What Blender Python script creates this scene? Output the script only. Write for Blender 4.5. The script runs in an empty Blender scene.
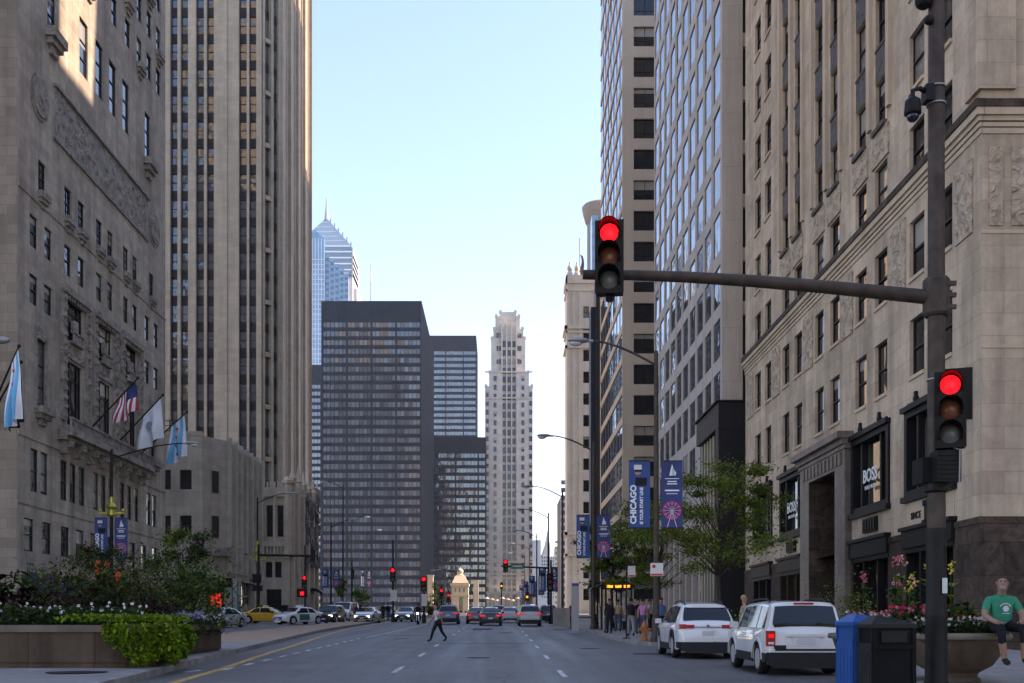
import bpy, math, random, bmesh
from mathutils import Vector, Matrix
random.seed(7)
F=1100.0; VX=499.0; HY=628.0; CH=1.55
scene=bpy.context.scene
COL=scene.collection
def G(y):                       # street level: the avenue climbs towards the bridge
    return 0.02*min(y,260.0) if y>0 else 0.02*y
def px(X,Y): return VX+F*X/Y
def py(z,Y): return HY-(z-CH)*F/Y
def at(pxx,pyy,Y): return ((pxx-VX)*Y/F, Y, CH+(HY-pyy)*Y/F)
# ------------------------------------------------------------------ object helpers
WL={}
def tag(o,label=None,cat=None,group=None,kind=None):
    if label: o['label']=label
    if cat: o['category']=cat
    if group: o['group']=group
    if kind: o['kind']=kind
    return o
def empty(name,loc,label,cat,group=None,rz=0.0):
    o=bpy.data.objects.new(name,None); COL.objects.link(o)
    o.empty_display_size=.3
    o.location=loc; o.rotation_euler=(0,0,rz); WL[o.name]=Vector(loc)
    return tag(o,label,cat,group)
class MB:
    def __init__(s): s.v=[]; s.f=[]; s.m=[]; s.mats=[]; s.cur=0
    def mat(s,m):
        if m not in s.mats: s.mats.append(m)
        s.cur=s.mats.index(m); return s
    def quad(s,*p):
        n=len(s.v); s.v.extend([tuple(q) for q in p]); s.f.append(tuple(range(n,n+len(p)))); s.m.append(s.cur)
    def box(s,x0,x1,y0,y1,z0,z1):
        if x0>x1:x0,x1=x1,x0
        if y0>y1:y0,y1=y1,y0
        if z0>z1:z0,z1=z1,z0
        n=len(s.v)
        s.v+= [(x0,y0,z0),(x1,y0,z0),(x1,y1,z0),(x0,y1,z0),(x0,y0,z1),(x1,y0,z1),(x1,y1,z1),(x0,y1,z1)]
        for f in ((0,3,2,1),(4,5,6,7),(0,1,5,4),(1,2,6,5),(2,3,7,6),(3,0,4,7)):
            s.f.append(tuple(n+i for i in f)); s.m.append(s.cur)
        return s
    def obox(s,c,sx,sy,sz,rz=0,rx=0,ry=0):      # oriented box, centre c
        M=Matrix.Translation(c)@Matrix.Rotation(rz,4,'Z')@Matrix.Rotation(rx,4,'X')@Matrix.Rotation(ry,4,'Y')
        n=len(s.v)
        for dz in(-1,1):
            for dx,dy in((-1,-1),(1,-1),(1,1),(-1,1)):
                s.v.append(tuple(M@Vector((dx*sx/2,dy*sy/2,dz*sz/2))))
        for f in ((0,3,2,1),(4,5,6,7),(0,1,5,4),(1,2,6,5),(2,3,7,6),(3,0,4,7)):
            s.f.append(tuple(n+i for i in f)); s.m.append(s.cur)
        return s
    def prism(s,poly,z0,z1,top=True,bot=True):   # xy polygon (ccw) extruded
        n=len(s.v);k=len(poly)
        for z in(z0,z1):
            for p in poly: s.v.append((p[0],p[1],z))
        for i in range(k):
            j=(i+1)%k; s.f.append((n+i,n+j,n+k+j,n+k+i)); s.m.append(s.cur)
        if top: s.f.append(tuple(n+k+i for i in range(k))); s.m.append(s.cur)
        if bot: s.f.append(tuple(n+k-1-i for i in range(k))); s.m.append(s.cur)
        return s
    def tube(s,pts,rad,seg=8,cap=True):
        pts=[Vector(p) for p in pts]
        if not hasattr(rad,'__len__'): rad=[rad]*len(pts)
        rings=[]; up=None
        for i,p in enumerate(pts):
            if i==0:d=pts[1]-pts[0]
            elif i==len(pts)-1:d=pts[-1]-pts[-2]
            else:d=(pts[i+1]-pts[i-1])
            d.normalize()
            if up is None:
                a=Vector((0,0,1)) if abs(d.z)<.9 else Vector((1,0,0))
                up=(a-d*a.dot(d)).normalized()
            else:
                up=(up-d*up.dot(d)).normalized()
            w=d.cross(up); n=len(s.v); rings.append(n)
            for k in range(seg):
                a=2*math.pi*k/seg
                s.v.append(tuple(p+(up*math.cos(a)+w*math.sin(a))*rad[i]))
        for a,b in zip(rings,rings[1:]):
            for k in range(seg):
                j=(k+1)%seg; s.f.append((a+k,a+j,b+j,b+k)); s.m.append(s.cur)
        if cap:
            s.f.append(tuple(rings[0]+seg-1-k for k in range(seg))); s.m.append(s.cur)
            s.f.append(tuple(rings[-1]+k for k in range(seg))); s.m.append(s.cur)
        return s
    def lathe(s,prof,c=(0,0,0),seg=24,axis='Z'):
        rings=[]
        for r,h in prof:
            n=len(s.v); rings.append(n)
            for k in range(seg):
                a=2*math.pi*k/seg; x=r*math.cos(a); y=r*math.sin(a)
                if axis=='Z': q=(c[0]+x,c[1]+y,c[2]+h)
                elif axis=='X': q=(c[0]+h,c[1]+x,c[2]+y)
                else: q=(c[0]+x,c[1]+h,c[2]+y)
                s.v.append(q)
        for a,b in zip(rings,rings[1:]):
            for k in range(seg):
                j=(k+1)%seg; s.f.append((a+k,a+j,b+j,b+k)); s.m.append(s.cur)
        s.f.append(tuple(rings[0]+seg-1-k for k in range(seg))); s.m.append(s.cur)
        s.f.append(tuple(rings[-1]+k for k in range(seg))); s.m.append(s.cur)
        return s
    def sphere(s,c,r,sx=1,sy=1,sz=1,seg=12,rings=7):
        prof=[(max(1e-4,math.sin(math.pi*i/rings)),-math.cos(math.pi*i/rings)) for i in range(rings+1)]
        n=len(s.v); s.lathe(prof,(0,0,0),seg)
        for i in range(n,len(s.v)):
            x,y,z=s.v[i]; s.v[i]=(c[0]+x*r*sx,c[1]+y*r*sy,c[2]+z*r*sz)
        return s
    def bbox(s):
        xs,ys,zs=zip(*s.v); return min(xs),max(xs),min(ys),max(ys),min(zs),max(zs)
    def mesh(s,name,off=(0,0,0)):
        me=bpy.data.meshes.new(name)
        me.from_pydata([(x-off[0],y-off[1],z-off[2]) for x,y,z in s.v],[],s.f)
        for m in s.mats: me.materials.append(m)
        if len(s.mats)>1: me.polygons.foreach_set('material_index',s.m)
        me.update(); return me
    def build(s,name,parent=None,local=False,smooth=None,origin=None):
        if not s.v: return None
        if parent is not None:
            off=(0,0,0) if local else WL[parent.name]
            me=s.mesh(name,off); o=bpy.data.objects.new(name,me); COL.objects.link(o); o.parent=parent
            WL[o.name]=Vector((0,0,0)) if local else WL[parent.name].copy()
        else:
            if origin is None:
                b=s.bbox(); origin=((b[0]+b[1])/2,(b[2]+b[3])/2,b[4])
            me=s.mesh(name,origin); o=bpy.data.objects.new(name,me); COL.objects.link(o); o.location=origin
            WL[o.name]=Vector(origin)
        if smooth is not None:
            me.polygons.foreach_set('use_smooth',[True]*len(me.polygons))
            me.set_sharp_from_angle(angle=math.radians(smooth))
        return o
def weld(o,d=1e-4):
    bm=bmesh.new(); bm.from_mesh(o.data); bmesh.ops.remove_doubles(bm,verts=bm.verts,dist=d)
    bmesh.ops.recalc_face_normals(bm,faces=bm.faces); bm.to_mesh(o.data); bm.free(); return o
def text(s,size,mat,name,parent,M,depth=.01,align='CENTER',bold=0.0,sx=1.0):
    cu=bpy.data.curves.new(name,'FONT'); cu.body=s; cu.size=size; cu.extrude=depth; cu.align_x=align; cu.align_y='CENTER'; cu.offset=bold; cu.resolution_u=3
    o=bpy.data.objects.new(name+'_tmp',cu); COL.objects.link(o)
    bpy.context.view_layer.update()
    dg=bpy.context.evaluated_depsgraph_get(); me=bpy.data.meshes.new_from_object(o.evaluated_get(dg))
    bpy.data.objects.remove(o); me.materials.clear(); me.materials.append(mat)
    me.transform(Matrix.Diagonal((sx,1,1,1)))
    me.transform(M)
    r=bpy.data.objects.new(name,me); COL.objects.link(r)
    if parent: r.parent=parent
    return r
def smoothstep(a,b,x):
    t=max(0,min(1,(x-a)/(b-a))); return t*t*(3-2*t)
# ------------------------------------------------------------------ materials
def newmat(name):
    m=bpy.data.materials.new(name); m.use_nodes=True; nt=m.node_tree
    return m,nt,nt.nodes['Principled BSDF']
def N(nt,t,**k):
    n=nt.nodes.new(t)
    for a,b in k.items(): setattr(n,a,b)
    return n
def rgb(c): return (c[0],c[1],c[2],1)
def plain(name,c,rough=.6,metal=0,spec=None,noise=.0,scale=3.0,coat=0.0,emit=None,bump=0):
    m,nt,b=newmat(name)
    b.inputs['Base Color'].default_value=rgb(c); b.inputs['Roughness'].default_value=rough
    if spec is None: spec=.5 if max(c)>.08 else .22
    b.inputs['Metallic'].default_value=metal; b.inputs['Specular IOR Level'].default_value=spec
    b.inputs['Coat Weight'].default_value=coat
    if emit: b.inputs['Emission Color'].default_value=rgb(emit[0]); b.inputs['Emission Strength'].default_value=emit[1]
    if noise or bump:
        tc=N(nt,'ShaderNodeNewGeometry'); nz=N(nt,'ShaderNodeTexNoise'); nz.inputs['Scale'].default_value=scale; nz.inputs['Detail'].default_value=6
        nt.links.new(tc.outputs['Position'],nz.inputs['Vector'])
        if noise:
            mr=N(nt,'ShaderNodeMapRange'); mr.inputs['From Min'].default_value=.3; mr.inputs['From Max'].default_value=.7
            mr.inputs['To Min'].default_value=1-noise; mr.inputs['To Max'].default_value=1+noise
            nt.links.new(nz.outputs['Fac'],mr.inputs['Value'])
            mx=N(nt,'ShaderNodeVectorMath',operation='SCALE'); mx.inputs[0].default_value=c
            nt.links.new(mr.outputs[0],mx.inputs['Scale']); nt.links.new(mx.outputs[0],b.inputs['Base Color'])
        if bump:
            bp=N(nt,'ShaderNodeBump'); bp.inputs['Strength'].default_value=bump; bp.inputs['Distance'].default_value=.02
            nt.links.new(nz.outputs['Fac'],bp.inputs['Height']); nt.links.new(bp.outputs[0],b.inputs['Normal'])
    return m
def stone(name,c,bw=1.2,bh=.6,mortar=.72,vary=.10,stain=.25,bump=.25,rough=.85,c2=None,mottle=0.0):
    """ashlar masonry: blocks with joints, tone differences block by block, rain streaks and dirt"""
    m,nt,b=newmat(name); L=nt.links.new
    g=N(nt,'ShaderNodeNewGeometry'); sp=N(nt,'ShaderNodeSeparateXYZ'); L(g.outputs['Position'],sp.inputs[0])
    ad=N(nt,'ShaderNodeMath',operation='ADD'); L(sp.outputs[0],ad.inputs[0]); L(sp.outputs[1],ad.inputs[1])
    cb=N(nt,'ShaderNodeCombineXYZ'); L(ad.outputs[0],cb.inputs[0]); L(sp.outputs[2],cb.inputs[1])
    br=N(nt,'ShaderNodeTexBrick'); L(cb.outputs[0],br.inputs['Vector'])
    c2=c2 or tuple(x*(1-vary*1.6) for x in c)
    br.inputs['Color1'].default_value=rgb(tuple(min(1,x*(1+vary)) for x in c)); br.inputs['Color2'].default_value=rgb(c2)
    br.inputs['Mortar'].default_value=rgb(tuple(x*mortar for x in c)); br.inputs['Scale'].default_value=1
    br.inputs['Brick Width'].default_value=bw; br.inputs['Row Height'].default_value=bh; br.inputs['Mortar Size'].default_value=.018; br.inputs['Mortar Smooth'].default_value=.4
    br.inputs['Bias'].default_value=-.2
    # streaks
    mp=N(nt,'ShaderNodeMapping'); mp.inputs['Scale'].default_value=(1.1,1.1,.09); L(g.outputs['Position'],mp.inputs[0])
    n1=N(nt,'ShaderNodeTexNoise'); n1.inputs['Scale'].default_value=1.0; n1.inputs['Detail'].default_value=7; n1.inputs['Roughness'].default_value=.65; L(mp.outputs[0],n1.inputs['Vector'])
    n2=N(nt,'ShaderNodeTexNoise'); n2.inputs['Scale'].default_value=.22; n2.inputs['Detail'].default_value=8; n2.inputs['Roughness'].default_value=.7; L(g.outputs['Position'],n2.inputs['Vector'])
    mu=N(nt,'ShaderNodeMath',operation='ADD'); L(n1.outputs['Fac'],mu.inputs[0]); L(n2.outputs['Fac'],mu.inputs[1])
    mr=N(nt,'ShaderNodeMapRange'); mr.inputs['From Min'].default_value=.75; mr.inputs['From Max'].default_value=1.2
    mr.inputs['To Min'].default_value=1-stain; mr.inputs['To Max'].default_value=1+stain*.35; L(mu.outputs[0],mr.inputs['Value'])
    sc=N(nt,'ShaderNodeVectorMath',operation='SCALE'); L(br.outputs['Color'],sc.inputs[0]); L(mr.outputs[0],sc.inputs['Scale'])
    last=sc.outputs[0]
    if mottle:
        n3=N(nt,'ShaderNodeTexNoise'); n3.inputs['Scale'].default_value=1.6; n3.inputs['Detail'].default_value=10; n3.inputs['Roughness'].default_value=.75; n3.inputs['Distortion'].default_value=1.2; L(g.outputs['Position'],n3.inputs['Vector'])
        m3=N(nt,'ShaderNodeMapRange'); m3.inputs['From Min'].default_value=.35; m3.inputs['From Max'].default_value=.65; m3.inputs['To Min'].default_value=1-mottle; m3.inputs['To Max'].default_value=1+mottle; L(n3.outputs['Fac'],m3.inputs['Value'])
        s3=N(nt,'ShaderNodeVectorMath',operation='SCALE'); L(last,s3.inputs[0]); L(m3.outputs[0],s3.inputs['Scale']); last=s3.outputs[0]
    L(last,b.inputs['Base Color']); b.inputs['Roughness'].default_value=rough; b.inputs['Specular IOR Level'].default_value=.25
    bp=N(nt,'ShaderNodeBump'); bp.inputs['Strength'].default_value=bump; bp.inputs['Distance'].default_value=.03
    n4=N(nt,'ShaderNodeTexNoise'); n4.inputs['Scale'].default_value=9; n4.inputs['Detail'].default_value=5; L(g.outputs['Position'],n4.inputs['Vector'])
    inv=N(nt,'ShaderNodeMath',operation='SUBTRACT'); L(n4.outputs['Fac'],inv.inputs[0]); L(br.outputs['Fac'],inv.inputs[1])
    L(inv.outputs[0],bp.inputs['Height']); L(bp.outputs[0],b.inputs['Normal'])
    return m
def relief(name,c,scale=2.2,strength=1.0):
    """carved stone ornament"""
    m,nt,b=newmat(name); L=nt.links.new
    g=N(nt,'ShaderNodeNewGeometry')
    v=N(nt,'ShaderNodeTexVoronoi'); v.inputs['Scale'].default_value=scale; v.feature='SMOOTH_F1'
    nz=N(nt,'ShaderNodeTexNoise'); nz.inputs['Scale'].default_value=scale*.8; nz.inputs['Detail'].default_value=4; nz.inputs['Distortion'].default_value=2.5
    L(g.outputs['Position'],v.inputs['Vector']); L(g.outputs['Position'],nz.inputs['Vector'])
    ad=N(nt,'ShaderNodeMath',operation='ADD'); L(v.outputs['Distance'],ad.inputs[0]); L(nz.outputs['Fac'],ad.inputs[1])
    bp=N(nt,'ShaderNodeBump'); bp.inputs['Strength'].default_value=strength; bp.inputs['Distance'].default_value=.35; L(ad.outputs[0],bp.inputs['Height']); L(bp.outputs[0],b.inputs['Normal'])
    mr=N(nt,'ShaderNodeMapRange'); mr.inputs['From Min'].default_value=.5; mr.inputs['From Max'].default_value=1.1; mr.inputs['To Min'].default_value=.7; mr.inputs['To Max'].default_value=1.12; L(ad.outputs[0],mr.inputs['Value'])
    s3=N(nt,'ShaderNodeVectorMath',operation='SCALE'); s3.inputs[0].default_value=c; L(mr.outputs[0],s3.inputs['Scale']); L(s3.outputs[0],b.inputs['Base Color'])
    b.inputs['Roughness'].default_value=.85
    return m
def glass(name,c=(.012,.015,.018),rough=.03,ior=1.6,wob=.06,spec=.5,cells=None,tint=None,metal=0.0,contrast=1.0):
    """glazing seen against a dark room; cells=(w,h): each pane sits at its own slight angle and tone"""
    m,nt,b=newmat(name); L=nt.links.new
    b.inputs['Base Color'].default_value=rgb(c); b.inputs['Roughness'].default_value=rough; b.inputs['IOR'].default_value=ior; b.inputs['Metallic'].default_value=metal
    b.inputs['Specular IOR Level'].default_value=spec
    if tint: b.inputs['Specular Tint'].default_value=rgb(tint)
    g=N(nt,'ShaderNodeNewGeometry'); nz=N(nt,'ShaderNodeTexNoise'); nz.inputs['Scale'].default_value=.5; nz.inputs['Detail'].default_value=2
    L(g.outputs['Position'],nz.inputs['Vector'])
    bp=N(nt,'ShaderNodeBump'); bp.inputs['Strength'].default_value=wob; bp.inputs['Distance'].default_value=.6; L(nz.outputs['Fac'],bp.inputs['Height'])
    nrm=bp.outputs[0]
    if cells:
        sp=N(nt,'ShaderNodeSeparateXYZ'); L(g.outputs['Position'],sp.inputs[0])
        ad=N(nt,'ShaderNodeMath',operation='ADD'); L(sp.outputs[0],ad.inputs[0]); L(sp.outputs[1],ad.inputs[1])
        cb=N(nt,'ShaderNodeCombineXYZ'); L(ad.outputs[0],cb.inputs[0]); L(sp.outputs[2],cb.inputs[1])
        sn=N(nt,'ShaderNodeVectorMath',operation='SNAP'); sn.inputs[1].default_value=(cells[0],cells[1],1); L(cb.outputs[0],sn.inputs[0])
        wn=N(nt,'ShaderNodeTexWhiteNoise'); wn.noise_dimensions='3D'; L(sn.outputs[0],wn.inputs['Vector'])
        sb=N(nt,'ShaderNodeVectorMath',operation='SUBTRACT'); sb.inputs[1].default_value=(.5,.5,.5); L(wn.outputs['Color'],sb.inputs[0])
        sc=N(nt,'ShaderNodeVectorMath',operation='SCALE'); sc.inputs['Scale'].default_value=.035; L(sb.outputs[0],sc.inputs[0])
        av=N(nt,'ShaderNodeVectorMath',operation='ADD'); L(nrm,av.inputs[0]); L(sc.outputs[0],av.inputs[1])
        nn=N(nt,'ShaderNodeVectorMath',operation='NORMALIZE'); L(av.outputs[0],nn.inputs[0]); nrm=nn.outputs[0]
        mr=N(nt,'ShaderNodeMapRange'); mr.inputs['To Min'].default_value=1-.45*contrast; mr.inputs['To Max'].default_value=1+.6*contrast; L(wn.outputs['Value'],mr.inputs['Value'])
        s2=N(nt,'ShaderNodeVectorMath',operation='SCALE'); s2.inputs[0].default_value=c; L(mr.outputs[0],s2.inputs['Scale']); L(s2.outputs[0],b.inputs['Base Color'])
    L(nrm,b.inputs['Normal'])
    return m
def asphalt(name,c=(.104,.098,.092),tyre=True):
    m,nt,b=newmat(name); L=nt.links.new
    g=N(nt,'ShaderNodeNewGeometry')
    n1=N(nt,'ShaderNodeTexNoise'); n1.inputs['Scale'].default_value=60; n1.inputs['Detail'].default_value=4; L(g.outputs['Position'],n1.inputs['Vector'])
    mp=N(nt,'ShaderNodeMapping'); mp.inputs['Scale'].default_value=(1.3,.035,1); L(g.outputs['Position'],mp.inputs[0])
    n2=N(nt,'ShaderNodeTexNoise'); n2.inputs['Scale'].default_value=1.; n2.inputs['Detail'].default_value=6; n2.inputs['Roughness'].default_value=.6; L(mp.outputs[0],n2.inputs['Vector'])
    n3=N(nt,'ShaderNodeTexNoise'); n3.inputs['Scale'].default_value=.35; n3.inputs['Detail'].default_value=8; n3.inputs['Roughness'].default_value=.7; L(g.outputs['Position'],n3.inputs['Vector'])
    a=N(nt,'ShaderNodeMath',operation='ADD'); L(n1.outputs['Fac'],a.inputs[0]); L(n2.outputs['Fac'],a.inputs[1])
    a2=N(nt,'ShaderNodeMath',operation='ADD'); L(a.outputs[0],a2.inputs[0]); L(n3.outputs['Fac'],a2.inputs[1])
    mr=N(nt,'ShaderNodeMapRange'); mr.inputs['From Min'].default_value=1.1; mr.inputs['From Max'].default_value=1.9; mr.inputs['To Min'].default_value=.5; mr.inputs['To Max'].default_value=1.55; L(a2.outputs[0],mr.inputs['Value'])
    # hairline cracks and old seams
    v=N(nt,'ShaderNodeTexVoronoi'); v.feature='DISTANCE_TO_EDGE'; v.inputs['Scale'].default_value=.28
    dn=N(nt,'ShaderNodeTexNoise'); dn.inputs['Scale'].default_value=1.2; dn.inputs['Detail'].default_value=5; L(g.outputs['Position'],dn.inputs['Vector'])
    va=N(nt,'ShaderNodeVectorMath',operation='ADD'); L(g.outputs['Position'],va.inputs[0]); L(dn.outputs['Color'],va.inputs[1]); L(va.outputs[0],v.inputs['Vector'])
    cr=N(nt,'ShaderNodeMapRange'); cr.inputs['From Min'].default_value=.0; cr.inputs['From Max'].default_value=.012; cr.inputs['To Min'].default_value=.55; cr.inputs['To Max'].default_value=1; L(v.outputs['Distance'],cr.inputs['Value'])
    mm=N(nt,'ShaderNodeMath',operation='MULTIPLY'); L(mr.outputs[0],mm.inputs[0]); L(cr.outputs[0],mm.inputs[1])
    s=N(nt,'ShaderNodeVectorMath',operation='SCALE'); s.inputs[0].default_value=c; L(mm.outputs[0],s.inputs['Scale']); L(s.outputs[0],b.inputs['Base Color'])
    rr=N(nt,'ShaderNodeMapRange'); rr.inputs['From Min'].default_value=.3; rr.inputs['From Max'].default_value=.7; rr.inputs['To Min'].default_value=.42; rr.inputs['To Max'].default_value=.72; L(n2.outputs['Fac'],rr.inputs['Value']); L(rr.outputs[0],b.inputs['Roughness'])
    bp=N(nt,'ShaderNodeBump'); bp.inputs['Strength'].default_value=.25; bp.inputs['Distance'].default_value=.01; L(n1.outputs['Fac'],bp.inputs['Height']); L(bp.outputs[0],b.inputs['Normal'])
    return m
def paving(name,c,w=1.5,h=1.5,mortar=.6,off=0.0,stain=.25):
    m,nt,b=newmat(name); L=nt.links.new
    g=N(nt,'ShaderNodeNewGeometry'); br=N(nt,'ShaderNodeTexBrick'); L(g.outputs['Position'],br.inputs['Vector']); br.offset=off
    br.inputs['Color1'].default_value=rgb(tuple(x*1.08 for x in c)); br.inputs['Color2'].default_value=rgb(tuple(x*.88 for x in c)); br.inputs['Mortar'].default_value=rgb(tuple(x*mortar for x in c))
    br.inputs['Scale'].default_value=1; br.inputs['Brick Width'].default_value=w; br.inputs['Row Height'].default_value=h; br.inputs['Mortar Size'].default_value=.012
    n2=N(nt,'ShaderNodeTexNoise'); n2.inputs['Scale'].default_value=1.3; n2.inputs['Detail'].default_value=9; n2.inputs['Roughness'].default_value=.7; L(g.outputs['Position'],n2.inputs['Vector'])
    mr=N(nt,'ShaderNodeMapRange'); mr.inputs['From Min'].default_value=.3; mr.inputs['From Max'].default_value=.7; mr.inputs['To Min'].default_value=1-stain; mr.inputs['To Max'].default_value=1+stain; L(n2.outputs['Fac'],mr.inputs['Value'])
    s=N(nt,'ShaderNodeVectorMath',operation='SCALE'); L(br.outputs['Color'],s.inputs[0]); L(mr.outputs[0],s.inputs['Scale']); L(s.outputs[0],b.inputs['Base Color']); b.inputs['Roughness'].default_value=.8
    return m
def leafmat(name,c,var=.5,rough=.6,trans=.3):
    m,nt,b=newmat(name); L=nt.links.new
    g=N(nt,'ShaderNodeNewGeometry')
    mr=N(nt,'ShaderNodeMapRange'); mr.inputs['To Min'].default_value=1-var; mr.inputs['To Max'].default_value=1+var; L(g.outputs['Random Per Island'],mr.inputs['Value'])
    s=N(nt,'ShaderNodeVectorMath',operation='SCALE'); s.inputs[0].default_value=c; L(mr.outputs[0],s.inputs['Scale']); L(s.outputs[0],b.inputs['Base Color'])
    b.inputs['Roughness'].default_value=rough; b.inputs['Specular IOR Level'].default_value=.08
    tr=N(nt,'ShaderNodeBsdfTranslucent'); L(s.outputs[0],tr.inputs['Color']); mx=N(nt,'ShaderNodeMixShader'); mx.inputs[0].default_value=trans
    L(b.outputs[0],mx.inputs[1]); L(tr.outputs[0],mx.inputs[2]); L(mx.outputs[0],nt.nodes['Material Output'].inputs['Surface'])
    return m
def worn(name,c):
    m,nt,b=newmat(name); L=nt.links.new; g=N(nt,'ShaderNodeNewGeometry'); nz=N(nt,'ShaderNodeTexNoise'); nz.inputs['Scale'].default_value=7; nz.inputs['Detail'].default_value=8; nz.inputs['Roughness'].default_value=.75; L(g.outputs['Position'],nz.inputs['Vector'])
    r=N(nt,'ShaderNodeMapRange'); r.inputs['From Min'].default_value=.38; r.inputs['From Max'].default_value=.52; L(nz.outputs['Fac'],r.inputs['Value'])
    mx=N(nt,'ShaderNodeMix',data_type='RGBA'); L(r.outputs[0],mx.inputs[0]); mx.inputs[6].default_value=(.10,.10,.105,1); mx.inputs[7].default_value=rgb(c); L(mx.outputs[2],b.inputs['Base Color']); b.inputs['Roughness'].default_value=.65
    return m
M={}
M['lime_r']=stone('limestone_tan',(.53,.415,.305),1.5,.75,.80,.09,.40,.15,mottle=.10)
M['lime_r2']=stone('limestone_tan_smooth',(.55,.435,.32),2.2,1.2,.85,.04,.22,.12)
M['granite']=stone('polished_brown_granite',(.062,.042,.031),1.4,1.1,.6,.2,.35,.05,.75,mottle=.7)
M['relief_r']=relief('carved_limestone',(.50,.39,.285),2.4,.9)
M['spandrel']=relief('dark_spandrel',(.10,.09,.08),3.0,.5)
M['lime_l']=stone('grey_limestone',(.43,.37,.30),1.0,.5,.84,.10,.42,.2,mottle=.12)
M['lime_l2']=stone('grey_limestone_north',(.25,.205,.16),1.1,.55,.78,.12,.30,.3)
M['relief_l']=relief('carved_grey_limestone',(.31,.265,.22),1.5,1.0)
M['trib']=stone('gothic_limestone',(.46,.37,.275),1.4,.6,.85,.06,.22,.12)
M['trib_dk']=plain('bronze_spandrel',(.035,.028,.026),.5,.2,noise=.3,scale=2)
M['annex']=stone('annex_limestone',(.43,.365,.29),1.4,.7,.8,.08,.25,.2)
M['concrete']=stone('precast_concrete',(.47,.42,.365),1.6,3.85,.72,.03,.18,.08)
M['concrete2']=stone('precast_frame',(.46,.425,.39),60,60,.9,.02,.14,.05)
M['tan']=stone('tan_stone_panel',(.53,.445,.345),2.6,3.98,.8,.03,.10,.05)
M['charcoal']=plain('charcoal_metal_cladding',(.016,.016,.018),.6,0,noise=.15,scale=.7)
M['terra']=stone('white_terracotta',(.60,.58,.53),1.2,.8,.88,.03,.15,.1)
M['t333']=stone('pale_limestone',(.50,.445,.39),1.6,1.0,.9,.05,.16,.08)
M['steel_dk']=plain('dark_bronze_metal',(.045,.042,.045),.45,.5,noise=.2,scale=.6)
M['slab_dk']=plain('dark_curtain_wall_metal',(.020,.025,.035),.5,.0,noise=.15,scale=.3)
M['frame_dk']=plain('dark_window_frame',(.02,.02,.02),.5,.0)
M['frame_bronze']=plain('bronze_window_frame',(.05,.04,.032),.5,.2)
M['frame_grey']=plain('grey_window_frame',(.16,.155,.15),.5,.2)
M['pane']=glass('window_glass',(.010,.012,.014),.04,1.55,.05)
M['pane_sky']=glass('window_glass_reflective',(.018,.02,.022),.03,1.85,.05,cells=(3.4,3.85),contrast=.8)
M['blind']=plain('window_blind',(.30,.29,.25),.35,coat=.6)
M['curtain']=plain('curtain_behind_glass',(.15,.135,.115),.35,coat=.7,noise=.5,scale=4)
M['room']=plain('room_lit_lamp',(.8,.7,.4),.5,emit=((1,.75,.35),2.0))
M['black']=plain('black_painted_metal',(.007,.007,.008),.5)
M['blackrub']=plain('rubber',(.018,.018,.018),.8)
M['pole']=plain('brown_painted_steel',(.060,.044,.034),.5,.0,noise=.35,scale=5)
M['pole_dk']=plain('dark_painted_steel',(.013,.012,.011),.55,.0,noise=.3,scale=6)
M['lampgrey']=plain('grey_lamp_housing',(.30,.31,.32),.5,.3)
M['lens']=plain('lamp_lens',(.45,.46,.46),.25)
M['red_on']=plain('red_signal_lit',(.6,.01,.01),.4,emit=((1,.008,.012),.9))
M['amber_off']=plain('amber_lens_unlit',(.20,.07,.03),.25)
M['green_off']=plain('green_lens_unlit',(.13,.14,.14),.25)
M['amber_on']=plain('orange_display_lit',(.9,.3,.02),.4,emit=((1,.30,.02),.8))
M['white']=plain('white_paint',(.78,.78,.78),.5)
M['offwhite']=plain('off_white',(.6,.6,.58),.6)
M['asphalt']=asphalt('asphalt')
M['conc']=paving('sidewalk_concrete',(.26,.245,.225))
M['conc_l']=paving('median_concrete',(.24,.225,.21))
M['brickpave']=paving('buff_median_paving',(.36,.235,.15),.9,.3,.75,.5,.2)
M['kerb']=plain('kerb_granite',(.22,.21,.20),.8,noise=.35,scale=2)
M['paint_w']=worn('road_paint_white',(.60,.60,.58))
M['paint_y']=worn('road_paint_yellow',(.60,.33,.05))
M['planter']=stone('weathered_concrete_planter',(.10,.070,.048),1.5,4,.6,.14,.6,.4)
M['planter_rim']=plain('planter_rim_stone',(.14,.115,.09),.8,noise=.35,scale=2,bump=.3)
M['soil']=plain('soil',(.03,.022,.016),.95,noise=.4,scale=8)
M['bark']=plain('bark',(.045,.036,.028),.9,noise=.4,scale=10,bump=.6)
M['leaf']=leafmat('leaf_green',(.12,.165,.025))
M['leaf_y']=leafmat('leaf_yellow_green',(.18,.21,.028),.4)
M['leaf_dk']=leafmat('leaf_dark_green',(.036,.064,.016))
M['leaf_lime']=leafmat('leaf_lime',(.14,.25,.012),.6)
M['leaf_mar']=leafmat('leaf_maroon',(.030,.008,.012),.6)
M['leaf_br']=leafmat('leaf_bronze',(.05,.030,.010),.6)
M['pet_w']=leafmat('petal_white',(.75,.75,.75),.1)
M['pet_p']=leafmat('petal_pink',(.75,.20,.26),.3)
M['pet_r']=leafmat('petal_red',(.55,.03,.09),.3)
M['pet_pale']=leafmat('petal_pale_pink',(.75,.42,.42),.2)
M['pet_y']=leafmat('petal_yellow',(.75,.62,.12),.2)
M['pet_l']=leafmat('petal_lilac',(.33,.28,.48),.25)
M['pet_o']=leafmat('petal_orange',(.85,.14,.03),.25)
M['skin']=plain('skin_tan',(.30,.155,.10),.5)
M['skin_dk']=plain('skin_brown',(.20,.10,.06),.5)
M['paleglass']=glass('pale_blue_glass',(.10,.20,.30),.05,1.9,.03,cells=(1.5,3.4),contrast=.5)
M['tan_plain']=plain('tan_panel',(.24,.185,.14),.6)
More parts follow.
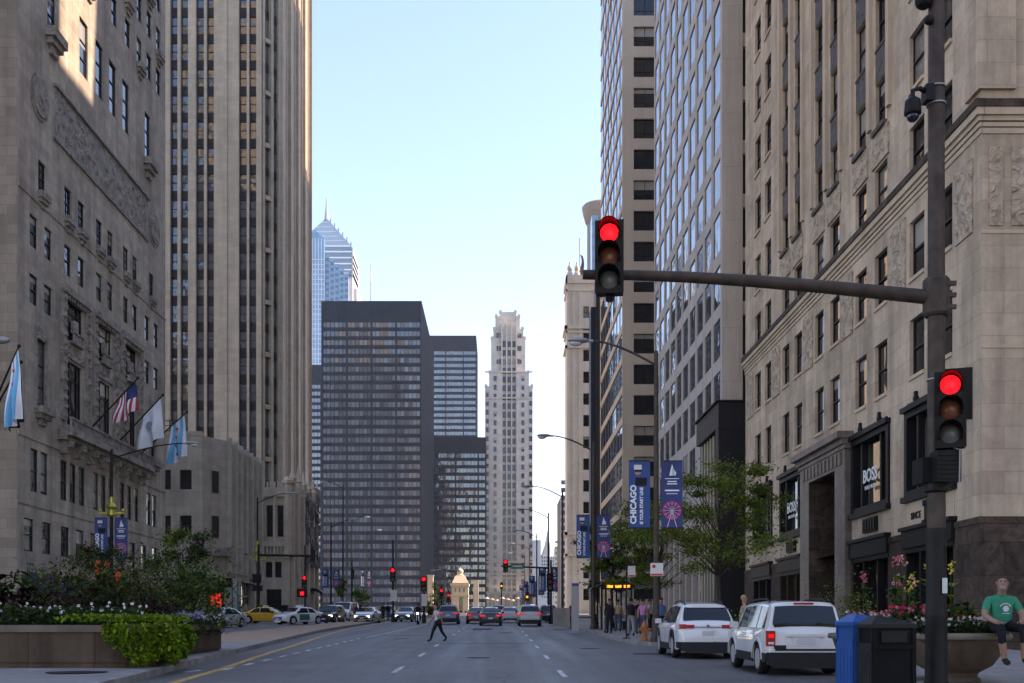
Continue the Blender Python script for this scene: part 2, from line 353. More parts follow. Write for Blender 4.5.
M['farblue']=plain('far_hazed_stone',(.34,.35,.36),.8,noise=.1,scale=.1)  # distance haze is put into this pale stone colour
M['patch']=plain('asphalt_patch',(.035,.035,.037),.8,noise=.2,scale=3)
M['pane_gothic']=glass('bronze_framed_sky_glass',(.035,.055,.08),.04,2.1,.12)
M['red_off']=plain('red_lens_unlit',(.15,.012,.01),.3)
M['drape']=plain('cream_drape',(.42,.38,.27),.8)
M['drape_gr']=plain('grey_brown_drape',(.16,.13,.10),.9)
M['patch2']=plain('older_asphalt_patch',(.062,.062,.066),.8,noise=.3,scale=4)
M['gold_reflector']=stone('golden_reflection_brick',(.72,.52,.26),1.2,.4,.8,.1,.2,.1)  # golden colour for the added blocks that the windows reflect
# ------------------------------------------------------------------ facades
def W(pl,u,v,w=0.0):            # facade coordinates -> world; w is outwards
    k,c=pl
    if k=='L': return (c+w,u,v)
    if k=='R': return (c-w,u,v)
    return (u,c-w,v)
def fbox(mb,pl,u0,u1,v0,v1,w0,w1):
    a=W(pl,u0,v0,w0); b=W(pl,u1,v1,w1); mb.box(a[0],b[0],a[1],b[1],a[2],b[2])
def wall_holes(mb,pl,u0,u1,v0,v1,holes,reveal=.25,th=0.0,rmat=None):
    us=sorted({round(x,3) for x in [u0,u1]+[h[0] for h in holes]+[h[1] for h in holes] if u0<=x<=u1})
    vs=sorted({round(x,3) for x in [v0,v1]+[h[2] for h in holes]+[h[3] for h in holes] if v0<=x<=v1})
    base=mb.cur
    for a,b in zip(us,us[1:]):
        uc=(a+b)/2; hs=[h for h in holes if h[0]<uc<h[1]]
        run=None
        for c,d in zip(vs,vs[1:]):
            vc=(c+d)/2
            hole=any(h[2]<vc<h[3] for h in hs)
            if not hole:
                if run is None: run=[c,d]
                else: run[1]=d
            else:
                if run: mb.quad(W(pl,a,run[0]),W(pl,b,run[0]),W(pl,b,run[1]),W(pl,a,run[1])); run=None
        if run: mb.quad(W(pl,a,run[0]),W(pl,b,run[0]),W(pl,b,run[1]),W(pl,a,run[1]))
    for h in holes:
        r=-(h[4] if len(h)>4 else reveal); a,b,c,d=h[:4]
        mb.quad(W(pl,a,c),W(pl,a,d),W(pl,a,d,r),W(pl,a,c,r)); mb.quad(W(pl,b,c),W(pl,b,d),W(pl,b,d,r),W(pl,b,c,r))
        mb.quad(W(pl,a,c),W(pl,b,c),W(pl,b,c,r),W(pl,a,c,r)); mb.quad(W(pl,a,d),W(pl,b,d),W(pl,b,d,r),W(pl,a,d,r))
NOSPLIT={'wall','north_wall','west_wall','end_wall','granite_base','core','base_block','bay_frame','crown','crown_ledge','tracery','carved_screen','railing'}
def build_pieces(mb,name,root,cap=100):
    """one object per separate piece: primitives whose boxes touch belong together"""
    par={}
    def find(a):
        while par[a]!=a: par[a]=par[par[a]]; a=par[a]
        return a
    # face islands
    vid=list(range(len(mb.v)))
    def fv(a):
        while vid[a]!=a: vid[a]=vid[vid[a]]; a=vid[a]
        return a
    for f in mb.f:
        r=fv(f[0])
        for q in f[1:]: vid[fv(q)]=r
    isl={}
    for i,f in enumerate(mb.f): isl.setdefault(fv(f[0]),[]).append(i)
    keys=list(isl); bbs=[]
    for k in keys:
        vs=[mb.v[q] for i in isl[k] for q in mb.f[i]]
        bbs.append([min(v[a] for v in vs)-.015 for a in range(3)]+[max(v[a] for v in vs)+.015 for a in range(3)])
    for i in range(len(keys)): par[i]=i
    order=sorted(range(len(keys)),key=lambda i:bbs[i][2])
    for ii,i in enumerate(order):
        a=bbs[i]
        for j in order[ii+1:]:
            c=bbs[j]
            if c[2]>a[5]: break
            if a[0]<=c[3] and c[0]<=a[3] and a[1]<=c[4] and c[1]<=a[4]: par[find(i)]=find(j)
    gr={}
    for i in range(len(keys)): gr.setdefault(find(i),[]).extend(isl[keys[i]])
    gl=sorted(gr.values(),key=lambda fs:-sum(1 for _ in fs)*0-_vis_area(mb,fs))
    def sub(fs):
        o=MB(); o.mats=mb.mats; mp={}
        for i in fs:
            f=[]
            for q in mb.f[i]:
                if q not in mp: mp[q]=len(o.v); o.v.append(mb.v[q])
                f.append(mp[q])
            o.f.append(tuple(f)); o.m.append(mb.m[i])
        return o
    for fs in gl[:cap]: sub(fs).build(name,root)
    if len(gl)>cap:
        o=sub([i for fs in gl[cap:] for i in fs]).build(name,root); o['kind']='stuff'
def _vis_area(mb,fs):
    P=[]
    for i in fs:
        for q in mb.f[i]:
            v=mb.v[q]
            if v[1]>5: P.append((px(v[0],v[1]),py(v[2],v[1])))
    if not P: return 0
    x0=max(0,min(p[0] for p in P)); x1=min(1024,max(p[0] for p in P)); y0=max(0,min(p[1] for p in P)); y1=min(683,max(p[1] for p in P))
    return max(0,x1-x0)*max(0,y1-y0)
_wc={}
def win_meshes(style,w,h,var):
    """local: x along the wall, z up, -y outwards, origin bottom centre"""
    key=(style,round(w,2),round(h,2),var)
    if key in _wc: return _wc[key]
    f=MB(); p=MB(); t=.06; fm={'sash':'frame_dk','bronze':'frame_bronze','office':'frame_dk','grid':'frame_grey','plain':'frame_dk','sashlow':'frame_dk','six':'frame_dk','skyoffice':'frame_grey','shop':'black','gothic':'frame_bronze'}[style]
    f.mat(M[fm]); x0,x1=-w/2,w/2
    if style=='skyoffice': t=.04
    pr=-.01 if style=='skyoffice' else -.05
    f.box(x0,x0+t,pr,.03,0,h); f.box(x1-t,x1,pr,.03,0,h); f.box(x0+t,x1-t,pr,.03,0,t*1.3); f.box(x0+t,x1-t,pr,.03,h-t,h)
    if style in('sash','bronze','six','gothic'): f.box(x0+t,x1-t,-.07,.0,h*.48,h*.48+.07)
    if style=='six':
        f.box(-.02,.02,-.04,.0,t,h-t)
        for q in(.25,.74): f.box(x0+t,x1-t,-.04,0,h*q,h*q+.03)
    if style=='sashlow': 
        for q in(.3,.62): f.box(x0+t,x1-t,-.06,0,h*q,h*q+.06)
    if style in('office','grid'): f.box(-.03,.03,-.05,.0,t,h-t)
    if style=='office': f.box(x0+t,x1-t,-.045,0,h*.28,h*.28+.05)
    if style=='shop':
        for q in(-.25,.25): f.box(w*q-.04,w*q+.04,-.06,0,t,h-t)
        f.box(x0+t,x1-t,-.05,0,h*.72,h*.72+.07)
    gm=M['pane_sky'] if style in('skyoffice','sashlow') else M['pane_gothic'] if style=='gothic' else M['pane']
    p.mat(gm)
    if var==0: p.quad((x0+t,0,t),(x1-t,0,t),(x1-t,0,h-t),(x0+t,0,h-t))
    else:
        q={1:.55,2:.78,3:.08}[var]
        p.quad((x0+t,0,t),(x1-t,0,t),(x1-t,0,h*q),(x0+t,0,h*q))
        p.mat(M['blind'] if var<3 else M['curtain']); p.quad((x0+t,0,h*q),(x1-t,0,h*q),(x1-t,0,h-t),(x0+t,0,h-t))
    _wc[key]=(f,p,f.mesh('window_frame'),p.mesh('window_pane')); return _wc[key]
ROT={'L':math.pi/2,'R':-math.pi/2,'N':0.0}
class Bld:
    def __init__(s,name,loc,label,cat,group=None):
        s.root=empty(name,loc,label,cat,group); s.wins=[]; s.mbs={}
    def mb(s,name,mat):
        if (name,mat) not in s.mbs: s.mbs[(name,mat)]=MB().mat(M[mat])
        return s.mbs[(name,mat)]
    def win(s,pl,u,v,w,h,style='sash',depth=.2,var=None):
        if var is None: var=random.choices([0,1,2,3],[.68,.14,.12,.06])[0]
        s.wins.append((pl,u,v,w,h,style,depth,var))
    def finish(s,maxw=100):
        for (n,m),b in s.mbs.items():
            if n in NOSPLIT: b.build(n,s.root)
            else: build_pieces(b,n,s.root)
        def area(q):
            pl,u,v,w,h,style,d,var=q
            a=W(pl,u-w/2,v); b=W(pl,u+w/2,v+h)
            if min(a[1],b[1])<5: return 0
            ax,ay,bx,by=px(a[0],a[1]),py(a[2],a[1]),px(b[0],b[1]),py(b[2],b[1])
            x0,x1=sorted((ax,bx)); y0,y1=sorted((ay,by))
            x0=max(0,x0);x1=min(1024,x1);y0=max(0,y0);y1=min(683,y1)
            return max(0,x1-x0)*max(0,y1-y0)
        ws=sorted(s.wins,key=lambda q:-area(q))
        vis=[q for q in ws[:maxw] if area(q)>0]; rest=[q for q in ws if q not in vis] if len(ws)>len(vis) else []
        r0=s.root.location
        for pl,u,v,w,h,style,d,var in vis:
            f,p,fm,pm=win_meshes(style,w,h,var)
            o=bpy.data.objects.new('window',fm); COL.objects.link(o); o.parent=s.root
            q=Vector(W(pl,u,v,-d)); o.location=q-r0; o.rotation_euler=(0,0,ROT[pl[0]])
            c=bpy.data.objects.new('pane',pm); COL.objects.link(c); c.parent=o
        if rest:
            big=MB()
            for pl,u,v,w,h,style,d,var in rest:
                f,p,fm,pm=win_meshes(style,w,h,var)
                T=Matrix.Translation(W(pl,u,v,-d))@Matrix.Rotation(ROT[pl[0]],4,'Z')
                for src in(f,p):
                    n=len(big.v); big.v.extend(tuple(T@Vector(x)) for x in src.v)
                    for face,mi in zip(src.f,src.m):
                        big.mat(src.mats[mi]); big.f.append(tuple(n+i for i in face)); big.m.append(big.cur)
            o=big.build('window',s.root); o['kind']='stuff'
        return s
def grid_holes(b,pl,wins,depth=.2):
    """wins: list of (uc,v0,w,h,style) -> registers windows and returns holes"""
    hs=[]
    for q in wins:
        uc,v0,w,h,style=q[:5]; var=q[5] if len(q)>5 else None
        hs.append((uc-w/2,uc+w/2,v0,v0+h,depth+.03)); b.win(pl,uc,v0,w,h,style,depth,var)
    return hs

# ================================================================== right: limestone office building with the shops
def build_shop_building():
    X=16.0; pl=('R',X); b=Bld('limestone_office_building',(30,54,0.3),'tan limestone office building with BOSS shop windows over a brown granite base','building')
    Y0,Y1=36.5,71.4; wl=b.mb('wall','lime_r'); ZT=96
    cent=[66.7,60.1,53.7,47.35,40.85]; cols=[c+s for c in cent for s in(-1.28,1.28)]
    wins=[]
    for c in cols:
        wins+= [(c,15.1,1.5,2.2,'sash'),(c,11.3,1.5,2.2,'sash'),(c,18.95,1.5,2.0,'sash')]
    for i,c in enumerate(cols):
        mid=2<=i<=7
        k=1
        while 20.9+3.64*k<ZT:
            top=20.9+3.64*k; wins.append((c,top-2.15,1.5 if not mid else 1.3,2.15,'sash')); k+=1
    holes=grid_holes(b,pl,wins,.2)
    big=[(47.35,6.75,4.5,3.1),(40.85,6.75,4.5,3.1),(60.1,6.75,4.5,3.1),(66.7,6.75,4.5,3.1)]
    shop=[(47.35,.9,4.5,4.3),(40.85,.8,4.5,4.4),(60.1,1.2,4.5,4.0),(66.7,1.3,4.5,3.9)]
    H=[(u-w/2,u+w/2,v,v+h,.35) for u,v,w,h in big+shop]
    H.append((51.4,55.7,.8,8.9,1.6))
    # wall above granite
    wall_holes(wl,pl,Y0,Y1,5.03,ZT,holes+[(a,c,max(5.03,v0),v1,d) for a,c,v0,v1,d in H if v1>5.03],.28)
    gr=b.mb('granite_base','granite')
    def gwall(pl,u0,u1,hs): wall_holes(gr,(pl[0],pl[1]-.06 if pl[0]=='R' else pl[1]-.06),u0,u1,-.5,5.03,[(a,c,max(-.5,v0),min(v1,5.03),d) for a,c,v0,v1,d in hs if v0<5.0],.3)
    gwall(pl,Y0-.06,Y1,H)
    fbox(gr,pl,Y0-.12,Y1,5.03,5.3,-.1,.12) if False else None
    for a,c in ((Y0-.1,38.6),(43.1,45.1),(49.6,50.6),(56.5,57.85),(62.35,64.45),(68.95,Y1)):
        fbox(gr,pl,a,c,5.03,5.25,-.05,.10)
    # body behind, roof and far walls
    wl.quad((X,Y1,-1),(60,Y1,-1),(60,Y1,ZT),(X,Y1,ZT)); wl.quad((X,Y0,ZT),(60,Y0,ZT),(60,Y1,ZT),(X,Y1,ZT))
    wl.quad((60,Y0,-1),(60,Y1,-1),(60,Y1,ZT),(60,Y0,ZT))
    # dark core so that no light leaks through openings
    core=b.mb('core','black')
    # north face (towards the camera)
    pn=('N',Y0)
    nw=[]
    for u in (24.5,27.1,31.5,34.1,38.5,41.1,45.5,48.1):
        for k in range(12): nw.append((u,(11.3,15.1)[k] if k<2 else 18.75+3.64*(k-2),1.3,2.15,'sash'))
    hn=grid_holes(b,pn,nw,.28)
    wall_holes(wl,pn,X,60,5.03,ZT,hn,.28); 
    wall_holes(gr,('N',Y0-.06),X-.06,60,-.5,5.03,[],.3); fbox(gr,pn,X+.06,60,5.03,5.245,-.05,.10)
    # corner piers: stepped profile
    for z0,z1,w in ((19.4,ZT,.14),):
        fbox(wl,pl,Y0,Y0+1.0,z0,z1,0,w); fbox(wl,pn,X-w,X+1.1,z0,z1,0,w)
        fbox(wl,pn,X+2.2,X+3.2,z0,z1,0,w)
    # cornice
    cn=b.mb('cornice','lime_r2')
    for z0,z1,w in ((17.95,18.12,.05),(18.16,18.3,.09),(18.34,18.5,.14),(18.5,18.74,.24)):
        fbox(cn,pl,Y0-w,Y1,z0,z1,-.02,w); fbox(cn,pn,X,60,z0,z1,-.02,w)
    dk=b.mb('cornice_top','granite'); fbox(dk,pl,Y0-.3,Y1,18.745,19.0,0,.30); fbox(dk,pn,X+.01,60,18.745,18.995,0,.29)
    # string course between rows
    for u in cols:
        fbox(b.mb('sill','lime_r2'),pl,u-.75,u+.75,14.95,15.09,-.02,.07); fbox(b.mb('sill','lime_r2'),pl,u-.75,u+.75,11.15,11.29,-.02,.07)
    for i,c in enumerate(cols):
        if not 2<=i<=7:
            k=0
            while 20.9+3.64*k<ZT-3:
                if k: fbox(b.mb('sill','lime_r2'),pl,c-.75,c+.75,20.9+3.64*k-2.3,20.9+3.64*k-2.16,-.02,.09)
                k+=1
    # vertical ribs and dark spandrels in the three middle bays
    rb=b.mb('pilaster','lime_r2'); sd=b.mb('spandrel','spandrel'); rl=b.mb('carved_panel','relief_r')
    for ci in(1,2,3):
        c=cent[ci]
        for u,w in ((c-2.35,.34),(c,.42),(c+2.35,.34)): fbox(rb,pl,u-w/2,u+w/2,22.9,ZT,-.02,.15)
        for s in(-1.28,1.28):
            for k in range(1,20):
                z0=20.9+3.64*k; z1=z0+1.49
                if z1<ZT: fbox(sd,pl,c+s-.62,c+s+.62,z0+.02,z1-.02,-.15,.02); fbox(sd,pl,c+s-.62,c+s+.62,z1-.14,z1-.02,.02,.06)
            fbox(rl,pl,c+s-1.0,c+s+1.0,21.05,22.35,-.02,.08)
            fbox(b.mb('carved_sill','spandrel'),pl,c+s-.72,c+s+.72,22.36,22.55,-.02,.2)
    # carved panels under the cornice, between window pairs
    for a,c in zip(cent,cent[1:]):
        m=(a+c)/2; fbox(rl,pl,m-.85,m+.85,14.9,17.7,-.02,.06)
    fbox(rl,pl,69.2,70.9,14.9,17.7,-.02,.06); fbox(rl,pl,37.1,38.5,14.9,17.4,-.02,.06)
    fbox(rl,pn,17.0,22.5,14.9,17.5,-.02,.06); fbox(rl,pn,16.25,16.7,14.9,17.5,-.02,.05)
    for z in(14.7,10.9): fbox(cn,pn,X,60,z-.06,z+.06,-.02,.03)
    # display windows
    for i,(u,v,w,h) in enumerate(big):
        f=MB().mat(M['black'])
        fbox(f,pl,u-w/2-.12,u-w/2+.16,v-.1,v+h+.1,-.3,.10); fbox(f,pl,u+w/2-.16,u+w/2+.12,v-.1,v+h+.1,-.3,.10)
        fbox(f,pl,u-w/2+.16,u+w/2-.16,v-.1,v+.12,-.3,.10); fbox(f,pl,u-w/2+.16,u+w/2-.16,v+h-.14,v+h+.1,-.3,.10)
        fbox(f,pl,u-w/2-.2,u+w/2+.2,v-.32,v-.1,-.02,.22); fbox(f,pl,u-w/2-.2,u+w/2+.2,v+h+.1,v+h+.30,-.02,.24)
        for q in(-.27,.27): fbox(f,pl,u+w*q-.09,u+w*q+.09,v+.12,v+h-.14,-.26,.0)
        for s in(-1,1):      # cast finials
            fbox(f,pl,u+s*w*.27-.08,u+s*w*.27+.08,v+h+.3,v+h+.75,-.02,.12); fbox(f,pl,u+s*w*.27-.16,u+s*w*.27+.16,v+h+.42,v+h+.54,-.02,.12)
        for q in range(-10,11): fbox(f,pl,u+q*w*.046-.03,u+q*w*.046+.03,v+h+.3,v+h+.42,.0,.08)
        fo=f.build('display_window',b.root)
        p=MB().mat(M['shopglass']); a=(u-w/2,u+w/2); p.quad(W(pl,a[0],v,-.25),W(pl,a[1],v,-.25),W(pl,a[1],v+h,-.25),W(pl,a[0],v+h,-.25))
        p.build('pane',fo)
        k=MB().mat(M['drape_gr'])
        for q in (-.46,-.36,-.1,.12,.36,.44): fbox(k,pl,u+w*q-.12,u+w*q+.1,v+.1,v+h-.1,-.7,-.6)
        k.build('curtain_rail',fo)
        bk=MB().mat(M['room_dk']); bk.quad(W(pl,a[0],v,-1.6),W(pl,a[1],v,-1.6),W(pl,a[1],v+h,-1.6),W(pl,a[0],v+h,-1.6))
        for uu in a: bk.quad(W(pl,uu,v,-.3),W(pl,uu,v,-1.6),W(pl,uu,v+h,-1.6),W(pl,uu,v+h,-.3))
        for vv in(v,v+h): bk.quad(W(pl,a[0],vv,-.3),W(pl,a[1],vv,-.3),W(pl,a[1],vv,-1.6),W(pl,a[0],vv,-1.6))
        bk.build('room',fo)
        if i in(0,2):
            T=Matrix.Translation(W(pl,u+.18,v+1.4,-.03))@Matrix.Rotation(-math.pi/2,4,'Z')@Matrix.Rotation(math.pi/2,4,'X')
            text('BOSS',.80,M['lettering'],'lettering',fo_local(fo),T2(fo,T),.01,bold=.012)
            T=Matrix.Translation(W(pl,u+.18,v+.90,-.03))@Matrix.Rotation(-math.pi/2,4,'Z')@Matrix.Rotation(math.pi/2,4,'X')
            text('HUGO BOSS',.24,M['lettering'],'lettering',fo,T2(fo,T),.01)
        if i==1:
            for q in(-.25,.05): MB().mat(M['room']).sphere(W(pl,u+w*q,v+h-.7,-.9),.07,seg=8,rings=5).build('lamp',fo)
    # ground-floor shopfronts
    for i,(u,v,w,h) in enumerate(shop):
        f=MB().mat(M['black'])
        top=v+h
        fbox(f,pl,u-w/2-.15,u+w/2+.15,top-.55,top+.12,-.3,.20); fbox(f,pl,u-w/2-.22,u+w/2+.22,top+.12,top+.26,-.02,.30); fbox(f,pl,u-w/2-.1,u+w/2+.1,top-.75,top-.55,-.3,.1)
        for q in(-.5,-.2,.2,.5): fbox(f,pl,u+w*q-.07,u+w*q+.07,v-.2,top-.55,-.3,.02)
        fbox(f,pl,u-w/2,u+w/2,v-.3,v+.45,-.3,.03)
        fo=f.build('shopfront',b.root)
        p=MB().mat(M['shopglass']); p.quad(W(pl,u-w/2,v,-.25),W(pl,u+w/2,v,-.25),W(pl,u+w/2,top,-.25),W(pl,u-w/2,top,-.25)); p.build('pane',fo)
        bk=MB().mat(M['room_lit' if i==2 else 'room_dk'])
        a=(u-w/2,u+w/2); bk.quad(W(pl,a[0],v,-1.8),W(pl,a[1],v,-1.8),W(pl,a[1],top,-1.8),W(pl,a[0],top,-1.8)); bk.mat(M['room_dk'])
        for uu in a: bk.quad(W(pl,uu,v,-.3),W(pl,uu,v,-1.8),W(pl,uu,top,-1.8),W(pl,uu,top,-.3))
        bk.quad(W(pl,a[0],v+.3,-.3),W(pl,a[1],v+.3,-.3),W(pl,a[1],v+.3,-1.8),W(pl,a[0],v+.3,-1.8))
        bk.build('room',fo)
    # vents above the shopfronts and the lettered panel by the corner
    for u,z in((47.35,5.95),(60.1,5.95)):
        v_=MB().mat(M['black']); fbox(v_,pl,u-.95,u+.75,z-.28,z+.34,-.02,.12)
        for k in range(5): fbox(v_,pl,u-.9+k*.33,u-.7+k*.33,z-.2,z+.26,.12,.17)
        v_.build('vent_grille',b.root)
    pn_=MB().mat(M['lime_r2']); fbox(pn_,pl,38.6,43.1,5.32,6.4,-.02,.035); po=pn_.build('sign_panel',b.root)
    for s,u in (('SINCE',42.1),('1831',39.6)):
        T=Matrix.Translation(W(pl,u,5.85,.05))@Matrix.Rotation(-math.pi/2,4,'Z')@Matrix.Rotation(math.pi/2,4,'X')
        text(s,.36,M['black'],'lettering',po,T2(po,T),.015,bold=.01)
    lg=MB().mat(M['black'])     # emblem: an upright standing figure on a base
    uc=40.95
    fbox(lg,pl,uc-.18,uc+.16,5.5,6.2,.03,.12); fbox(lg,pl,uc-.32,uc+.34,6.12,6.34,.03,.12); fbox(lg,pl,uc-.02,uc+.42,5.42,5.6,.03,.12); fbox(lg,pl,uc-.3,uc-.1,5.36,5.5,.03,.12)
    lg.build('emblem',po)
    # portal
    pt=MB().mat(M['granite2'])
    fbox(pt,pl,49.9,51.4,.5,9.7,-.2,.32); fbox(pt,pl,55.7,57.3,.5,9.7,-.2,.32); fbox(pt,pl,51.4,55.7,8.9,9.7,-.2,.32)
    for z0,z1,w in((9.7,9.9,.38),(9.9,10.15,.5),(10.15,10.45,.75)): fbox(pt,pl,49.9-w*.4,57.3+w*.4,z0,z1,-.1,w)
    for k in range(11): fbox(pt,pl,50.4+k*.6,50.7+k*.6,9.05,9.6,.32,.38)
    po=pt.build('portal',b.root)
    dr=MB().mat(M['granite']); 
    for uu in(51.42,55.68): dr.quad(W(pl,uu,.5,.3),W(pl,uu,8.9,.3),W(pl,uu,8.9,-3.2),W(pl,uu,.5,-3.2))
    dr.quad(W(pl,51.4,8.88,-.2),W(pl,55.7,8.88,-.2),W(pl,55.7,8.88,-3.2),W(pl,51.4,8.88,-3.2))
    dr.mat(M['black']); dr.quad(W(pl,51.4,.5,-3.0),W(pl,55.7,.5,-3.0),W(pl,55.7,8.9,-3.0),W(pl,51.4,8.9,-3.0))
    dr.mat(M['frame_bronze'])
    for q in range(5): fbox(dr,pl,51.5+q*1.02,51.62+q*1.02,1,8.8,-2.95,-2.85)
    for z in(3.4,6.0): fbox(dr,pl,51.4,55.7,z,z+.15,-2.95,-2.83)
    dr.build('entrance',po)
    del b.mbs[('core','black')]
    b.finish(100)
def fo_local(o): return o
def T2(o,T):   # world matrix -> local of an unrotated parent
    return Matrix.Translation(-WL[o.name])@T
M['shopglass']=None
def shopglass():
    m,nt,bs=newmat('shop_glass'); L=nt.links.new
    gl=N(nt,'ShaderNodeBsdfGlossy'); gl.inputs['Roughness'].default_value=.02; gl.inputs['Color'].default_value=(.9,.95,1,1)
    tr=N(nt,'ShaderNodeBsdfTransparent'); tr.inputs['Color'].default_value=(.75,.8,.8,1)
    fr=N(nt,'ShaderNodeFresnel'); gg=N(nt,'ShaderNodeNewGeometry'); mr=N(nt,'ShaderNodeMapRange'); mr.inputs['To Min'].default_value=1.5; mr.inputs['To Max'].default_value=1/1.5; L(gg.outputs['Backfacing'],mr.inputs['Value']); L(mr.outputs[0],fr.inputs['IOR'])
    mx=N(nt,'ShaderNodeMixShader'); L(fr.outputs[0],mx.inputs[0]); L(tr.outputs[0],mx.inputs[1]); L(gl.outputs[0],mx.inputs[2]); L(mx.outputs[0],nt.nodes['Material Output'].inputs['Surface'])
    return m
M['shopglass']=shopglass()
M['room_dk']=plain('dim_shop_interior',(.05,.047,.043),.8,noise=.6,scale=2)
M['room_lit']=plain('lit_shop_interior',(.5,.33,.16),.7,noise=.5,scale=3,emit=((.9,.55,.25),.22))
M['lettering']=plain('pale_lettering',(.75,.78,.78),.5)
M['granite2']=stone('grey_brown_granite',(.17,.14,.12),1.2,1.0,.7,.1,.3,.1,.45,mottle=.3)
build_shop_building()

# ================================================================== right: white grid office building
def build_grid_building():
    X=16.0; pl=('R',X); b=Bld('grid_office_building',(34,96,.5),'pale concrete tower with a tight grid of narrow windows and charcoal entrance block','building')
    Y0,Y1=78.9,113.2; ZT=97; wins=[]
    for i in range(10):
        for k in range(-4,17):
            top=20.2+3.85*k
            if k<-1 : continue
            if i<3 and top<20: continue
            wins.append((80.85+3.4*i,top-2.85,2.6,2.85,'skyoffice' if top>17 else 'grid',0 if top>17 else None))
    wl=b.mb('wall','concrete2'); H=grid_holes(b,pl,wins,.07)
    H2=[(87.4,112.9,1.2,9.9,1.0)]
    wall_holes(wl,pl,Y0,Y1,-1,ZT,H+H2,.07)
    # thin piers stand proud
    for i in range(11):
        u=80.85-1.7+3.4*i
        if u>Y0+.5: fbox(b.mb('pier','concrete2'),pl,u-.14,u+.14,(10 if i>2 else 18),ZT,-.02,.03)
    nb=b.mb('end_wall','concrete'); pn=('N',Y0)
    wall_holes(nb,pn,X,17.45,-1,ZT,[],.3); fbox(nb,pn,17.02,17.45,-1,ZT,0,.12)
    H=[]
    for k in range(-3,17): H.append((17.45,18.2,20.2+3.85*k-2.9,20.2+3.85*k,.5))
    wall_holes(nb,pn,17.45,60,-1,ZT,H,.5); 
    dk=b.mb('slot_window','frame_dk')
    for h in H: dk.quad(W(pn,h[0],h[2],-.45),W(pn,h[1],h[2],-.45),W(pn,h[1],h[3],-.45),W(pn,h[0],h[3],-.45))
    wl.quad((X,Y1,-1),(60,Y1,-1),(60,Y1,ZT),(X,Y1,ZT)); wl.quad((60,Y0,-1),(60,Y1,-1),(60,Y1,ZT),(60,Y0,ZT)); wl.quad((X,Y0,ZT),(60,Y0,ZT),(60,Y1,ZT),(X,Y1,ZT))
    # shop base: recessed glazing under the frame
    g=b.mb('base_glazing','pane'); g.quad(W(pl,87.4,1.2,-.9),W(pl,112.9,1.2,-.9),W(pl,112.9,9.9,-.9),W(pl,87.4,9.9,-.9))
    for q in range(9): fbox(b.mb('base_pier','concrete'),pl,87.6+q*3.15,88.2+q*3.15,0,9.9,-.95,.02)
    # charcoal entrance block
    c=b.mb('entrance_block','charcoal'); pc=('R',15.65); 
    c.box(15.65,18.6,78.45,79.3,-.5,17.7); c.box(15.65,16.2,79.3,87.2,15.9,17.7); c.box(15.45,18.8,78.3,87.4,17.7,17.8)
    c.box(15.7,16.2,79.3,79.8,-.5,15.9); c.box(15.62,18.65,78.40,78.46,15.7,15.9); c.box(15.62,18.65,78.40,78.46,6.9,7.05)
    for q in range(6): fbox(b.mb('drape','drape'),pl,80.4+q*1.15,80.75+q*1.15,1.5,15.8,-.05,.1)
    fbox(b.mb('entrance_glass','pane'),pl,79.9,87.2,1.2,15.9,.0,.03)
    b.finish(100)
build_grid_building()

# ================================================================== right: tan and glass tower
def build_tan_tower():
    X=16.0; Y0=142.5; Y1=173.6; ZT=136; b=Bld('tan_stone_tower',(34,158,2.8),'tan stone and glass tower with wide dark windows, behind the grid office building','building')
    pn=('N',Y0); pl=('R',X); wl=b.mb('wall','tan'); wins=[]
    for i in range(8):
        for k in range(-12,19):
            top=55.6+3.98*k
            if top<6: continue
            wins.append((18.9+.0+i*4.6,top-2.57,3.05 if i else 2.9,2.57,'office'))
    H=grid_holes(b,pn,wins,.35); wall_holes(wl,pn,X,56,-1,ZT,H,.35)
    # street side: bands of stone and reflective glass
    for k in range(-12,19):
        top=55.6+3.98*k
        if top<8: continue
        fbox(b.mb('band','tan'),pl,Y0+.006,Y1,top+.32,top+1.28,-.4,.0)
        g=MB().mat(M['skyglass']); g.quad(W(pl,Y0+.5,top-2.7,-.1),W(pl,Y1,top-2.7,-.1),W(pl,Y1,top+.32,-.1),W(pl,Y0+.5,top+.32,-.1)); s=g.build('window_band',b.root)
        f=MB().mat(M['frame_grey'])
        for q in range(1,8): fbox(f,pl,Y0+q*3.9-.06,Y0+q*3.9+.06,top-2.7,top+.32,-.1,-.04)
        f.build('mullion',s)
    fbox(wl,pl,Y0+.012,Y0+.5,-1,ZT,-.4,.004)
    wl.quad((X+.2,Y1,-1),(56,Y1,-1),(56,Y1,ZT),(X+.2,Y1,ZT)); wl.quad((X,Y0,ZT),(56,Y0,ZT),(56,Y1,ZT),(X,Y1,ZT)); wl.quad((56,Y0,-1),(56,Y1,-1),(56,Y1,ZT),(56,Y0,ZT))
    wl.quad(W(pl,Y0+.3,-1,-.45),W(pl,Y1,-1,-.45),W(pl,Y1,ZT,-.45),W(pl,Y0+.3,ZT,-.45))
    b.finish(100)
M['skyglass']=glass('blue_reflective_glass',(.03,.05,.075),.03,2.2,.04,cells=(3.9,3.98),contrast=.6)
build_tan_tower()
def block(name,label,cat,x0,x1,y0,y1,z1,mat,z0=-1,group=None):
    b=Bld(name,((x0+x1)/2,(y0+y1)/2,max(0,z0)),label,cat,group); b.mb('wall',mat).box(x0,x1,y0,y1,z0,z1); return b
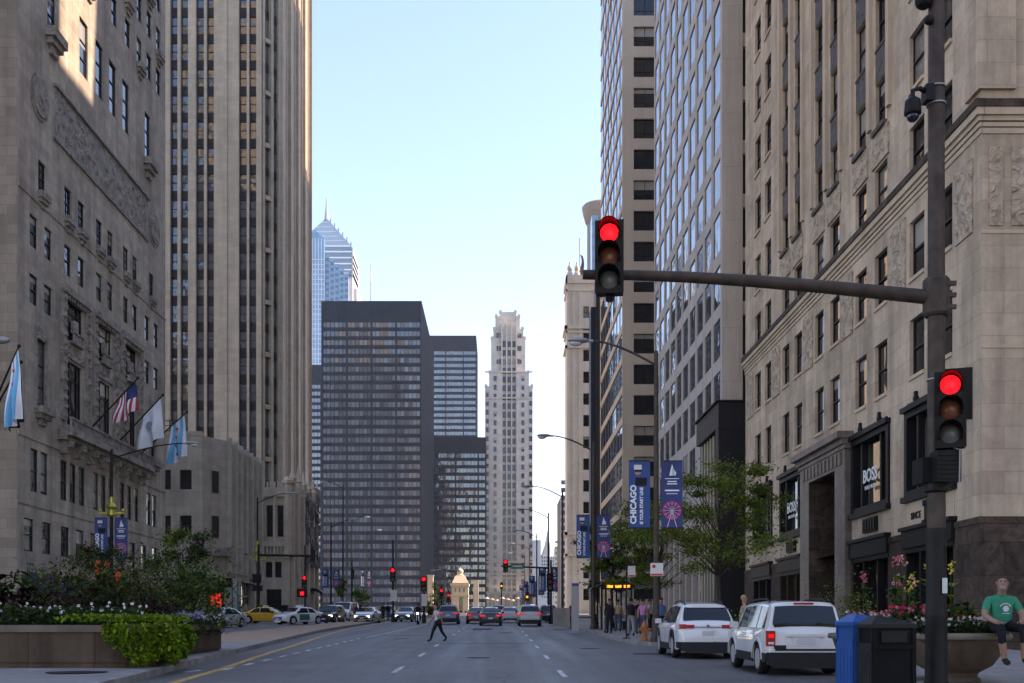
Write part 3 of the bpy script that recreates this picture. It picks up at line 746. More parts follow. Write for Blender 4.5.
# dark narrow tower beyond it
b=Bld('dark_bronze_tower',(15.4,176,3.5),'narrow dark bronze slab tower squeezed between the tan tower and the white terracotta building','building')
b.mb('wall','slab_dk').box(14.55,15.35,174.2,177.6,-1,52.4); b.mb('fin','frame_bronze').box(15.35,15.98,174.0,177.4,-1,57)
for k in range(60): fbox(b.mb('louvre','frame_bronze'),('N',174.0),15.42,15.9,3+k*.88,3.3+k*.88,0,.05)
b.finish()

# ================================================================== white terracotta building, right, far
def build_terracotta():
    Y0=200.0; x0,x1=12.4,30; pn=('N',Y0); ZT=65.2; b=Bld('terracotta_building',(20,210,4),'ornate white terracotta building with cornices and corner finials, far down the right side','building')
    wl=b.mb('wall','terra'); wins=[]
    for i in range(4):
        for k in range(14): wins.append((15.85+i*3.2,6.6+3.95*k,1.05,2.1,'sash'))
    H=grid_holes(b,pn,wins,.3); wall_holes(wl,pn,x0,x1,-1,ZT,H,.3)
    pl=('R',x0); wins=[]
    for i in range(5):
        for k in range(0): pass
    H=grid_holes(b,pl,wins,.3); wall_holes(wl,pl,Y0,206.5,-1,ZT,H,.3)
    wl.quad((x1,Y0,-1),(x1,206.5,-1),(x1,206.5,ZT),(x1,Y0,ZT)); wl.quad((x0,206.5,-1),(x1,206.5,-1),(x1,206.5,ZT),(x0,206.5,ZT)); wl.quad((x0,Y0,ZT),(x1,Y0,ZT),(x1,206.5,ZT),(x0,206.5,ZT))
    cn=b.mb('cornice','terra')
    for z,t,w in((64.2,1.0,.3),(65.2,.5,.2),(62.8,.3,.25),(55.9,.55,.5),(55.2,.4,.25),(52.4,.5,.4),(18.5,.5,.5),(14.6,.45,.4)):
        fbox(cn,pn,x0-w,x1,z,z+t,-.02,w); fbox(cn,pl,Y0-w,206.5,z,z+t,-.02,w)
    for u in(12.55,13.6,14.8,17.5,20.7): fbox(b.mb('pilaster','terra'),pn,u-.22,u+.22,0,62.5,-.02,.18)
    for u,w in ((12.9,.42),(14.2,.42)):
        MB_=MB().mat(M['terra']).lathe([(.55,0),(.55,.5),(.3,.7),(.5,1.2),(.42,1.7),(.15,2.1),(.2,2.3),(.02,2.7)],(u,Y0+.4,65.7),10); MB_.build('finial',b.root,smooth=40)
    fp=MB().mat(M['lampgrey']).tube([(14.9,Y0+3,65.5),(14.9,Y0+3,73.5)],.09,6); fo=fp.build('flagpole',b.root)
    fl=MB().mat(M['flag_dk'])
    for k in range(6):
        a=k/6; fl.quad((14.95+.3*math.sin(a*5),Y0+3,70.5-a*4),(15.5+.25*math.sin(a*4),Y0+3.05,70.2-a*4),(15.5+.25*math.sin((a+.167)*4),Y0+3.05,70.2-(a+.167)*4),(14.95+.3*math.sin((a+.167)*5),Y0+3,70.5-(a+.167)*4))
    fl.build('flag',fo)
    b.finish(70)
M['flag_dk']=plain('dark_flag_cloth',(.09,.07,.09),.8)
build_terracotta()
# saucer-roofed tower and blue glass slab behind
Yf=330.0
b=Bld('saucer_roof_tower',(30,Yf+9,5.2),'far tower with a flared round saucer roof peeking out left of the tan tower','building')
c=(at(603,213,Yf)[0],Yf+6); b.mb('wall','tan_plain').lathe([(4.3,-100+0),(4.3,0)],(c[0],c[1],at(0,207,Yf)[2]),20)
sa=MB().mat(M['tan_plain']).lathe([(4.3,-3.2),(4.8,-2.6),(5.6,.2),(5.9,2.0),(5.5,2.5),(2,2.7)],(c[0],c[1],at(0,207,Yf)[2]),32); sa.build('saucer_roof',b.root,smooth=40)
b.finish()
Yg=300.0
b=Bld('blue_glass_slab',(at(594.5,0,Yg)[0],Yg+2,5.2),'thin pale blue glass slab tower behind the hanging traffic signal','building')
xa,xb=at(592,0,Yg)[0],at(598,0,Yg)[0]; zt=at(0,215,Yg)[2]
b.mb('wall','paleglass').box(xa,xb,Yg,Yg+5,0,zt)
for k in range(34): b.mb('floor_band','frame_grey').box(xa-.05,xb+.05,Yg-.08,Yg,3+3.4*k,3.3+3.4*k)


b.finish()
b=block('cross_street_sun_block','unseen brown block added on the side street to stop the sun, hidden behind the tan shop building','building',38,75,112,150,90,'tan')  # unseen block added to stop sun coming through the cross street
b.finish()
b=block('alley_sun_block','unseen brown block added in the gap behind the tan shop building to limit the sun patch on the hotel','building',19,60,71.7,78.6,78,'tan')  # added out of sight; its height trims the sun patch on the hotel
b.finish()
b=block('rear_sun_block','unseen tan block added behind the tan and glass tower to stop the sun','building',20,60,174,182,118,'tan')  # unseen, added to keep sun off the gothic tower's west face
b.finish()

# unseen blocks added behind the viewpoint, placed and turned to give golden window reflections
for nm,lab,cx_,cy_,w,d,z1,rz in (('reflection_block_west','broad unseen ochre block added behind the viewpoint for golden reflections, west of the tall one',-150,-165,48,40,118,-.6),('reflection_tower','very tall unseen ochre tower added behind the viewpoint for golden reflections',-110,-165,34,30,262,-.6),('reflection_block_east','unseen ochre block added behind the viewpoint for golden reflections, nearest the roadway on the east',-68,-170,44,40,125,-.6),('reflection_block_across','unseen ochre block added behind the viewpoint for reflections, across the roadway from the others',58,-135,60,50,70,0)):
    b=Bld(nm,(cx_,cy_,0),lab,'building'); wl=b.mb('wall','gold_reflector'); wl.obox((cx_,cy_,z1/2-2),w,d,z1+4,rz=rz)
    n=Vector((-math.sin(rz),math.cos(rz),0)); t=Vector((math.cos(rz),math.sin(rz),0)); g=b.mb('window_strip','pane'); z=5
    while z<z1-3: c=Vector((cx_,cy_,z))+n*(d/2+.05); g.obox(c,w-4,.1,1.5,rz=rz); z+=4.4
    p=b.mb('pier','gold_reflector'); q=-w/2+.8
    while q<w/2: c=Vector((cx_,cy_,z1/2-2))+n*(d/2+.15)+t*q; p.obox(c,1.8,.5,z1+4,rz=rz); q+=4.6
    b.finish()
b=block('side_street_sun_block','broad unseen brown block added across the side street to shade the foreground, outside the frame','building',78,110,-25,62,125,'tan'); b.finish()  # added outside the frame to keep the foreground planters in shade
b=block('rear_reflection_block','unseen tan block added behind the gothic skyscraper to darken shop window reflections, hidden from the front','building',-82,-41,182,232,125,'tan'); b.finish()  # unseen; added so the shop windows reflect stone instead of bright sky
# ================================================================== left: grey limestone hotel
def build_hotel():
    X=-27.0; pl=('L',X); b=Bld('grey_limestone_hotel',(-40,75,1.3),'grey limestone hotel with a carved frieze, roundels and three tall ornate bays','building')
    Y0,Y1=61.7,89.0; ZT=88; wl=b.mb('wall','lime_l'); wins=[]; rl=b.mb('carving','relief_l'); sl=b.mb('balconette','relief_l')
    def bal(u,v,w=1.5,h=.75,pr=.35):
        fbox(sl,pl,u-w/2,u+w/2,v-h*.45,v,-.02,pr); fbox(sl,pl,u-w*.4,u+w*.4,v-h*.75,v-h*.45,-.02,pr*.7); fbox(sl,pl,u-w*.22,u+w*.22,v-h*1.15,v-h*.75,-.02,pr*.4)
    mid=[68.9,71.1,74.3,76.4,79.6,81.6]
    for u in [63.85,65.9]+mid+[84.4,86.6]: wins.append((u,23.6,.95,1.85,'sash'))
    for u in (63.85,65.9,84.4,86.6): wins.append((u,20.3,1.0,1.7,'sash'))
    for u in [65.0]+mid+[85.5]:
        wins.append((u,27.2,.95,1.85,'six')); bal(u,27.2,1.25,.8,.3)
    for u in (71.5,74.3,76.9,79.6): wins.append((u,37.4,1.2,3.6,'sashlow'))
    for u in (66.4,84.5): wins.append((u,37.4,1.1,3.6,'sashlow')); bal(u,37.4,2.0,1.2,.6)
    for k in range(5):
        for j,u in enumerate((64.6,67.2,69.8,72.4,77.2,80.0,82.6,84.9,87.2)):
            z=43.8+3.3*k; wins.append((u,z,1.0,1.95,'sash'))
            if (j+k)%3==0: bal(u,z,1.4,.9,.35)
    for u in (63.2,65.7,68.5,70.9,73.4,75.9,78.6,81.1,83.7,86.3): wins.append((u,5.95,1.2,1.9,'sash'))
    for u in (63.95,65.35,68.3,69.75,71.25,73.7,75.15,76.6,78.9,80.4,81.95,84.85,86.2): wins.append((u,9.45,.95,2.5,'bronze'))
    for u in (64.8,85.7): wins.append((u,14.5,1.15,4.0,'sashlow')); bal(u,14.5,1.9,.9,.55); fbox(rl,pl,u-.85,u+.85,18.5,19.2,-.02,.1)
    for u in (64.8,85.7):
        for s in(-.72,.72): fbox(rl,pl,u+s-.12,u+s+.12,14.5,18.5,-.02,.08)
    for u in (69.95,75.25,80.55): wins.append((u,14.3,2.0,4.0,'shop')); wins.append((u,19.6,2.3,2.5,'shop'))
    wins=[(w[0],w[1],w[2]*1.18)+tuple(w[3:]) for w in wins]
    H=grid_holes(b,pl,wins,.15)
    H=[(h[0],h[1],h[2],h[3],.18) for h in H]
    shops=[(64.6,3.4),(70,3.6),(75.3,3.6),(80.6,3.6),(85.6,3.2)]
    SH=[(u-w/2,u+w/2,1.2,4.6,.6) for u,w in shops]
    wall_holes(wl,pl,Y0,Y1,-1,ZT,H+SH,.28)
    for u,w in shops:
        f=MB().mat(M['pane']); f.quad(W(pl,u-w/2,1.2,-.55),W(pl,u+w/2,1.2,-.55),W(pl,u+w/2,4.6,-.55),W(pl,u-w/2,4.6,-.55)); so=f.build('shopfront',b.root)
        a=MB().mat(M['awning_dk']); a.quad(W(pl,u-w/2-.1,4.75,.05),W(pl,u+w/2+.1,4.75,.05),W(pl,u+w/2+.1,3.7,1.2),W(pl,u-w/2-.1,3.7,1.2)); a.quad(W(pl,u-w/2-.1,3.7,1.2),W(pl,u+w/2+.1,3.7,1.2),W(pl,u+w/2+.1,3.45,1.2),W(pl,u-w/2-.1,3.45,1.2))
        for s in(-1,1): a.quad(W(pl,u+s*(w/2+.1),4.75,.05),W(pl,u+s*(w/2+.1),3.7,1.2),W(pl,u+s*(w/2+.1),3.45,1.2),W(pl,u+s*(w/2+.1),3.45,.05))
        a.build('awning',so)
    # the three tall bays: jamb strips, lintels, small balcony and pierced spandrel
    for u in (69.95,75.25,80.55):
        for s in(-1.95,1.95): fbox(rl,pl,u+s-.28,u+s+.28,14.4,22.5,-.02,.22)
        for s in(-1.95,1.95):
            for k in range(14): fbox(rl,pl,u+s-.2,u+s+.2,14.6+k*.56,14.85+k*.56,.22,.30)
        fbox(rl,pl,u-2.25,u+2.25,22.3,22.75,-.02,.35)
        for k in range(9): fbox(rl,pl,u-1.9+k*.45,u-1.7+k*.45,22.05,22.3,-.02,.25)
        fbox(rl,pl,u-1.5,u+1.5,18.45,18.75,-.02,.14)
        for k in range(3): fbox(rl,pl,u-1.0+k*.72,u-.5+k*.72,18.85,19.3,-.02,.09)
        bm=b.mb('inner_balcony','relief_l'); fbox(bm,pl,u-.9,u+.9,19.45,19.6,-.2,.32)
        for k in range(7): fbox(bm,pl,u-.8+k*.25,u-.7+k*.25,19.6,20.1,.2,.3)
        fbox(bm,pl,u-.9,u+.9,20.1,20.2,.16,.34)
        fbox(rl,pl,u-.35,u+.35,20.2,21.0,-.1,.15)
    # long balcony
    bm=b.mb('balcony','relief_l'); fbox(bm,pl,67.2,83.3,13.35,13.75,-.02,.95); fbox(bm,pl,67.2,83.3,13.1,13.35,-.02,.6)
    for k in range(54): u=67.3+k*.3; fbox(bm,pl,u-.06,u+.06,13.75,14.35,.78,.88)
    fbox(bm,pl,67.2,83.3,14.35,14.47,.74,.93)
    for k in range(8): u=67.8+k*2.12; fbox(bm,pl,u-.22,u+.22,12.3,13.1,-.02,.45); fbox(bm,pl,u-.15,u+.15,12.7,13.1,.45,.8)
    # string courses
    for z,h,w in((20.0,.12,.05),(26.4,.14,.06),(12.45,.16,.07),(8.6,.1,.05)): 
        if z!=20.0: fbox(b.mb('string_course','lime_l'),pl,Y0,(Y1 if z!=12.45 else Y1),z,z+h,-.02,w)
    # frieze
    fr=MB().mat(M['relief_fr']); fbox(fr,pl,66.8,84.4,31.35,34.4,-.02,.06)
    fr.mat(M['relief_l']); fbox(fr,pl,66.6,84.6,34.4,34.55,-.02,.22); fbox(fr,pl,66.6,84.6,31.2,31.35,-.02,.12); 
    rnd=random.Random(3)
    u=67.1
    while u<84.0:      # standing figures and horses as low carving
        w=rnd.uniform(.4,1.5); h=rnd.uniform(1.3,2.6); c=W(pl,u+w/2,31.4+h*.5,.03)
        fr.sphere(c,1,.07,w*.62,h*.5*rnd.uniform(.8,1),10,6)
        if rnd.random()<.8: fr.sphere(W(pl,u+w/2+rnd.uniform(-.1,.1),31.4+h+.1,.05),.2,.6,1,1,8,5)
        if rnd.random()<.5: fr.sphere(W(pl,u+w/2+.4,32.6,.03),1,.1,.5,.25,8,5)
        u+=w*.75+rnd.uniform(.0,.2)
    fr.build('carved_frieze',b.root)
    for u,z in ((64.6,32.7),(86.1,32.7)):
        r=MB().mat(M['relief_l'])
        for R,w in((1.35,.06),(1.1,.14),(.95,.08),(.62,.16),(.5,.1),(.25,.22)): r.lathe([(R,-.02),(R,w),(R*.9,w)],W(pl,u,z,0),26,'X')
        r.build('roundel',b.root)
    # north end wall and returns
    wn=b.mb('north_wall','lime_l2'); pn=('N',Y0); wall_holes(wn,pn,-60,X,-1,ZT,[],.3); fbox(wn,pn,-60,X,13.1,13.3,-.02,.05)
    wl.quad((-60,Y1,-1),(X,Y1,-1),(X,Y1,ZT),(-60,Y1,ZT)); wl.quad((-60,Y0,ZT),(X,Y0,ZT),(X,Y1,ZT),(-60,Y1,ZT)); wl.quad((-60,Y0,-1),(-60,Y1,-1),(-60,Y1,ZT),(-60,Y0,ZT))
    b.mb('plinth','granite'); fbox(b.mb('plinth','granite'),('N',Y0),-60,X+.05,-1,3.6,-.02,.05); 
    # wall lanterns glowing by the low windows
    b.finish(100)
M['awning_dk']=plain('dark_blue_awning',(.02,.028,.04),.8)
M['relief_fr']=relief('carved_frieze_stone',(.31,.285,.255),1.3,1.0)
build_hotel()

# ================================================================== left: low stone annex
def build_annex():
    X=-27.0; ZT=20.1; b=Bld('stone_annex',(-33,114,2.2),'low limestone annex with narrow windows between the grey hotel and the gothic skyscraper','building')
    wl=b.mb('wall','annex'); Yn=106.0; Yc=109.2; Xc=-28.6; Y1=124.6
    pn=('N',Yn); wins=[(-31.1+0,14.6,.95,2.0,'bronze'),(-31.1,10.1,.95,2.0,'bronze')]
    wins=[]
    for u in(-32.1,-29.9+.1,-34.9):
        pass
    for u in(-30.2,-32.2,-34.4): 
        for z in(14.9,10.5): wins.append((u,z,1.15,1.9,'bronze',0))
    H=grid_holes(b,pn,wins,.3)
    wall_holes(wl,pn,-45,Xc,-1,ZT,H+[(-33.6,-29.0,2.2,6.1,.7)],.3)
    # corner: set-back bay between the two faces
    wl.quad((Xc,Yn,-1),(X,Yc,-1),(X,Yc,ZT),(Xc,Yn,ZT))
    for z in(14.9,10.5):
        f=MB().mat(M['frame_dk']); d=Vector((1.6,3.2,0)).normalized(); n=Vector((d.y,-d.x,0)); c=Vector(((Xc+X)/2,(Yn+Yc)/2,0))
        for s,mt in((.62,'relief_l'),(.48,'pane')):
            f.mat(M[mt]); q=[c-d*s+n*(.05 if mt=='relief_l' else .09),c+d*s+n*(.05 if mt=='relief_l' else .09)]
            f.quad((q[0].x,q[0].y,z-.1),(q[1].x,q[1].y,z-.1),(q[1].x,q[1].y,z+2),(q[0].x,q[0].y,z+2))
        f.build('corner_window',b.root)
    c=MB().mat(M['relief_l']).prism([(Xc-.3,Yn-.5),(X+.5,Yn+2.2),(X+.5,Yc+.2),(Xc-.3,Yn+.1)],8.6,9.5); c.build('corner_balcony',b.root)
    pl=('L',X); wins=[]
    for i in range(6):
        for z in(14.5,9.7): wins.append((110.7+i*2.42,z,.95,2.6,'bronze',0))
    H=grid_holes(b,pl,wins,.35); wall_holes(wl,pl,Yc,Y1,-1,ZT,H+[(111.2,114.2,2.1,6.4,.5),(115.2,121.6,2.1,6.4,.8)],.35)
    for i in range(7): fbox(b.mb('buttress','annex'),pl,109.5+i*2.42-.32,109.5+i*2.42+.32,7.0,ZT+.35,-.02,.38)
    bl=MB().mat(M['blue_panel']); fbox(bl,pl,111.2,112.9,2.1,6.4,-.3,.1); bl.build('blue_banner_panel',b.root)
    g=b.mb('shop_glass','pane'); g.quad(W(pl,112.9,2.1,-.4),W(pl,114.2,2.1,-.4),W(pl,114.2,6.4,-.4),W(pl,112.9,6.4,-.4)); g.quad(W(pl,115.2,2.1,-.7),W(pl,121.6,2.1,-.7),W(pl,121.6,6.4,-.7),W(pl,115.2,6.4,-.7))
    gg=b.mb('transom','frame_grey')
    for q in range(7): fbox(gg,pl,115.2+q*1.06,115.3+q*1.06,5.0,6.4,-.6,-.5)
    fbox(gg,pl,115.2,121.6,4.9,5.05,-.65,-.5)
    d=Vector((1.6,3.2,0)).normalized(); n=Vector((d.y,-d.x,0)); c=Vector(((Xc+X)/2,(Yn+Yc)/2,0)); an=math.atan2(d.y,d.x)
    k=MB().mat(M['black']); k.obox((c.x+n.x*.06,c.y+n.y*.06,4.4),2.5,.1,4.2,rz=an); k.obox((c.x+n.x*.5,c.y+n.y*.5,6.0),2.6,1.0,.9,rz=an); k.build('corner_entrance',b.root)
    rs=MB().mat(M['red_sign']); rs.obox((c.x+n.x*.13,c.y+n.y*.13,4.3),1.5,.05,1.3,rz=an); rs.build('red_lit_window',b.root)
    k=MB().mat(M['black']); k.quad(W(pn,-33.6,2.2,-.65),W(pn,-29.0,2.2,-.65),W(pn,-29.0,6.1,-.65),W(pn,-33.6,6.1,-.65)); fbox(k,pn,-31.9,-29.2,4.4,5.3,-.2,.5)
    for q in range(4): fbox(k,pn,-31.5+q*.62,-31.45+q*.62,2.6,3.9,-.34,-.3)
    k.build('entrance_canopy',b.root)
    wl.quad((-45,Yn,ZT),(Xc,Yn,ZT),(X,Yc,ZT),(X,Y1,ZT)); wl.quad((-45,Yn,ZT),(X,Y1,ZT),(-45,Y1,ZT)); wl.quad((-45,Y1,-1),(X,Y1,-1),(X,Y1,ZT),(-45,Y1,ZT)); 
    fbox(b.mb('parapet','annex'),pn,-45,Xc,ZT,ZT+.4,-.5,.06)
    # roof terrace railing
    r=MB().mat(M['black'])
    for z in(.5,1.0,1.5): r.box(-36,-30.5,106.4,106.5,ZT+z,ZT+z+.06)
    for q in range(5): r.box(-36+q*1.37,-35.92+q*1.37,106.4,106.5,ZT,ZT+1.55)
    r.build('roof_railing',b.root)
    b.finish()
M['blue_panel']=plain('blue_panel',(.03,.13,.20),.5,noise=.4,scale=.8)
M['red_sign']=plain('red_lit_display',(.7,.03,.02),.5,emit=((1,.05,.03),.22),noise=.5,scale=2)
build_annex()

# ================================================================== left: gothic skyscraper
def build_gothic():
    b=Bld('gothic_skyscraper',(-38,160,3),'gothic limestone skyscraper with tall unbroken piers and a carved base, left side beyond the annex','building')
    ZT=112; Yn=150.0; pn=('N',Yn); P=lambda p: at(p,0,Yn)[0]; fl=3.575
    pr=b.mb('pier','trib'); sp=b.mb('spandrel','trib_dk')
    z0=1.55
    def col(pa,pb):       # window column between two pixels of the north face
        a,c=P(pa),P(pb)
        for k in range(0,30):
            top=1.55+(628-(16.5+26.2*k))*Yn/F   # window top measured floor by floor
            pass
        return (a,c)
    bays=[(171,178.2),(181.2,189),(196.6,204.6),(207.3,215),(239.5,247.2),(249.6,257)]
    piers=[(150,171,.5),(178.2,181.2,.35),(189,196.6,.5),(204.6,207.3,.35),(215,228,.6),(228,239.5,.45),(247.2,249.6,.3),(257,262,.5)]
    top0=1.55+(628-16.5)*Yn/F+fl*7
    for a,c,w in piers: fbox(pr,pn,P(a),P(c),-1,ZT,-.6,w)
    fbox(pr,pn,P(40),P(150),-1,ZT,-.6,.3)
    for a,c in bays:
        u=(P(a)+P(c))/2; w=P(c)-P(a)
        k=0
        while True:
            t=top0-fl*k
            if t<8: break
            b.win(pn,u,t-2.35,w,2.35,'gothic',.25,random.choice((0,0,0,0,3)) if t<52 else 0)
            fbox(sp,pn,P(a),P(c),t,t+fl-2.35,-.3,-.12)
            k+=1
    # chamfered corner and west face
    A=Vector((P(262),Yn,0)); B=Vector((-30.5,152.7,0)); d=(B-A); L=d.length; d.normalize(); n=Vector((d.y,-d.x,0))
    def cham(mb,s0,s1,z0,z1,w0,w1):
        c=A+d*(s0+s1)/2*1+n*(w0+w1)/2; mb.obox((c.x,c.y,(z0+z1)/2),s1-s0,w1-w0,z1-z0,rz=math.atan2(d.y,d.x))
    cham(pr,0,L*.12,-1,ZT,-.6,.2); cham(pr,L*.44,L*.58,-1,ZT,-.6,.3); cham(pr,L*.88,L,-1,ZT,-.6,.25)
    k=0
    while top0-fl*k>20:
        t=top0-fl*k
        for s in(.12,.58):
            g=b.mb('bay_glazing','skyglass2'); a=A+d*L*s-n*.15; c=A+d*L*(s+.30)-n*.15
            g.quad((a.x,a.y,t-2.35),(c.x,c.y,t-2.35),(c.x,c.y,t),(a.x,a.y,t))
            cham(sp,L*s,L*(s+.3),t,t+fl-2.35,-.3,-.1)
            if k%2==0 and s<.3: cham(b.mb('carved_balcony','trib'),L*s,L*(s+.3),t+.2,t+.8,-.1,.35)
        k+=1
    pl=('L',-30.5); Y0=152.7; Y1=176.5
    wl=b.mb('west_wall','trib'); u=Y0; i=0
    wl.quad(W(pl,Y0,-1,-.5),W(pl,Y1,-1,-.5),W(pl,Y1,ZT,-.5),W(pl,Y0,ZT,-.5))
    while u<Y1-.5:
        w=(1.5,.45,.45,.45)[i%4] ; fbox(pr,pl,u,u+w,-1,ZT,-.5,(.55,.22,.22,.22)[i%4]); 
        if i%4!=3: fbox(b.mb('dark_strip','trib_dk'),pl,u+w+.02,u+w+(.62),20,ZT,-.48,-.3)
        u+=w+.75; i+=1
    wl.quad((P(262),Yn+.6,-1),(-60,Yn+.6,-1),(-60,Yn+.6,ZT),(P(262),Yn+.6,ZT))
    wl.quad((-60,Yn,ZT),(P(262),Yn,ZT),(-30.5,152.7,ZT),(-30.5,Y1,ZT)); wl.quad((-60,Yn,ZT),(-30.5,Y1,ZT),(-60,Y1,ZT)); wl.quad((-60,Y1,-1),(-30,Y1,-1),(-30,Y1,ZT),(-60,Y1,ZT))
    # -------- carved base block in front, over the shops
    pb=('N',132.0); x0,x1=-28.9,-25.1; zb=18.2; ba=b.mb('base_block','trib'); wins=[]
    hs=[(-27.9,-27.15,12.5,16.3),(-26.6,-25.85,12.5,16.3),(-28.0,-27.2,7.6,9.5),(-26.9,-26.1,7.6,9.5),(-27.9,-26.1,3.9,6.2),(-28.6,-25.6,2.2,3.5)]
    for h in hs[:5]: b.win(pb,(h[0]+h[1])/2,h[2],h[1]-h[0],h[3]-h[2],'bronze',.35,0)
    wall_holes(ba,pb,-31.5,x1,-1,zb,[h+(.4,) for h in hs],.4)
    g=b.mb('shop_glass','pane'); g.quad(W(pb,-28.6,2.2,-.38),W(pb,-25.6,2.2,-.38),W(pb,-25.6,3.5,-.38),W(pb,-28.6,3.5,-.38))
    fbox(b.mb('shop_canopy','black'),pb,-28.9,-25.3,3.5,4.3,-.02,.5)
    pw=('L',x1); hs=[]
    for i,u in enumerate((134.6,138.2,141.8,145.4,149)):
        hs.append((u-.7,u+.7,8,15.5)); b.win(pw,u,8,1.4,7.5,'sashlow',.35,0); hs.append((u-.6,u+.6,4.6,6.8)); b.win(pw,u,4.6,1.2,2.2,'bronze',.35,0)
    wall_holes(ba,pw,132,151,-1,zb,[h+(.4,) for h in hs],.4)
    ba.quad((-31.5,132,zb),(x1,132,zb),(x1,151,zb),(-31.5,151,zb)); ba.quad((-31.5,132,-1),(-31.5,151,-1),(-31.5,151,zb),(-31.5,132,zb)); ba.quad((-31.5,151,-1),(x1,151,-1),(x1,151,zb),(-31.5,151,zb))
    tr=b.mb('tracery','trib')
    for u,w in((-28.6,.5),(-26.88,.26),(-25.4,.55)): fbox(tr,pb,u-w/2,u+w/2,9.9,zb+.2,-.02,.35)
    fbox(tr,pb,-28.9,-25.1,11.3,11.9,-.02,.4); fbox(tr,pb,-28.9,-25.1,zb-.9,zb+.2,-.02,.3)
    for k in range(9): fbox(tr,pb,-28.7+k*.42,-28.5+k*.42,zb+.2,zb+.9,-.1,.15); fbox(tr,pb,-28.7+k*.42,-28.52+k*.42,10.2,11.3,-.02,.3)
    for k in range(24): u=132.2+k*.8; fbox(tr,pw,u,u+.35,zb+.2,zb+.95,-.1,.12)
    for u in (132.9,136.4,140,143.6,147.2,150.6):
        fbox(tr,pw,u-.32,u+.32,-1,zb+.2,-.02,.4)
        b.mb('pinnacle','trib').lathe([(.42,0),(.42,1.3),(.55,1.4),(.3,1.9),(.02,3.4)],(x1+.2,u,zb),6)
    b.mb('corner_turret','trib').lathe([(.62,-8),(.62,.6),(.8,.7),(.8,1.1),(.6,1.2),(.45,1.5)],(x1-.2,132.2,zb),8)
    b.mb('corner_turret','trib').lathe([(.45,-8),(.45,.6),(.6,.7),(.6,1.0),(.3,1.5)],(-28.9,132.1,zb),8)
    # dark carved screen over the main doorway
    sc=b.mb('carved_screen','relief_trib')
    rnd=random.Random(5)
    for k in range(46):
        u=rnd.uniform(140.5,150.8); z=rnd.uniform(9.5,19.5); s=rnd.uniform(.3,.7); fbox(sc,pw,u-s/2,u+s/2,z,z+rnd.uniform(.5,1.6),-.02,rnd.uniform(.35,.95))
    b.finish(100)
M['relief_trib']=relief('gothic_carving',(.20,.17,.145),3.0,1.0)
M['skyglass2']=glass('greenish_bay_glass',(.05,.075,.065),.04,2.0,.1,cells=(1.1,3.57),contrast=.9)
build_gothic()

# ================================================================== office slabs in the distance
def slab(name,label,pxl,pxr,ptop,Y,depth,floor,mull,mech,gm,mt='slab_dk',ybot=600):
    xl,_,zt=at(pxl,ptop,Y); xr=at(pxr,ptop,Y)[0]
    b=Bld(name,((xl+xr)/2,Y+depth/2,5.2),label,'building')
    pn=('N',Y); b.mb('core',mt).box(xl+.3,xr-.3,Y+.3,Y+depth-.3,0,zt-.4)
    fbox(b.mb('roof_band',mt),pn,xl,xr,zt-mech,zt,-.3,.15); pr=('L',xr)
    fbox(b.mb('roof_band',mt),pr,Y,Y+depth,zt-mech,zt,-.3,.15)
    n=int((zt-mech-4)/floor); 
    for k in range(n):
        z1=zt-mech-k*floor; z0=z1-floor*.56
        g=MB().mat(M[gm]); g.quad(W(pn,xl,z0),W(pn,xr,z0),W(pn,xr,z1),W(pn,xl,z1)); g.quad(W(pr,Y,z0),W(pr,Y+depth,z0),W(pr,Y+depth,z1),W(pr,Y,z1)); g.build('window_strip',b.root)
        fbox(b.mb('spandrel',mt),pn,xl,xr,z1-floor,z0,-.2,.10); fbox(b.mb('spandrel',mt),pr,Y,Y+depth,z1-floor,z0,-.2,.10)
    m=b.mb('mullion',mt); q=xl
    while q<xr+.01: fbox(m,pn,q-.06,q+.06,0,zt-.1,.05,.25); q+=mull
    q=Y
    while q<Y+depth: fbox(m,pr,q-.09,q+.09,0,zt-.1,.05,.32); q+=mull
    for q in range(0,int((xr-xl)/(mull*6))+1): fbox(b.mb('column',mt),pn,xl+q*mull*6-.3,xl+q*mull*6+.3,0,zt-.1,.0,.5)
    b.finish(); return b
M['og1']=glass('office_glass_blue_grey',(.075,.092,.112),.06,1.8,.05,cells=(1.38,2.98),contrast=1.0)
M['og2']=glass('office_glass_dark',(.035,.045,.06),.05,2.1,.05,cells=(1.5,2.96),contrast=1.0)
M['og3']=glass('office_glass_pale',(.06,.08,.10),.06,2.3,.05,cells=(1.5,3.15),contrast=.7)
slab('dark_office_slab','large dark bronze glass office slab with fine mullions filling the middle left distance',322.3,420.9,301,370,68,2.98,1.38,7.2,'og1')
slab('grey_office_tower','taller grey office tower with pale window strips, top just right of the large dark slab',428,475.7,335.6,560,40,3.15,1.5,8.0,'og3')
slab('low_dark_office_block','lower dark office block left of the slim stone skyscraper',433,485,437.2,438,26,2.96,1.5,6.5,'og2')
slab('far_dark_slab','narrow dark slab seen between the gothic skyscraper and the large dark office slab',300,326,365,500,30,3.1,1.6,9,'og3')
# radio mast seen over the slab
b=Bld('radio_mast',(at(371,300,900)[0],900,5.2),'thin white radio mast rising above the large dark slab','mast')
b.mb('mast','lampgrey').tube([(at(371,0,900)[0],900,200),(at(371,0,900)[0],900,at(371,263,900)[2])],[.9,.35],6); b.mb('antenna','white').tube([(at(371,0,900)[0],900,at(371,283,900)[2]),(at(371,0,900)[0],900,at(371,272,900)[2])],[1.0,.8],6)
b.finish()

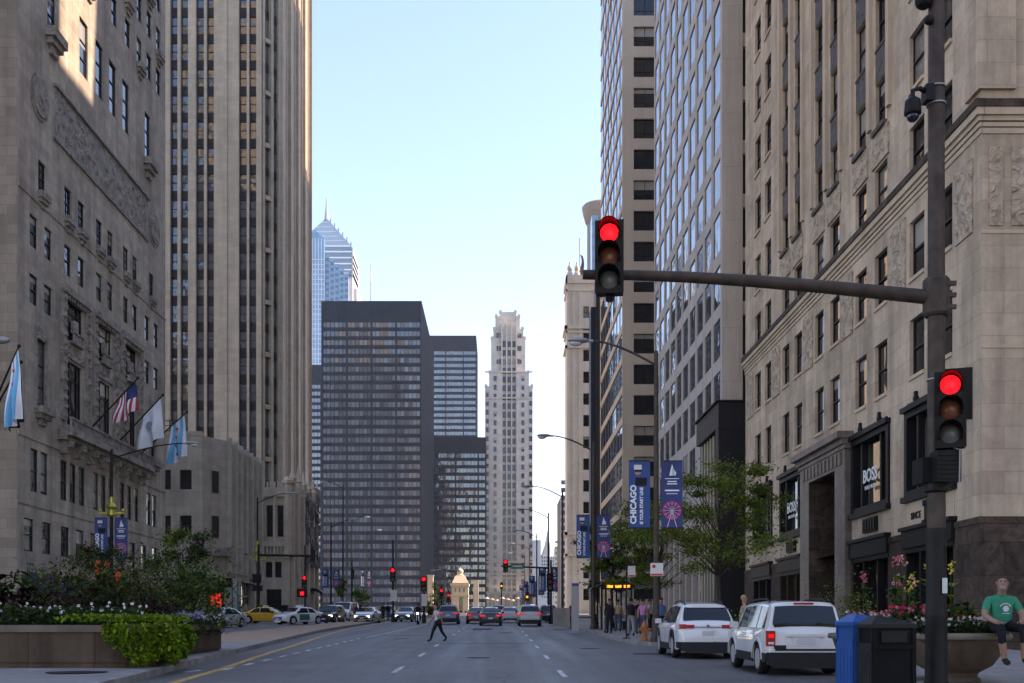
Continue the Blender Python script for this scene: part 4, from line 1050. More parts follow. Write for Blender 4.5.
# ================================================================== pointed glass skyscraper
def build_pointed():
    Y=800.0; b=Bld('pointed_glass_skyscraper',(at(323,0,Y)[0],Y+15,5.2),'blue glass skyscraper with a stepped pointed crown and spire behind the left towers','building')
    S=Y/F; X=lambda p:(p-VX)*S; Z=lambda y:CH+(HY-y)*S
    # chamfered blue corner bay
    g=MB().mat(M['pblue']); g.box(X(306),X(325),Y-3,Y+20,0,Z(240)); 
    g.v+= [(X(306),Y-3,Z(240)),(X(325),Y-3,Z(240)),(X(315.5),Y-3,Z(231)),(X(306),Y+20,Z(240)),(X(325),Y+20,Z(240)),(X(315.5),Y+20,Z(231))]; n=len(g.v)-6
    for f in((0,1,2),(3,5,4),(0,2,5,3),(1,4,5,2)): g.f.append(tuple(n+i for i in f)); g.m.append(g.cur)
    g.build('glass_bay',b.root)
    fr=b.mb('bay_frame','white')
    for p in range(307,326,3): fbox(fr,('N',Y-3),X(p)-.15,X(p)+.15,0,Z(240),0,.12)
    for k in range(70): fbox(fr,('N',Y-3),X(306),X(325),20+k*3.6,20.3+k*3.6,0,.12)
    # main shaft
    w=b.mb('wall','palewall'); w.box(X(295),X(348.5),Y,Y+38,0,Z(272)); w.box(X(348.5),X(352),Y+3,Y+38,0,Z(250)); w.box(X(352),X(355.5),Y+8,Y+38,0,Z(285))
    for i,p in enumerate((325.5,330.4,335.2,340,344.6)):
        top=(258,262,267,271.5,277)[i]
        y=top
        g=b.mb('bay_panel','pblue'); fbox(g,('N',Y),X(p-.4),X(p+4),0,Z(top-3),0,.25)
        k=0
        while y+k*6.0<310 and True:
            o=MB().mat(M['pwin']); fbox(o,('N',Y),X(p+.3),X(p+3.3),Z(y+k*6.0+3.3),Z(y+k*6.0),.2,.5); o.build('window',b.root); k+=1
    # pointed crown, a pyramid built of stepped glass courses with bright ledges
    ax,ay,az=X(322.8),Y+17,Z(209)
    zb=Z(275); half=X(352)-ax
    n=11
    for k in range(n):
        t0=k/n; t1=(k+1)/n
        h0=half*min(1,1.0*(1-t0)*1.75); h1=half*min(1,(1-t1)*1.75)
        za=zb+(az-zb)*t0; zc=zb+(az-zb)*t1
        o=b.mb('crown','crownglass'); q=[(-1,-1),(1,-1),(1,1),(-1,1)]
        for i in range(4):
            a=q[i]; c=q[(i+1)%4]
            hk=h0; hj=h1
            o.quad((ax+a[0]*hk,ay+a[1]*hk*.8,za),(ax+c[0]*hk,ay+c[1]*hk*.8,za),(ax+c[0]*hj,ay+c[1]*hj*.8,zc),(ax+a[0]*hj,ay+a[1]*hj*.8,zc))
        l=b.mb('crown_ledge','white')
        h=h1+.25; l.box(ax-h,ax+h,ay-h*.8,ay+h*.8,zc-1.0,zc)
        fn=b.mb('crown_fin','lampgrey'); fn.box(ax+h1-.3,ax+h1+.6,ay-h1*.8-.4,ay-h1*.8+.4,zc-2,zc+2.6)
    b.mb('spire','lampgrey').lathe([(1.8,-2),(1.2,3),(.7,8),(.12,Z(187)-az)],(ax,ay,az),8)
    b.finish()
M['pblue']=glass('blue_tower_glass',(.10,.24,.38),.08,1.9,.02,cells=(2.2,3.6),contrast=.35)
M['pwin']=glass('tower_window_blue',(.04,.09,.17),.06,1.8,.02)
M['palewall']=plain('pale_tower_cladding',(.45,.46,.47),.5,noise=.08,scale=.1)
M['crownglass']=glass('crown_glass',(.13,.21,.29),.12,1.7,.02)
build_pointed()

# ================================================================== slim stone skyscraper at the end of the street
def build_slim():
    Y=460.0; b=Bld('slim_stone_skyscraper',(at(509,0,Y)[0],Y+12,5.2),'slim pale stepped skyscraper with three dark window bays at the end of the street','building')
    X=lambda p,y=Y:(p-VX)*y/F; Z=lambda q,y=Y:CH+(HY-q)*y/F
    tiers=[(485,532.7,386,0),(489,529,371.5,.8),(491,525.5,337,1.6),(493.3,523.5,327,2.4),(495.3,520,314,3.0),(499.5,516.5,309,4.2)]
    w=b.mb('wall','t333')
    prev=0
    for i,(a,c,t,dy) in enumerate(tiers):
        y=Y+dy+.01*i; 
        if i==0: w.box(X(a),X(489.2),y,y+34,0,Z(t)); w.box(X(528.8),X(c),y,y+34,0,Z(t))
        elif i==1: w.box(X(a),X(501.8),Y,Y+32,0,Z(t)); w.box(X(516.4),X(c),Y,Y+32,0,Z(t))
        else: w.box(X(a),X(501.8) if i<5 else X(509),y,y+26-i*2,0,Z(t)); w.box(X(516.4) if i<5 else X(509),X(c),y,y+26-i*2,0,Z(t))
        fbox(b.mb('parapet_trim','t333'),('N',y),X(a)-.2,X(a)+1.0,Z(t)-.6,Z(t)+.7,-.8,.2); fbox(b.mb('parapet_trim','t333'),('N',y),X(c)-1.0,X(c)+.2,Z(t)-.6,Z(t)+.7,-.8,.2)
    w.box(X(501.5),X(516.7),Y+1.0,Y+24,0,Z(322)); w.box(X(500.2),X(515.8),Y+4.5,Y+18,0,Z(309.3))
    pn=('N',Y+1.0)
    for c in(504.2,509.1,514.1):
        k=0
        while 341+k*8.85<600:
            q=341+k*8.85
            if abs(q-360)>7: b.win(pn,X(c),Z(q+5.4),1.35,2.35,'plain',-.12,0)
            else: fbox(b.mb('carved_panel','relief_l'),pn,X(c)-.7,X(c)+.7,Z(q+5.4),Z(q),0,.2)
            k+=1
    for c in(501.9,506.7,511.6,516.4): fbox(b.mb('pier','t333'),pn,X(c)-.28,X(c)+.28,0,Z(324),0,.8)
    for c,tt in((495.2,376),(522.9,376),(487.3,392),(530.8,392)):
        q=tt
        while q<600:
            b.win(('N',Y),X(c),Z(q+5),1.15,2.1,'grid',-.12); q+=8.85
    for c in (497.5,500,518.5,520.5):
        for q in(332,345,358): 
            b.win(('N',Y+1.6) ,X(c),Z(q+5),.8,2.1,'grid',-.12)
    for z in(600-26,600-38,372,386+12): fbox(b.mb('cornice','t333'),('N',Y),X(485),X(532.7),Z(z)-.3,Z(z)+.3,0,.35)
    # ground-floor podium
    b.mb('podium','t333').box(X(481),X(536),Y-6,Y+1,0,Z(592)); 
    for k in range(7): fbox(b.mb('shop_window','pane'),('N',Y-6),X(482.5+k*7.5),X(487+k*7.5),Z(606),Z(594.5),0,.1)
    pass
    b.finish(100)
build_slim()
# ================================================================== hazy buildings at the end
Y=950.0
b=Bld('far_spired_building',(at(547,0,Y)[0],Y,5.2),'distant hazy grey building with a pointed roof beside the slim skyscraper','building')
X=lambda p:(p-VX)*Y/F; Z=lambda q:CH+(HY-q)*Y/F
b.mb('wall','farblue').box(X(533),X(541),Y,Y+20,0,Z(540)); b.mb('wall','farblue').box(X(541),X(555.5),Y,Y+20,0,Z(557))
b.mb('roof','farblue').lathe([(7,0),(5.2,3),(3,10),(1.2,18),(.1,24)],(X(548),Y+8,Z(557)),8)
for k in range(12):
    for c in range(6): fbox(b.mb('windows','slab_dk'),('N',Y),X(542+c*2.2),X(543+c*2.2),Z(598-k*3.6),Z(596-k*3.6),0,.1)
b.finish()
Y=700.0
b=Bld('far_tan_building',(at(558,0,Y)[0],Y,5.2),'distant tan building just left of the white terracotta building','building')
b.mb('wall','tan').box((555-VX)*Y/F,(562-VX)*Y/F,Y,Y+15,0,CH+(HY-547)*Y/F)
for k in range(14): fbox(b.mb('floor_line','frame_grey'),('N',Y),(555-VX)*Y/F,(561-VX)*Y/F,10+k*3.5,11.5+k*3.5,0,.1)
b.finish()
Y=420.0
b=Bld('far_grey_office',(at(565,0,Y)[0],Y,5.2),'distant grey office block whose edge shows left of the terracotta building','building')
b.mb('wall','concrete').box((560.5-VX)*Y/F,(575-VX)*Y/F,Y,Y+25,0,CH+(HY-497)*Y/F)
for k in range(18): fbox(b.mb('window_strip','og1'),('N',Y),(561-VX)*Y/F,(575-VX)*Y/F,7+k*2.9,8.7+k*2.9,0,.05)
b.finish()
def strip(name,mat,pts_l,pts_r,dz,kind='structure',top=None):
    """sheet between two polylines given as (x,y); follows the street level"""
    ys=sorted({y for x,y in pts_l}|{y for x,y in pts_r}|{y for y in (0,260) if min(p[1] for p in pts_l)<y<max(p[1] for p in pts_l)})
    def ip(pts,y):
        for (xa,ya),(xb,yb) in zip(pts,pts[1:]):
            if ya<=y<=yb: return xa+(xb-xa)*(y-ya)/max(1e-6,yb-ya)
        return pts[0][0] if y<pts[0][1] else pts[-1][0]
    mb=MB().mat(mat)
    for a,c in zip(ys,ys[1:]):
        mb.quad((ip(pts_l,a),a,G(a)+dz),(ip(pts_r,a),a,G(a)+dz),(ip(pts_r,c),c,G(c)+dz),(ip(pts_l,c),c,G(c)+dz))
    o=mb.build(name); 
    if kind: o['kind']=kind
    return o
def kerb(pts,side,name='kerb',w=.16,h=.15):
    mb=MB().mat(M['kerb'])
    pp=[]
    for (xa,ya),(xb,yb) in zip(pts,pts[1:]):
        n=max(1,int(abs(yb-ya)/6)); 
        for i in range(n): t=i/n; pp.append((xa+(xb-xa)*t,ya+(yb-ya)*t))
    pp.append(pts[-1])
    for (xa,ya),(xb,yb) in zip(pp,pp[1:]):
        dx,dy=xb-xa,yb-ya; L=math.hypot(dx,dy)
        if L<1e-6: continue
        nx,ny=dy/L*w*side,-dx/L*w*side
        za,zb=G(ya),G(yb)
        a=[(xa,ya,za-.1),(xb,yb,zb-.1),(xb+nx,yb+ny,zb-.1),(xa+nx,ya+ny,za-.1)]; t=[(xa,ya,za+h),(xb,yb,zb+h),(xb+nx,yb+ny,zb+h),(xa+nx,ya+ny,za+h)]
        mb.quad(*t); mb.quad(a[0],a[1],t[1],t[0]); mb.quad(a[3],a[2],t[2],t[3]); mb.quad(a[0],a[3],t[3],t[0]); mb.quad(a[1],a[2],t[2],t[1])
    o=mb.build(name); o['kind']='structure'; return o
g=MB().mat(M['asphalt'])
ys=[-150,0,260,4000]
for a,c in zip(ys,ys[1:]): g.quad((-3000,a,G(a)-.01),(3000,a,G(a)-.01),(3000,c,G(c)-.01),(-3000,c,G(c)-.01))
o=g.build('ground'); o['kind']='structure'
strip('road','x' and M['asphalt'],[(-23.3,-20),(-23.3,262)],[(9,-20),(9,262)],-.004)
KL=[(-6.9,8),(-7.4,22),(-8.2,31),(-9.2,45),(-10.4,63),(-10.8,75),(-11.5,122)]
strip('median_pavement',M['conc_l'],[(-14.6,8),(-14.6,44)],[(x-.16,y) for x,y in KL if y<44]+[(-9.3,44)],.146)
strip('median_buff_paving',M['brickpave'],[(-14.6,44),(-13.6,122)],[(-9.3,44)]+[(x-.16,y) for x,y in KL if y>44],.146)
kerb(KL+[(-12.2,124),(-13.0,124)],-1)
kerb([(-14.6,8),(-14.6,44),(-13.6,122),(-13,124)],1)
# right pavement with its parking bay
KR=[(4.3,-10),(4.35,16.6),(4.7,17.8),(7.5,20.2),(7.9,21.2),(7.9,40.6),(7.5,41.4),(5.95,42.4),(5.4,44.5),(5.2,52),(4.75,86),(4.5,120)]
strip('pavement_right',M['conc'],[(x+.16,y) for x,y in KR],[(16.5,-10),(16.5,120)],.146)
kerb(KR,1)
strip('pavement_right_far',M['conc'],[(4.7,146),(4.6,258)],[(16.5,146),(16.5,258)],.146); kerb([(4.5,146),(4.5,258)],1)
strip('pavement_left',M['conc_l'],[(-40,64),(-40,127)],[(-23.5,64),(-23.5,127)],.146); kerb([(-23.3,64),(-23.3,127)],-1)
strip('pavement_left_far',M['conc_l'],[(-40,146),(-40,258)],[(-23.5,146),(-23.5,258)],.146); kerb([(-23.3,146),(-23.3,258)],-1)
strip('median_far',M['brickpave'],[(-12.4,148),(-12.4,255)],[(-9.0,148),(-9.0,255)],.146); kerb([(-8.8,148),(-8.8,255)],-1); kerb([(-12.4,148),(-12.4,255)],1)
# paint
pw=[];
def dash(x0,y0,x1,y1,w,mat,name='lane_marking'):
    mb=MB().mat(mat); n=max(1,int((y1-y0)/10)); 
    for i in range(n):
        ya=y0+(y1-y0)*i/n; yb=y0+(y1-y0)*(i+1)/n; xa=x0+(x1-x0)*i/n; xb=x0+(x1-x0)*(i+1)/n
        mb.quad((xa-w/2,ya,G(ya)),(xa+w/2,ya,G(ya)),(xb+w/2,yb,G(yb)),(xb-w/2,yb,G(yb)))
    o=mb.build(name); o['kind']='structure'; return o
for k in range(-1,9):
    y=25.6+k*8.2
    dash(-2.46,y-8.2+8.2,-2.46,y+2.6,.12,M['paint_w'])
    dash(1.45,y-1.6,1.44,y+1.0,.12,M['paint_w'])
for k in range(12): y=26.6+k*2.27; dash(-6.68+.003*k,y,-6.68,y+1.05,.14,M['paint_w'])
dash(-7.35,25.8,-7.2,26.6,.16,M['paint_w'])
dash(-6.55,54,-6.1,96,.12,M['paint_w'])
YL=[(-6.2,14),(-6.6,22.6),(-6.85,27.3),(-7.4,33.7),(-8.05,43),(-8.75,52),(-9.6,64),(-10.2,76),(-11.0,120)]
for (xa,ya),(xb,yb) in zip(YL,YL[1:]): dash(xa,ya,xb,yb,.2,M['paint_y'],'yellow_line')
for x in (-18.5,): 
    for k in range(10): dash(x,40+k*9,x,43+k*9,.12,M['paint_w'])
# stop bar and crossing far ahead
for y in (128,): 
    mb=MB().mat(M['paint_w']); mb.quad((-9,y,G(y)),(4.4,y,G(y)),(4.4,y+.5,G(y+.5)),(-9,y+.5,G(y+.5))); o=mb.build('stop_line'); o['kind']='structure'
mh=MB().mat(M['pole_dk']).lathe([(.62,0),(.62,.012),(.55,.014)],(-8.9,23.2,G(23.2)+.147),28); o=mh.build('manhole_cover'); tag(o,'round dark iron manhole cover in the median pavement before the planter','manhole cover')
pt=MB().mat(M['patch']); pt.quad((4.3,35.2,G(35.2)),(6.6,35.0,G(35.0)),(6.7,36.0,G(36.0)),(4.4,36.2,G(36.2))); o=pt.build('asphalt_patch'); o['kind']='structure'

for i,(x,y,rr,lab) in enumerate(((-.6,33,.36,'iron manhole cover in the middle lane near the camera'),(3.3,40,.36,'iron manhole cover in the right lane'),(-4.6,52,.36,'iron manhole cover in the left lane'),(.4,64,.36,'iron manhole cover in the middle lane farther off'))):
    mh=MB().mat(M['patch']).lathe([(rr,0),(rr,.006),(rr*.85,.008)],(x,y,G(y)),22); tag(mh.build('manhole_cover'),lab,'manhole cover')
for i,(x0,x1,y0,y1) in enumerate(((-2.2,1.2,45,45.5),(-6.2,-3,57.5,58.1),(-1.8,-.4,71,76))):
    pt=MB().mat(M['patch2'] if i%2 else M['patch']); pt.quad((x0,y0,G(y0)-.001),(x1,y0+.2,G(y0+.2)-.001),(x1-.1,y1+.1,G(y1+.1)-.001),(x0+.1,y1,G(y1)-.001)); o=pt.build('asphalt_patch'); o['kind']='structure'
M['navy']=plain('banner_navy',(.025,.045,.16),.7,noise=.25,scale=2)
M['blue2']=plain('banner_blue',(.02,.065,.22),.7,noise=.25,scale=2)
M['magenta']=plain('banner_magenta',(.55,.03,.16),.7)
M['flesh']=plain('banner_face_tone',(.45,.22,.15),.7)
M['sign_w']=plain('sign_white',(.62,.60,.58),.5)
M['sign_r']=plain('sign_red',(.5,.03,.03),.5)
M['sign_g']=plain('sign_green',(.02,.16,.08),.5)
M['binblue']=plain('bin_blue',(.008,.075,.27),.5,spec=.25,noise=.12,scale=4)
M['binblack']=plain('bin_black',(.006,.006,.007),.6,spec=.12,noise=.3,scale=5)
M['bingrey']=plain('bin_grey_side',(.022,.022,.024),.6,spec=.15,noise=.2,scale=5)
M['gold']=plain('gilded_metal',(.45,.42,.06),.35,.7)
M['rust']=plain('hydrant_orange',(.33,.11,.025),.55,noise=.3,scale=12)
def sig_head(parent,x,y,z,rz,on=0,s=1.0,plate=False,n=3):
    """signal head as a part: body, three lenses with visors. x,y,z world of the centre of the back; local MB in parent space"""
    T=Matrix.Translation(Vector((x,y,z))-WL[parent.name])@Matrix.Rotation(rz,4,'Z')@Matrix.Diagonal((s,s,s,1))
    def tr(mb):
        mb.v=[tuple(T@Vector(v)) for v in mb.v]; return mb
    b=MB().mat(M['black']); h=.36*n
    b.box(-.19,.19,-.2,.0,-h/2,h/2); b.box(-.22,.22,-.215,-.19,-h/2-.02,h/2+.02)
    for i in range(n): b.box(-.205,.205,-.205,.01,h/2-.36*i-.375,h/2-.36*i-.345)
    if plate: b.box(-.36,.36,-.03,-.01,-h/2-.12,h/2+.12)
    b.box(-.04,.04,-.06,.12,-.06,.06); b.lathe([(.05,0),(.07,.04),(.05,.1)],(0,-.1,-h/2-.12),8)
    so=tr(b).build('signal_head',parent,local=True)
    for i in range(n):
        zc=h/2-.18-.36*i
        l=MB().mat(M[['red_on','amber_on' if on==-2 else 'amber_off','green_off'][i] if not(i==0 and on<0) else 'red_off'])
        if n<3: l=MB().mat(M['red_on' if i==0 else 'green_off'])
        prof=[(.15,0),(.13,-.03),(.08,-.055),(.001,-.065)]
        l.lathe(prof,(0,-.2,zc),20,'Y'); tr(l).build('lens',so,local=True,smooth=60)
        v=MB().mat(M['black']); k=14; pts=[]
        for j in range(k+1):
            a=math.radians(-30+240*j/k); pts.append((math.cos(a),math.sin(a)))
        for (c0,s0),(c1,s1) in zip(pts,pts[1:]):
            for r0,r1 in((.165,.155),(.178,.168)):
                v.quad((r0*c0,-.2,zc+r0*s0),(r0*c1,-.2,zc+r0*s1),(r1*c1,-.2-.2-.08*max(0,s1),zc+r1*s1),(r1*c0,-.2-.2-.08*max(0,s0),zc+r1*s0))
        tr(v).build('visor',so,local=True)
    return so
# ---------------------------------------------------------------- big signal pole in the foreground
def big_signal():
    X,Y=6.36,16.0; g=G(Y)+.15
    r=empty('traffic_signal_pole',(X,Y,g),'brown steel signal pole with a long mast arm over the street and two red lights','traffic signal')
    p=MB().mat(M['pole']); p.lathe([(.130,2.45),(.122,4.2),(.118,7),(.108,11.8),(.05,11.9)],(X,Y,g),20); p.build('pole',r,smooth=40)
    q=MB().mat(M['pole_dk']); q.lathe([(.2,0),(.2,.2),(.16,.32),(.15,1.2),(.158,1.25),(.158,1.33),(.142,1.36),(.14,2.44),(.145,2.5),(.13,2.53)],(X,Y,g),20); q.build('base_sleeve',r,smooth=40)
    a=MB().mat(M['pole']); z=6.36; zt=6.69
    pts=[(X-.1,Y,z)]+[(X-.1-(X-.1-1.22)*t,Y,z+(zt-z)*math.sin(t*math.pi/2)**1.0) for t in (.15,.3,.5,.7,.85,1)]
    a.tube(pts,[.105,.100,.094,.088,.080,.074,.07],14); ar=a.build('mast_arm',r,smooth=40)
    c=MB().mat(M['pole']); c.lathe([(.16,-.28),(.19,-.24),(.19,.24),(.16,.28)],(X,Y,z),16)
    for s in(-.17,0,.17): c.box(X+.1,X+.24,Y-.14,Y-.08,z+s-.03,z+s+.03)
    c.build('clamp',r)
    bnd=MB().mat(M['lampgrey'])
    for zz in(9.15,9.4,3.9,3.55,5.15): bnd.lathe([(.14,0),(.14,.02)],(X,Y,zz),16)
    bnd.build('steel_band',r)
    sig_head(r,1.60,Y-.12,6.85,math.radians(-8),s=.93)
    sig_head(r,X+.13,Y-.16,4.66,math.radians(-20),s=.97)
    bp=MB().mat(M['black']); bp.obox((X+.30,Y+.0,4.95),.42,.05,.75,rz=math.radians(-20)); bp.build('side_signal_back',r)
    # pedestrian signals
    w=MB().mat(M['black']); w.box(X-.12,X+.20,Y-.34,Y-.06,3.64,4.08); w.box(X+.0,X+.30,Y-.16,Y+.2,3.66,4.12); w.box(X-.24,X+.02,Y-.1,Y+.3,3.66,4.02)
    for k in range(6): w.box(X-.10,X+.17,Y-.36,Y-.34,3.68+k*.065,3.69+k*.065)
    wo=w.build('walk_signal',r); 
    t=MB().mat(M['lampgrey']); t.tube([(X+.19,Y-.35,3.62),(X+.19,Y-.37,4.08),(X+.08,Y-.33,4.14)],.012,6); t.build('conduit',r)
    s=MB().mat(M['pole_dk']); s.lathe([(.12,3.5-g),(.17,3.54-g),(.17,3.64-g)],(X,Y,g),14); s.build('bracket',r)
    # sticker
    k=MB().mat(M['offwhite'])
    k.box(X+.02,X+.09,Y-.18,Y-.165,2.05,2.27); k.build('sticker',r)
    # wires at top
    wi=MB().mat(M['black']); wi.tube([(X-.1,Y,10.9),(X-.45,Y-.1,10.75),(X-.8,Y-.1,10.95)],.02,5); wi.sphere((X-.2,Y-.05,10.65),.13); wi.sphere((X-.14,Y-.08,10.35),.07); wi.build('wire',r)
    # camera dome
    cm=MB().mat(M['black']); zz=9.3; cm.tube([(X-.12,Y-.05,zz),(X-.28,Y-.1,zz+.05),(X-.38,Y-.1,zz+.02),(X-.38,Y-.1,zz-.12)],.035,8); cm.lathe([(.05,0),(.11,-.05),(.12,-.24),(.10,-.26)],(X-.38,Y-.1,zz-.08),16); cm.box(X-.2,X-.08,Y-.15,Y+.05,zz-.13,zz+.1)
    cm.mat(M['dome']); cm.sphere((X-.38,Y-.1,zz-.35),.09,seg=14); o=cm.build('security_camera',r,smooth=50)
M['dome']=plain('camera_dome_navy',(.01,.012,.03),.15,coat=.8)
big_signal()
# ---------------------------------------------------------------- street lamps
def banner(root,x0,x1,y,z0,z1,kind):
    b=MB().mat(M['navy'])
    if kind=='start':
        b.mat(M['blue2'])
    b.box(x0,x1,y-.012,y+.012,z0,z1); bo=b.build('banner',root)
    w=x1-x0; h=z1-z0
    rod=MB().mat(M['pole_dk'])
    for z in(z0,z1): rod.box(min(x0,x1),max(x0,x1),y-.02,y+.02,z-.02,z+.02)
    rod.build('banner_rod',bo)
    d=y-.02
    if kind=='start':
        f=MB().mat(M['flesh']); f.lathe([(.16*w/1*1.0,0),(.16*w,.006)],(x0+.42*w,d,z1-.26*h/1.6),14,'Y')
        f.build('portrait',bo)
        c=MB().mat(M['sign_w']); c.box(x0+.24*w,x0+.60*w,d-.012,d,z1-.13*h,z1-.06*h); c.mat(M['black']); c.box(x0+.27*w,x0+.6*w,d-.016,d-.012,z1-.165*h,z1-.135*h); c.mat(M['black']); c.box(x0+.3*w,x0+.85*w,d-.01,d,z1-.37*h,z1-.25*h); c.build('portrait_detail',bo)
        R=Matrix.Rotation(math.pi/2,4,'X')@Matrix.Rotation(math.pi/2,4,'Z')
        T=Matrix.Translation((x0+.22*w,d,z0+.35*h))@R; text('CHICAGO',.38*w*1.02,M['white'],'lettering',bo,T2(bo,T),.004,bold=.012,sx=h/2.65*1.05)
        T=Matrix.Translation((x0+.60*w,d,z0+.33*h))@R; text('IS YOUR START LINE',.21*w,M['white'],'lettering',bo,T2(bo,T),.004,bold=.006,sx=h/2.65*.92)
    else:
        e=MB().mat(M['white'])
        cx=x0+.5*w
        for a,bb,l in((-.08,.0,.17),(.03,.05,.12),(.1,.12,.08)):
            e.quad((cx+a*w-.05*w,d,z1-.22*h),(cx+a*w+.07*w,d,z1-.22*h),(cx+bb*w+.08*w,d,z1-.22*h+l*h*.6),(cx+bb*w,d,z1-.22*h+l*h))
        e.build('emblem',bo)
        R=Matrix.Rotation(math.pi/2,4,'X')
        k=MB().mat(M['white'])
        for zz,ww,hh in((.26,.34,.010),(.30,.22,.016),(.335,.24,.016),(.43,.34,.022),(.485,.26,.010)): k.box(cx-ww*w,cx+ww*w,d-.004,d,z1-(zz+hh)*h,z1-zz*h)
        k.build('small_print',bo)
        wl=MB().mat(M['magenta']); R0=.43*w; cz=z0+.26*h; n=22
        for k in range(n):
            a=2*math.pi*k/n; a2=2*math.pi*(k+1)/n
            for r in(R0,R0*.85): wl.quad((cx+r*math.cos(a),d,cz+r*math.sin(a)),(cx+r*math.cos(a2),d,cz+r*math.sin(a2)),(cx+(r-.05*w)*math.cos(a2),d,cz+(r-.05*w)*math.sin(a2)),(cx+(r-.05*w)*math.cos(a),d,cz+(r-.05*w)*math.sin(a)))
        wl.build('wheel_rim',bo)
        sp=MB().mat(M['pinkw'])
        for k in range(12):
            a=2*math.pi*k/12; nx,nz=-math.sin(a)*.012*w,math.cos(a)*.012*w
            sp.quad((cx+nx,d-.004,cz+nz),(cx-nx,d-.004,cz-nz),(cx+R0*math.cos(a)-nx,d-.004,cz+R0*math.sin(a)-nz),(cx+R0*math.cos(a)+nx,d-.004,cz+R0*math.sin(a)+nz))
        for s in(-1,1): sp.quad((cx-.02*w,d-.006,cz),(cx+.02*w,d-.006,cz),(cx+s*.22*w+.02*w,d-.006,z0+.01*h),(cx+s*.22*w-.02*w,d-.006,z0+.01*h))
        sp.build('wheel_spokes',bo)
M['pinkw']=plain('banner_pale_pink',(.65,.40,.50),.7)
def lamp(X,Y,label,side=-1,H=11.3,arm=2.9,banners=None,simple=False,group='cobra-head street lamps along the avenue',rad=.11,pole='pole'):
    g=G(Y)+.15; r=empty('street_lamp',(X,Y,g),label,'street lamp',group)
    p=MB().mat(M[pole]); p.lathe([(.24,0),(.24,.12),(.19,.2),(.17,.9),(rad*1.1,.95),(rad,H*.4),(rad*.72,H)],(X,Y,g),12); p.build('pole',r,smooth=40)
    a=MB().mat(M[pole]); pts=[]
    for k in range(9):
        t=k/8; pts.append((X+side*arm*t,Y,g+H-.55+.95*math.sin(t*math.pi/2)))
    a.tube(pts,[.05]*5+[.04]*4,7); ao=a.build('arm',r,smooth=50)
    zz=g+H+.38; xe=X+side*arm
    h=MB().mat(M['lampgrey']); n=len(h.v); h.lathe([(.001,-.10),(.12,-.06),(.17,.02),(.14,.10),(.05,.14),(.001,.15)],(0,0,0),12)
    h.v=[(xe+side*(.32)+v[0]*2.6,Y+v[1]*1.2,zz+v[2]*.9) for v in h.v]; h.tube([(xe-side*.25,Y,zz-.0),(xe+side*.1,Y,zz+.02)],.06,8); ho=h.build('lamp_head',r,smooth=60)
    l=MB().mat(M['lens']); l.sphere((xe+side*.42,Y,zz-.07),.17,1.5,.8,.75); l.build('lens',ho,smooth=60)
    if banners:
        z1,z0,d1,d2=banners
        banner(r,X-.24-d1*1.0,X-.24,Y-.02,z0,z1,'start'); banner(r,X+.2,X+.2+d1,Y-.02,z0,z1,'wheel')
    return r
ordn=['nearest','second','third','fourth','fifth','sixth']
for i,(X,Y) in enumerate(((6.1,42.7),(5.72,66.5),(5.45,94.5),(5.25,117),(5.15,150),(5.1,182),(5.0,214))):
    lab=['brown street lamp with CHICAGO and wheel banners beside the white parked crossover','street lamp with two blue banners standing by the bus shelter','tall bare street lamp right of the slim skyscraper, taller than its row beyond it','street lamp carrying the green street sign arm with dark banners below','street lamp beyond the green street sign, arm over the road, fifth of the right row','street lamp far down the right kerb, sixth of its row','smallest and farthest street lamp of the right-hand row'][i]
    bn=None
    if i==0: z1=CH+(HY-461)*Y/F; z0=CH+(HY-528)*Y/F; bn=(z1,z0,.82,0)
    elif i==1: z1=CH+(HY-515)*Y/F; z0=CH+(HY-558)*Y/F; bn=(z1,z0,.80,0)
    elif i>=3: z1=CH+(HY-567)*117/F+(i-3)*.6; bn=(z1,z1-2.6,.8,0)
    lamp(X,Y,lab,banners=bn,arm=(2.7 if i<3 else 2.6))
# left-side lamps
lamp(-23.6,67.0,'street lamp before the grey hotel with a gilded collar and CHICAGO banners',side=1,H=CH+(HY-444)*67/F-G(67)-.5,arm=4.6,banners=(CH+(HY-518)*67/F,CH+(HY-559)*67/F,.78,0),pole='pole_dk')
lamp(-23.6,107.5,'dark street lamp with signal boxes at the side street left of the gothic skyscraper base',side=1,H=CH+(HY-494)*107.5/F-G(107)-.5,arm=3.0,pole='pole_dk')
lamp(-24.4,55.4,'street lamp at the left edge of the photo, its grey head showing beside the blue and white flag',side=1,H=CH+(HY-345)*55.4/F-G(55)-.5,arm=-.55+.0,pole='pole_dk') if False else None
for (x,y,hy,lab) in ((343,150,482,'slender street lamp in front of the large dark slab, taller of the left pair'),(352,190,517,'street lamp rising behind the yellow-green saplings'),(331,128,520,'street lamp with two red and blue banners left of the saplings'),(366,220,530,'far street lamp with blue banners between the saplings and the red signal')):
    Xw=(x-VX)*y/F; lamp(Xw,y,lab,side=-1 if x==343 else 1,H=CH+(HY-hy)*y/F-G(y)-.5,arm=2.4,pole='pole_dk',banners=(CH+(HY-570)*y/F,CH+(HY-587)*y/F,.8,0) if x in(331,366) else None)
